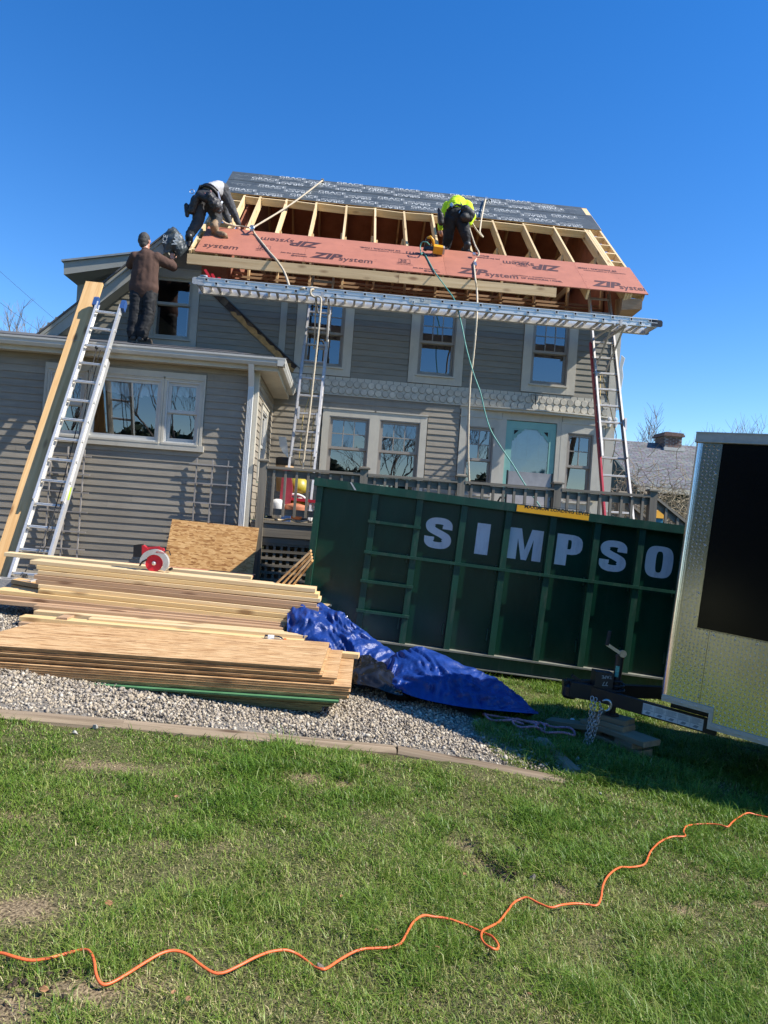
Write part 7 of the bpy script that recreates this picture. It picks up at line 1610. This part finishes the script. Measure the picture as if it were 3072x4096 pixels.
b = MB(); b.tube([B(768 + 9 * math.cos(a), 766 + 8 * math.sin(a), .02) for a in [q * .45 for q in range(15)]], .006, 6, closed=True); b.build('belt_ring', steel, p1)
b = MB(); b.tube([B(776, 800, .03), B(800, 742, .12), B(845, 734, .22), B(885, 740, .4)], .012, 6); b.build('harness_strap', belt, p1, smooth=True)
twisted('lanyard', 'tan lanyard from the left worker to the rope grab', 'lanyard', [B(889, 882, .1), B(905, 893, .3), B(935, 902, .35), B(965, 905, .4), nodeP], .014, ropem)

# --- worker in yellow
fo = rq(1873, 1010, 0); Y2 = fo.y + .05
B = lambda px, py, dy=0.0: at(px, py, Y2 + dy)
p2 = thing('person', 'person in a bright yellow shirt and black trousers bending over on the open rafters', 'person', fo)
J = dict(pel=B(1823, 862, .12), waist=B(1824, 832, .22), chest=B(1828, 812, .50), neck=B(1832, 822, .72), head=B(1834, 850, .85), shl=B(1790, 826, .55), shr=B(1870, 826, .55), ell=B(1766, 872, .50), wrl=B(1762, 912, .48), elr=B(1890, 868, .45), wrr=B(1876, 892, .42),
         hpl=B(1800, 882, .12), hpr=B(1846, 882, .10), knl=B(1793, 945, .22), knr=B(1862, 938, .04), anl=B(1784, 1005, .34), anr=B(1867, 988, .06))
toer = J['anr'] + V((.10, -.10, -.10)); toel = J['anl'] + V((-.03, .15, -.08))
body = [(J['chest'], .11, J['waist'], .10), (J['pel'], .12, J['waist'], .1), (J['neck'], .055, J['head'], .055), (J['shl'], .05, J['ell'], .04), (J['ell'], .04, J['wrl'], .028), (J['shr'], .05, J['elr'], .04), (J['elr'], .04, J['wrr'], .028), (J['shl'], .06, J['shr'], .06), (J['chest'], .1, J['neck'], .06),
        (J['hpl'], .08, J['knl'], .055), (J['knl'], .055, J['anl'], .04), (J['hpr'], .08, J['knr'], .055), (J['knr'], .055, J['anr'], .04)] + head_caps(J['head'], (0, .4, -.9), (0, .9, .1), 1.0) + hand_caps(J['wrl'], (.1, .1, -.95), (-.5, -.7, .1), 1.05, .5, 1) + hand_caps(J['wrr'], (-.5, .1, -.7), (.3, -.8, .1), 1.05, .6, -1)
grow('body', body, skin, p2, .009, sm=2)
hd = J['head']; grow('hair', [(hd + V((0, .05, .02)), .092, hd + V((0, .07, -.03)), .085)], mat('dark_hair', (.02, .016, .014), .7), p2, .012)
hv = mat('high_visibility_yellow', (.60, .86, .03), .75, var=.08, scale=10, obj=0, spec=.2)
grow('shirt', [(J['shl'] + V((.03, 0, 0)), .10, J['shr'] + V((-.02, 0, 0)), .11), (J['chest'], .16, J['waist'] + V((0, 0, .02)), .17, (0, .4, .9), .85), (J['waist'], .17, J['pel'] + V((0, .03, .06)), .155), (J['chest'], .14, J['neck'], .09), (J['shl'], .095, J['ell'], .068), (J['ell'], .068, J['wrl'], .055), (J['shr'], .10, J['elr'], .07), (J['elr'], .07, J['wrr'], .055)], hv, p2, .013, wr=.010, wf=10, sm=3)
grow('trousers', [(J['pel'] + V((-.05, 0, .0)), .150, J['pel'] + V((.05, 0, .0)), .150), (J['pel'] + V((0, .05, .06)), .165, J['pel'], .16), (J['hpl'], .13, J['knl'], .098), (J['knl'], .098, J['anl'] + V((0, 0, .08)), .08), (J['hpr'], .13, J['knr'], .098), (J['knr'], .098, J['anr'] + V((-.01, 0, .10)), .072)], blk_tr, p2, .013, wr=.010, wf=10, sm=2, wdir=(.8, .8, 1.4))
grow('tool_pouch', [(B(1862, 838, -.06), .085, B(1882, 858, -.06), .09), (B(1858, 868, -.08), .085, B(1878, 872, -.06), .075)], mat('black_pouch_fabric', (.022, .022, .02), .6, bump=.15, bscale=80, obj=0), p2, .013, wr=.006, wf=12, sm=2)
grow('tool_pouch', [(B(1762, 862, .0), .062, B(1764, 890, .02), .058), (B(1756, 838, .04), .03, B(1762, 862, .0), .05)], belt, p2, .012, wr=.006, wf=16, sm=1)
b = MB(); b.bar(B(1754, 835, .03), B(1775, 862, -.02), .05, .02); b.build('holster_flap', belt, p2)
b = MB(); b.tube([B(1786, 842, .0), B(1806, 828, -.02), B(1828, 818, -.01), B(1850, 824, .02), B(1862, 838, .0)], .018, 6); b.tube([B(1799, 830, .0), B(1818, 808, .10), B(1824, 798, .25)], .016, 6); b.tube([B(1850, 826, .02), B(1838, 806, .1), B(1828, 798, .25)], .016, 6); b.build('harness_strap', belt, p2, smooth=True)
b = MB(); b.bar(B(1818, 800, .16), B(1834, 802, .16), .05, .04); b.build('harness_plate', red_l, p2)
b = MB(); b.bar(B(1804, 815, .0), B(1812, 826, -.04), .03, .05); b.bar(B(1836, 852, -.06), B(1842, 842, -.06), .012, .01); b.build('buckle', steel, p2)
shoe = mat('black_shoes', (.018, .018, .019), .5, obj=0)
grow('shoe', foot_caps(J['anr'] + V((0, 0, -.02)), toer, (rn + V((.1, 0, .2))).normalized(), 1.1), shoe, p2, .011, sm=2); sole_part(J['anr'] + V((0, 0, -.02)), toer, (rn + V((.1, 0, .2))).normalized(), 1.12, shoe, p2)
grow('shoe', foot_caps(J['anl'], toel, (0, 0, 1), 1.1), shoe, p2, .011, sm=2)
grow('sock', [(J['anr'] + V((0, 0, .10)), .052, J['anr'] + V((0, 0, .02)), .05)], mat('white_sock', (.55, .55, .55), .9), p2, .011)

# ------------------------------------------------------------------ neighbour house
def NB(px, py, Yw): return at(px, py, Yw)
nb = thing('neighbour_house', 'low neighbouring house with grey shingle roof and brick chimney behind the right stairs', 'house', (13, 28, 0))
m = bpy.data.materials.new('grey_roof_shingles'); n, l, b_ = nt(m); tc = n.new('ShaderNodeTexCoord'); mp = n.new('ShaderNodeMapping'); mp.inputs['Scale'].default_value = (1, 1, 1)
bk = n.new('ShaderNodeTexBrick'); bk.inputs['Scale'].default_value = 1.0; bk.inputs['Brick Width'].default_value = .36; bk.inputs['Row Height'].default_value = .135; bk.inputs['Mortar Size'].default_value = .012; bk.inputs['Color1'].default_value = (.16, .16, .165, 1); bk.inputs['Color2'].default_value = (.27, .27, .275, 1); bk.inputs['Mortar'].default_value = (.07, .07, .07, 1); bk.inputs['Bias'].default_value = .0
nz = n.new('ShaderNodeTexNoise'); nz.inputs['Scale'].default_value = 9; mx = n.new('ShaderNodeMixRGB'); mx.blend_type = 'MULTIPLY'; mx.inputs[0].default_value = .6
l.new(tc.outputs['UV'], bk.inputs['Vector']); l.new(tc.outputs['Object'], nz.inputs['Vector']); l.new(bk.outputs['Color'], mx.inputs[1]); l.new(nz.outputs['Color'], mx.inputs[2]); l.new(mx.outputs[0], b_.inputs['Base Color']); b_.inputs['Roughness'].default_value = .9
bp = n.new('ShaderNodeBump'); bp.inputs['Strength'].default_value = .8; bp.inputs['Distance'].default_value = .03; l.new(bk.outputs['Fac'], bp.inputs['Height']); bp.invert = True; l.new(bp.outputs[0], b_.inputs['Normal'])
r0, r1, e0, e1 = NB(2440, 1757, 30), NB(3400, 1836, 30), NB(2548, 1942, 26), NB(3400, 2010, 26)
e0 = V((e0.x, e0.y, e0.z)); r0 = V((e0.x - .1, 30, r0.z))
r1.z = r0.z = (r0.z + r1.z) / 2; e1.z = e0.z
me = bpy.data.meshes.new('roof'); q4 = [e0, e1, r1, r0]; me.from_pydata([tuple(p) for p in q4] + [tuple(p + V((0, 0, -.12))) for p in q4] + [(r1.x, 34, e0.z), (r0.x, 34, e0.z)], [], [(0, 1, 2, 3), (0, 4, 5, 1), (0, 3, 7, 4), (3, 2, 8, 9)])
uv = me.uv_layers.new(); Lr = (e1 - e0).length; Hr = (r0 - e0).length
for p_ in me.polygons:
    for li in p_.loop_indices:
        c_ = V(me.vertices[me.loops[li].vertex_index].co); uv.data[li].uv = (c_.x, Hr * (c_.y - 26) / 4)
me.materials.append(m); link(bpy.data.objects.new('roof', me), nb)
b = MB(); b.box(e0.x + .3, e1.x, 26.4, 33.6, -1.5, e0.z - .1); b.build('wall', mat('dark_green_wall', (.05, .07, .065), .8), nb)
b = MB(); b.prism([(26.4, e0.z - .12), (33.6, e0.z - .12), (30, r0.z - .2)], (e0.x + .3, 0, 0), (0, 1, 0), (0, 0, 1), (.1, 0, 0)); b.build('gable_wall', MATS['dark_green_wall'], nb)
b = MB(); b.box(e0.x, e1.x, 25.9, 25.99, e0.z - .22, e0.z - .02); b.build('gutter', trim, nb)
b = MB(); b.hexa([e0 + V((-.08, 0, -.25)), e0 + V((.02, 0, -.25)), r0 + V((.02, 0, -.25)), r0 + V((-.08, 0, -.25)), e0 + V((-.08, 0, .03)), e0 + V((.02, 0, .03)), r0 + V((.02, 0, .03)), r0 + V((-.08, 0, .03))]); b.build('rake_board', MATS['dark_green_wall'], nb)
brick = mat('brown_brick', (.17, .105, .085), .9, var=.35, scale=14, obj=.25)
c0, c1 = NB(2650, 1792, 29.6), NB(2722, 1740, 29.6)
chn = MB(); mort = mat('mortar_grey', (.26, .24, .22), .9)
chn.box(c0.x + .012, c1.x - .012, 29.412, 30.388, c0.z - .5, c1.z - .1); chm = chn.build('chimney', mort, nb)
b0 = MB(); b0.box(-.1, .1, 0, .012, -.029, .029); bm_ = b0.mesh('brick', brick); b0 = MB(); b0.box(-.012, 0, -.1, .1, -.029, .029); bm2 = b0.mesh('brick', brick)
nB = max(2, int((c1.x - c0.x) / .215)); z = c0.z - .2; k = 0
while z < c1.z - .12:
    for i in range(nB + 1):
        x = c0.x + (i + (.5 if k % 2 else 0)) * (c1.x - c0.x) / nB
        if c0.x + .09 < x < c1.x - .09: link(bpy.data.objects.new('brick', bm_), chm, Matrix.Translation((x, 29.4, z)))
    for i in range(4): link(bpy.data.objects.new('brick', bm2), chm, Matrix.Translation((c0.x + .0125, 29.52 + i * .22 + (.11 if k % 2 else 0), z)))
    z += .07; k += 1
b = MB(); b.box(c0.x - .1, c1.x + .06, 29.3, 30.5, c1.z - .12, c1.z - .04); b.box(c0.x - .05, c1.x + .03, 29.36, 30.45, c1.z - .039, c1.z + .04); b.box(c0.x + .1, c1.x - .15, 29.6, 30.2, c1.z + .0401, c1.z + .09); b.build('chimney_cap', brick, chm)
b = MB(); b.box(c0.x - .06, c1.x + .1, 29.3, 29.42, c0.z - .12, c0.z + .02); b.build('chimney_flashing', gutter_m, chm)

# ------------------------------------------------------------------ bare trees, shrub
bark = mat('grey_brown_bark', (.17, .135, .115), .9, var=.3, scale=5, obj=.1); twigm = mat('pale_twig', (.22, .185, .15), .85, var=.3, scale=10, obj=0)
def grow_tree(base, H, seed, spread=.5, levels=5, kids=(3, 4), r0=.14, lean=0.0, min_r=.006):
    r = random.Random(seed); tr, cr = MB(), MB()
    def seg(p, d, L, rad, lv):
        q = p; dd = d; n_ = 3; pts = [p]; rs = [rad]
        for i in range(n_):
            dd = (dd + V((r.gauss(0, .12), r.gauss(0, .12), r.gauss(.05, .07)))).normalized(); q = q + dd * L / n_; pts.append(q); rs.append(max(min_r * .6, rad * (1 - .45 * (i + 1) / n_)))
        (tr if lv == 0 else cr).tube(pts, rs, 6 if lv == 0 else (4 if lv < 3 else 3), caps=False)
        if lv >= levels: return
        for k in range(r.randint(*kids)):
            f = r.uniform(.45, 1.0) if k else 1.0; i = min(int(f * n_), n_ - 1); s_ = pts[i].lerp(pts[i + 1], f * n_ - i) if f < 1 else pts[-1]
            o = V((r.gauss(0, 1), r.gauss(0, 1), r.gauss(.25, .5))).normalized(); nd = (dd * (1 - spread) + o * spread + V((0, 0, .12))).normalized()
            seg(s_, nd, L * r.uniform(.58, .82), max(min_r, rad * r.uniform(.45, .62)), lv + 1)
    seg(V(base), V((lean, 0, 1)).normalized(), H * .30, r0, 0); return tr, cr
def bare_tree(px, pyt, Yw, seed, label, grp=None, **k):
    top = at(px, pyt, Yw); base = V((top.x, Yw, min(gz(top.x, Yw), 1) - .2)); H = top.z - base.z
    tr, cr = grow_tree(base, H * 1.12, seed, **k); t = thing('bare_tree', label, 'tree', base, grp)
    tr.build('trunk', bark, t, smooth=True, fix=False); cr.build('crown', twigm, t, fix=False)
kw = dict(levels=5, kids=(3, 4), spread=.42, min_r=.010)
bare_tree(20, 1225, 34, 21, 'leafless tree with twiggy crown above the wing roof at the left photo edge', **kw)
bare_tree(128, 1225, 37, 22, 'leafless tree beside the gable rake above the wing roof', **kw)
bare_tree(70, 1270, 40, 31, 'twiggy leafless tree low behind the wing roof between two others', levels=5, kids=(4, 5), spread=.45, min_r=.010)
bare_tree(180, 1290, 42, 32, 'low leafless tree touching the gable rake behind the wing roof', levels=5, kids=(4, 5), spread=.45, min_r=.010)
bare_tree(2545, 1680, 33, 24, 'leafless tree with dark branches beside the right house corner', **kw)
bare_tree(2755, 1770, 44, 25, 'small leafless tree showing right of the neighbour chimney', **kw)
bare_tree(2960, 1690, 48, 26, 'leafless tree above the trailer roof near its left end', **kw)
bare_tree(3060, 1675, 47, 27, 'leafless tree above the trailer roof at the right photo edge', **kw)
bare_tree(2880, 1690, 50, 28, 'low leafless tree just left over the trailer roof corner', **kw)
# tangled shrub by the stairs
c = at(2650, 2005, 14.5); sh_b = thing('bare_shrub', 'tangled leafless shrub behind the deck stairs at the right', 'shrub', (c.x, 14.5, -.3)); r = random.Random(31)
st_, tw = MB(), MB()
base = V((c.x, 14.5, -.3))
for i in range(16):
    d = V((r.gauss(0, .5), r.gauss(0, .4), 1)).normalized(); p = base + V((r.gauss(0, .2), r.gauss(0, .2), 0)); pts = [p]
    for k in range(6): d = (d + V((r.gauss(0, .22), r.gauss(0, .22), .04))).normalized(); p = p + d * r.uniform(.28, .5); pts.append(p)
    st_.tube(pts, [.022 * (1 - .12 * k) for k in range(len(pts))], 5, caps=False)
    for s_ in pts[2:]:
        for j in range(3):
            e = V((r.gauss(0, 1), r.gauss(0, 1), r.gauss(.2, .7))).normalized(); q = s_; pp = [q]
            for k in range(4): e = (e + V((r.gauss(0, .5), r.gauss(0, .5), r.gauss(-.08, .3)))).normalized(); q = q + e * r.uniform(.1, .26); pp.append(q)
            tw.tube(pp, [.007 - .001 * k for k in range(5)], 3, caps=False)
for i in range(330):                              # dense nest of thin canes
    p = c + V((r.gauss(.12, .52), r.gauss(0, .4), r.gauss(-.05, .27))); e = V((r.gauss(0, 1), r.gauss(0, .7), r.gauss(-.1, .7))).normalized(); pp = [p]
    for k in range(5): e = (e + V((r.gauss(0, .45), r.gauss(0, .4), r.gauss(-.1, .3)))).normalized(); p = p + e * r.uniform(.07, .17); pp.append(p)
    tw.tube(pp, .0058, 3, caps=False)
st_.build('stem', bark, sh_b, fix=False); tw.build('twigs', mat('straw_twig', (.30, .25, .165), .85, var=.35, scale=8, obj=0), sh_b, fix=False)
c = at(2520, 1990, 14.0); sh2 = thing('bare_shrub', 'smaller leafless shrub seen through the right ladder beside the house corner', 'shrub', (c.x, 14, -.3)); tw = MB()
for i in range(200):
    p = c + V((r.gauss(0, .3), r.gauss(0, .3), r.gauss(-.1, .32))); e = V((r.gauss(0, 1), r.gauss(0, .7), r.gauss(.3, .8))).normalized(); pp = [p]
    for k in range(4): e = (e + V((r.gauss(0, .4), r.gauss(0, .4), r.gauss(0, .3)))).normalized(); p = p + e * r.uniform(.08, .18); pp.append(p)
    tw.tube(pp, .0055, 3, caps=False)
tw.build('twigs', twigm, sh2, fix=False); b = MB(); b.tube([(c.x, 14, -.3), (c.x + .05, 14, .8), (c.x - .05, 14, 1.8)], .03, 6); b.build('stem', bark, sh2)
# trees behind the camera, seen mirrored in the panes
for i, (x, y, H, sd) in enumerate(((-12, -27, 15, 41), (-4.5, -30, 16, 42), (3, -27, 14, 43), (10, -32, 16, 44), (-20, -32, 15, 45))):
    base = V((x, y, gz(x, y) - .2)); tr, cr = grow_tree(base, H, sd, levels=5, kids=(3, 4), spread=.45, r0=.16, min_r=.010); t = thing('bare_tree', 'bare tree across the lawn behind the camera, mirrored in the window panes', 'tree', base, 'trees mirrored in the panes'); tr.build('trunk', bark, t, smooth=True, fix=False); cr.build('crown', bark, t, fix=False)
ev = mat('evergreen_leaf', (.028, .05, .018), .7, var=.5, scale=3)
for i, (x, y, rx, H) in enumerate(((-24, -8, 4, 12), (-25, -15, 4, 13), (-30, -2, 5, 9.5), (-33, -12, 5, 10.5), (-30, -21, 5, 9.0), (-26, -29, 5, 10), (-34, 8, 5, 9.5), (-16, -36, 4.6, 6.5), (-8, -38, 4.8, 5.0), (0, -37, 4.4, 6.0), (8, -39, 5.0, 5.2), (16, -36, 4.6, 6.6))):
    N = 7000; g = np.random.default_rng(60 + i); u = g.normal(size=(N, 3)); u /= np.linalg.norm(u, axis=1)[:, None]; rad = g.uniform(.55, 1.0, N)[:, None]
    cen = u * rad * np.array([rx, rx * .7, H * .5]) * (1 + .18 * np.sin(u[:, :1] * 7 + i) * np.cos(u[:, 2:] * 6)) + np.array([x, y, H * .5 + gz(x, y) - .3])
    A_ = g.normal(size=(N, 2, 3)) * .19; v = np.stack([cen - A_[:, 0], cen + A_[:, 1], cen + A_[:, 0], cen - A_[:, 1]], 1).reshape(-1, 3); f = (np.arange(N) * 4)[:, None] + np.array([[0, 1, 2, 3]])
    t = thing('evergreen_bush', 'dark evergreen outside the frame, mirrored in panes and trailer nose', 'bush', (x, y, gz(x, y) - .3), 'evergreens mirrored in the panes'); me = np_mesh('crown', v, f, 4); me.materials.append(ev); link(bpy.data.objects.new('crown', me), t)
    b = MB(); b.cyl((x, y, gz(x, y) - .4), (x, y, H * .8), .14, .05, 8); b.build('trunk', bark, t)
# overhead wires at the left
for (a, c, lab_) in (((-300, 810), (330, 1345), 'upper thin overhead wire crossing the sky at the left'), ((-300, 980), (330, 1420), 'lower thin overhead wire crossing the sky at the left')):
    p, q = at(*a, 30), at(*c, 30); q = p.lerp(q, 1.6); b = MB(); b.tube([p.lerp(q, i / 12) + V((0, 0, -.25 * math.sin(math.pi * i / 12))) for i in range(13)], .006, 5); tag(b.build('overhead_wire', rubber), lab_, 'wire')
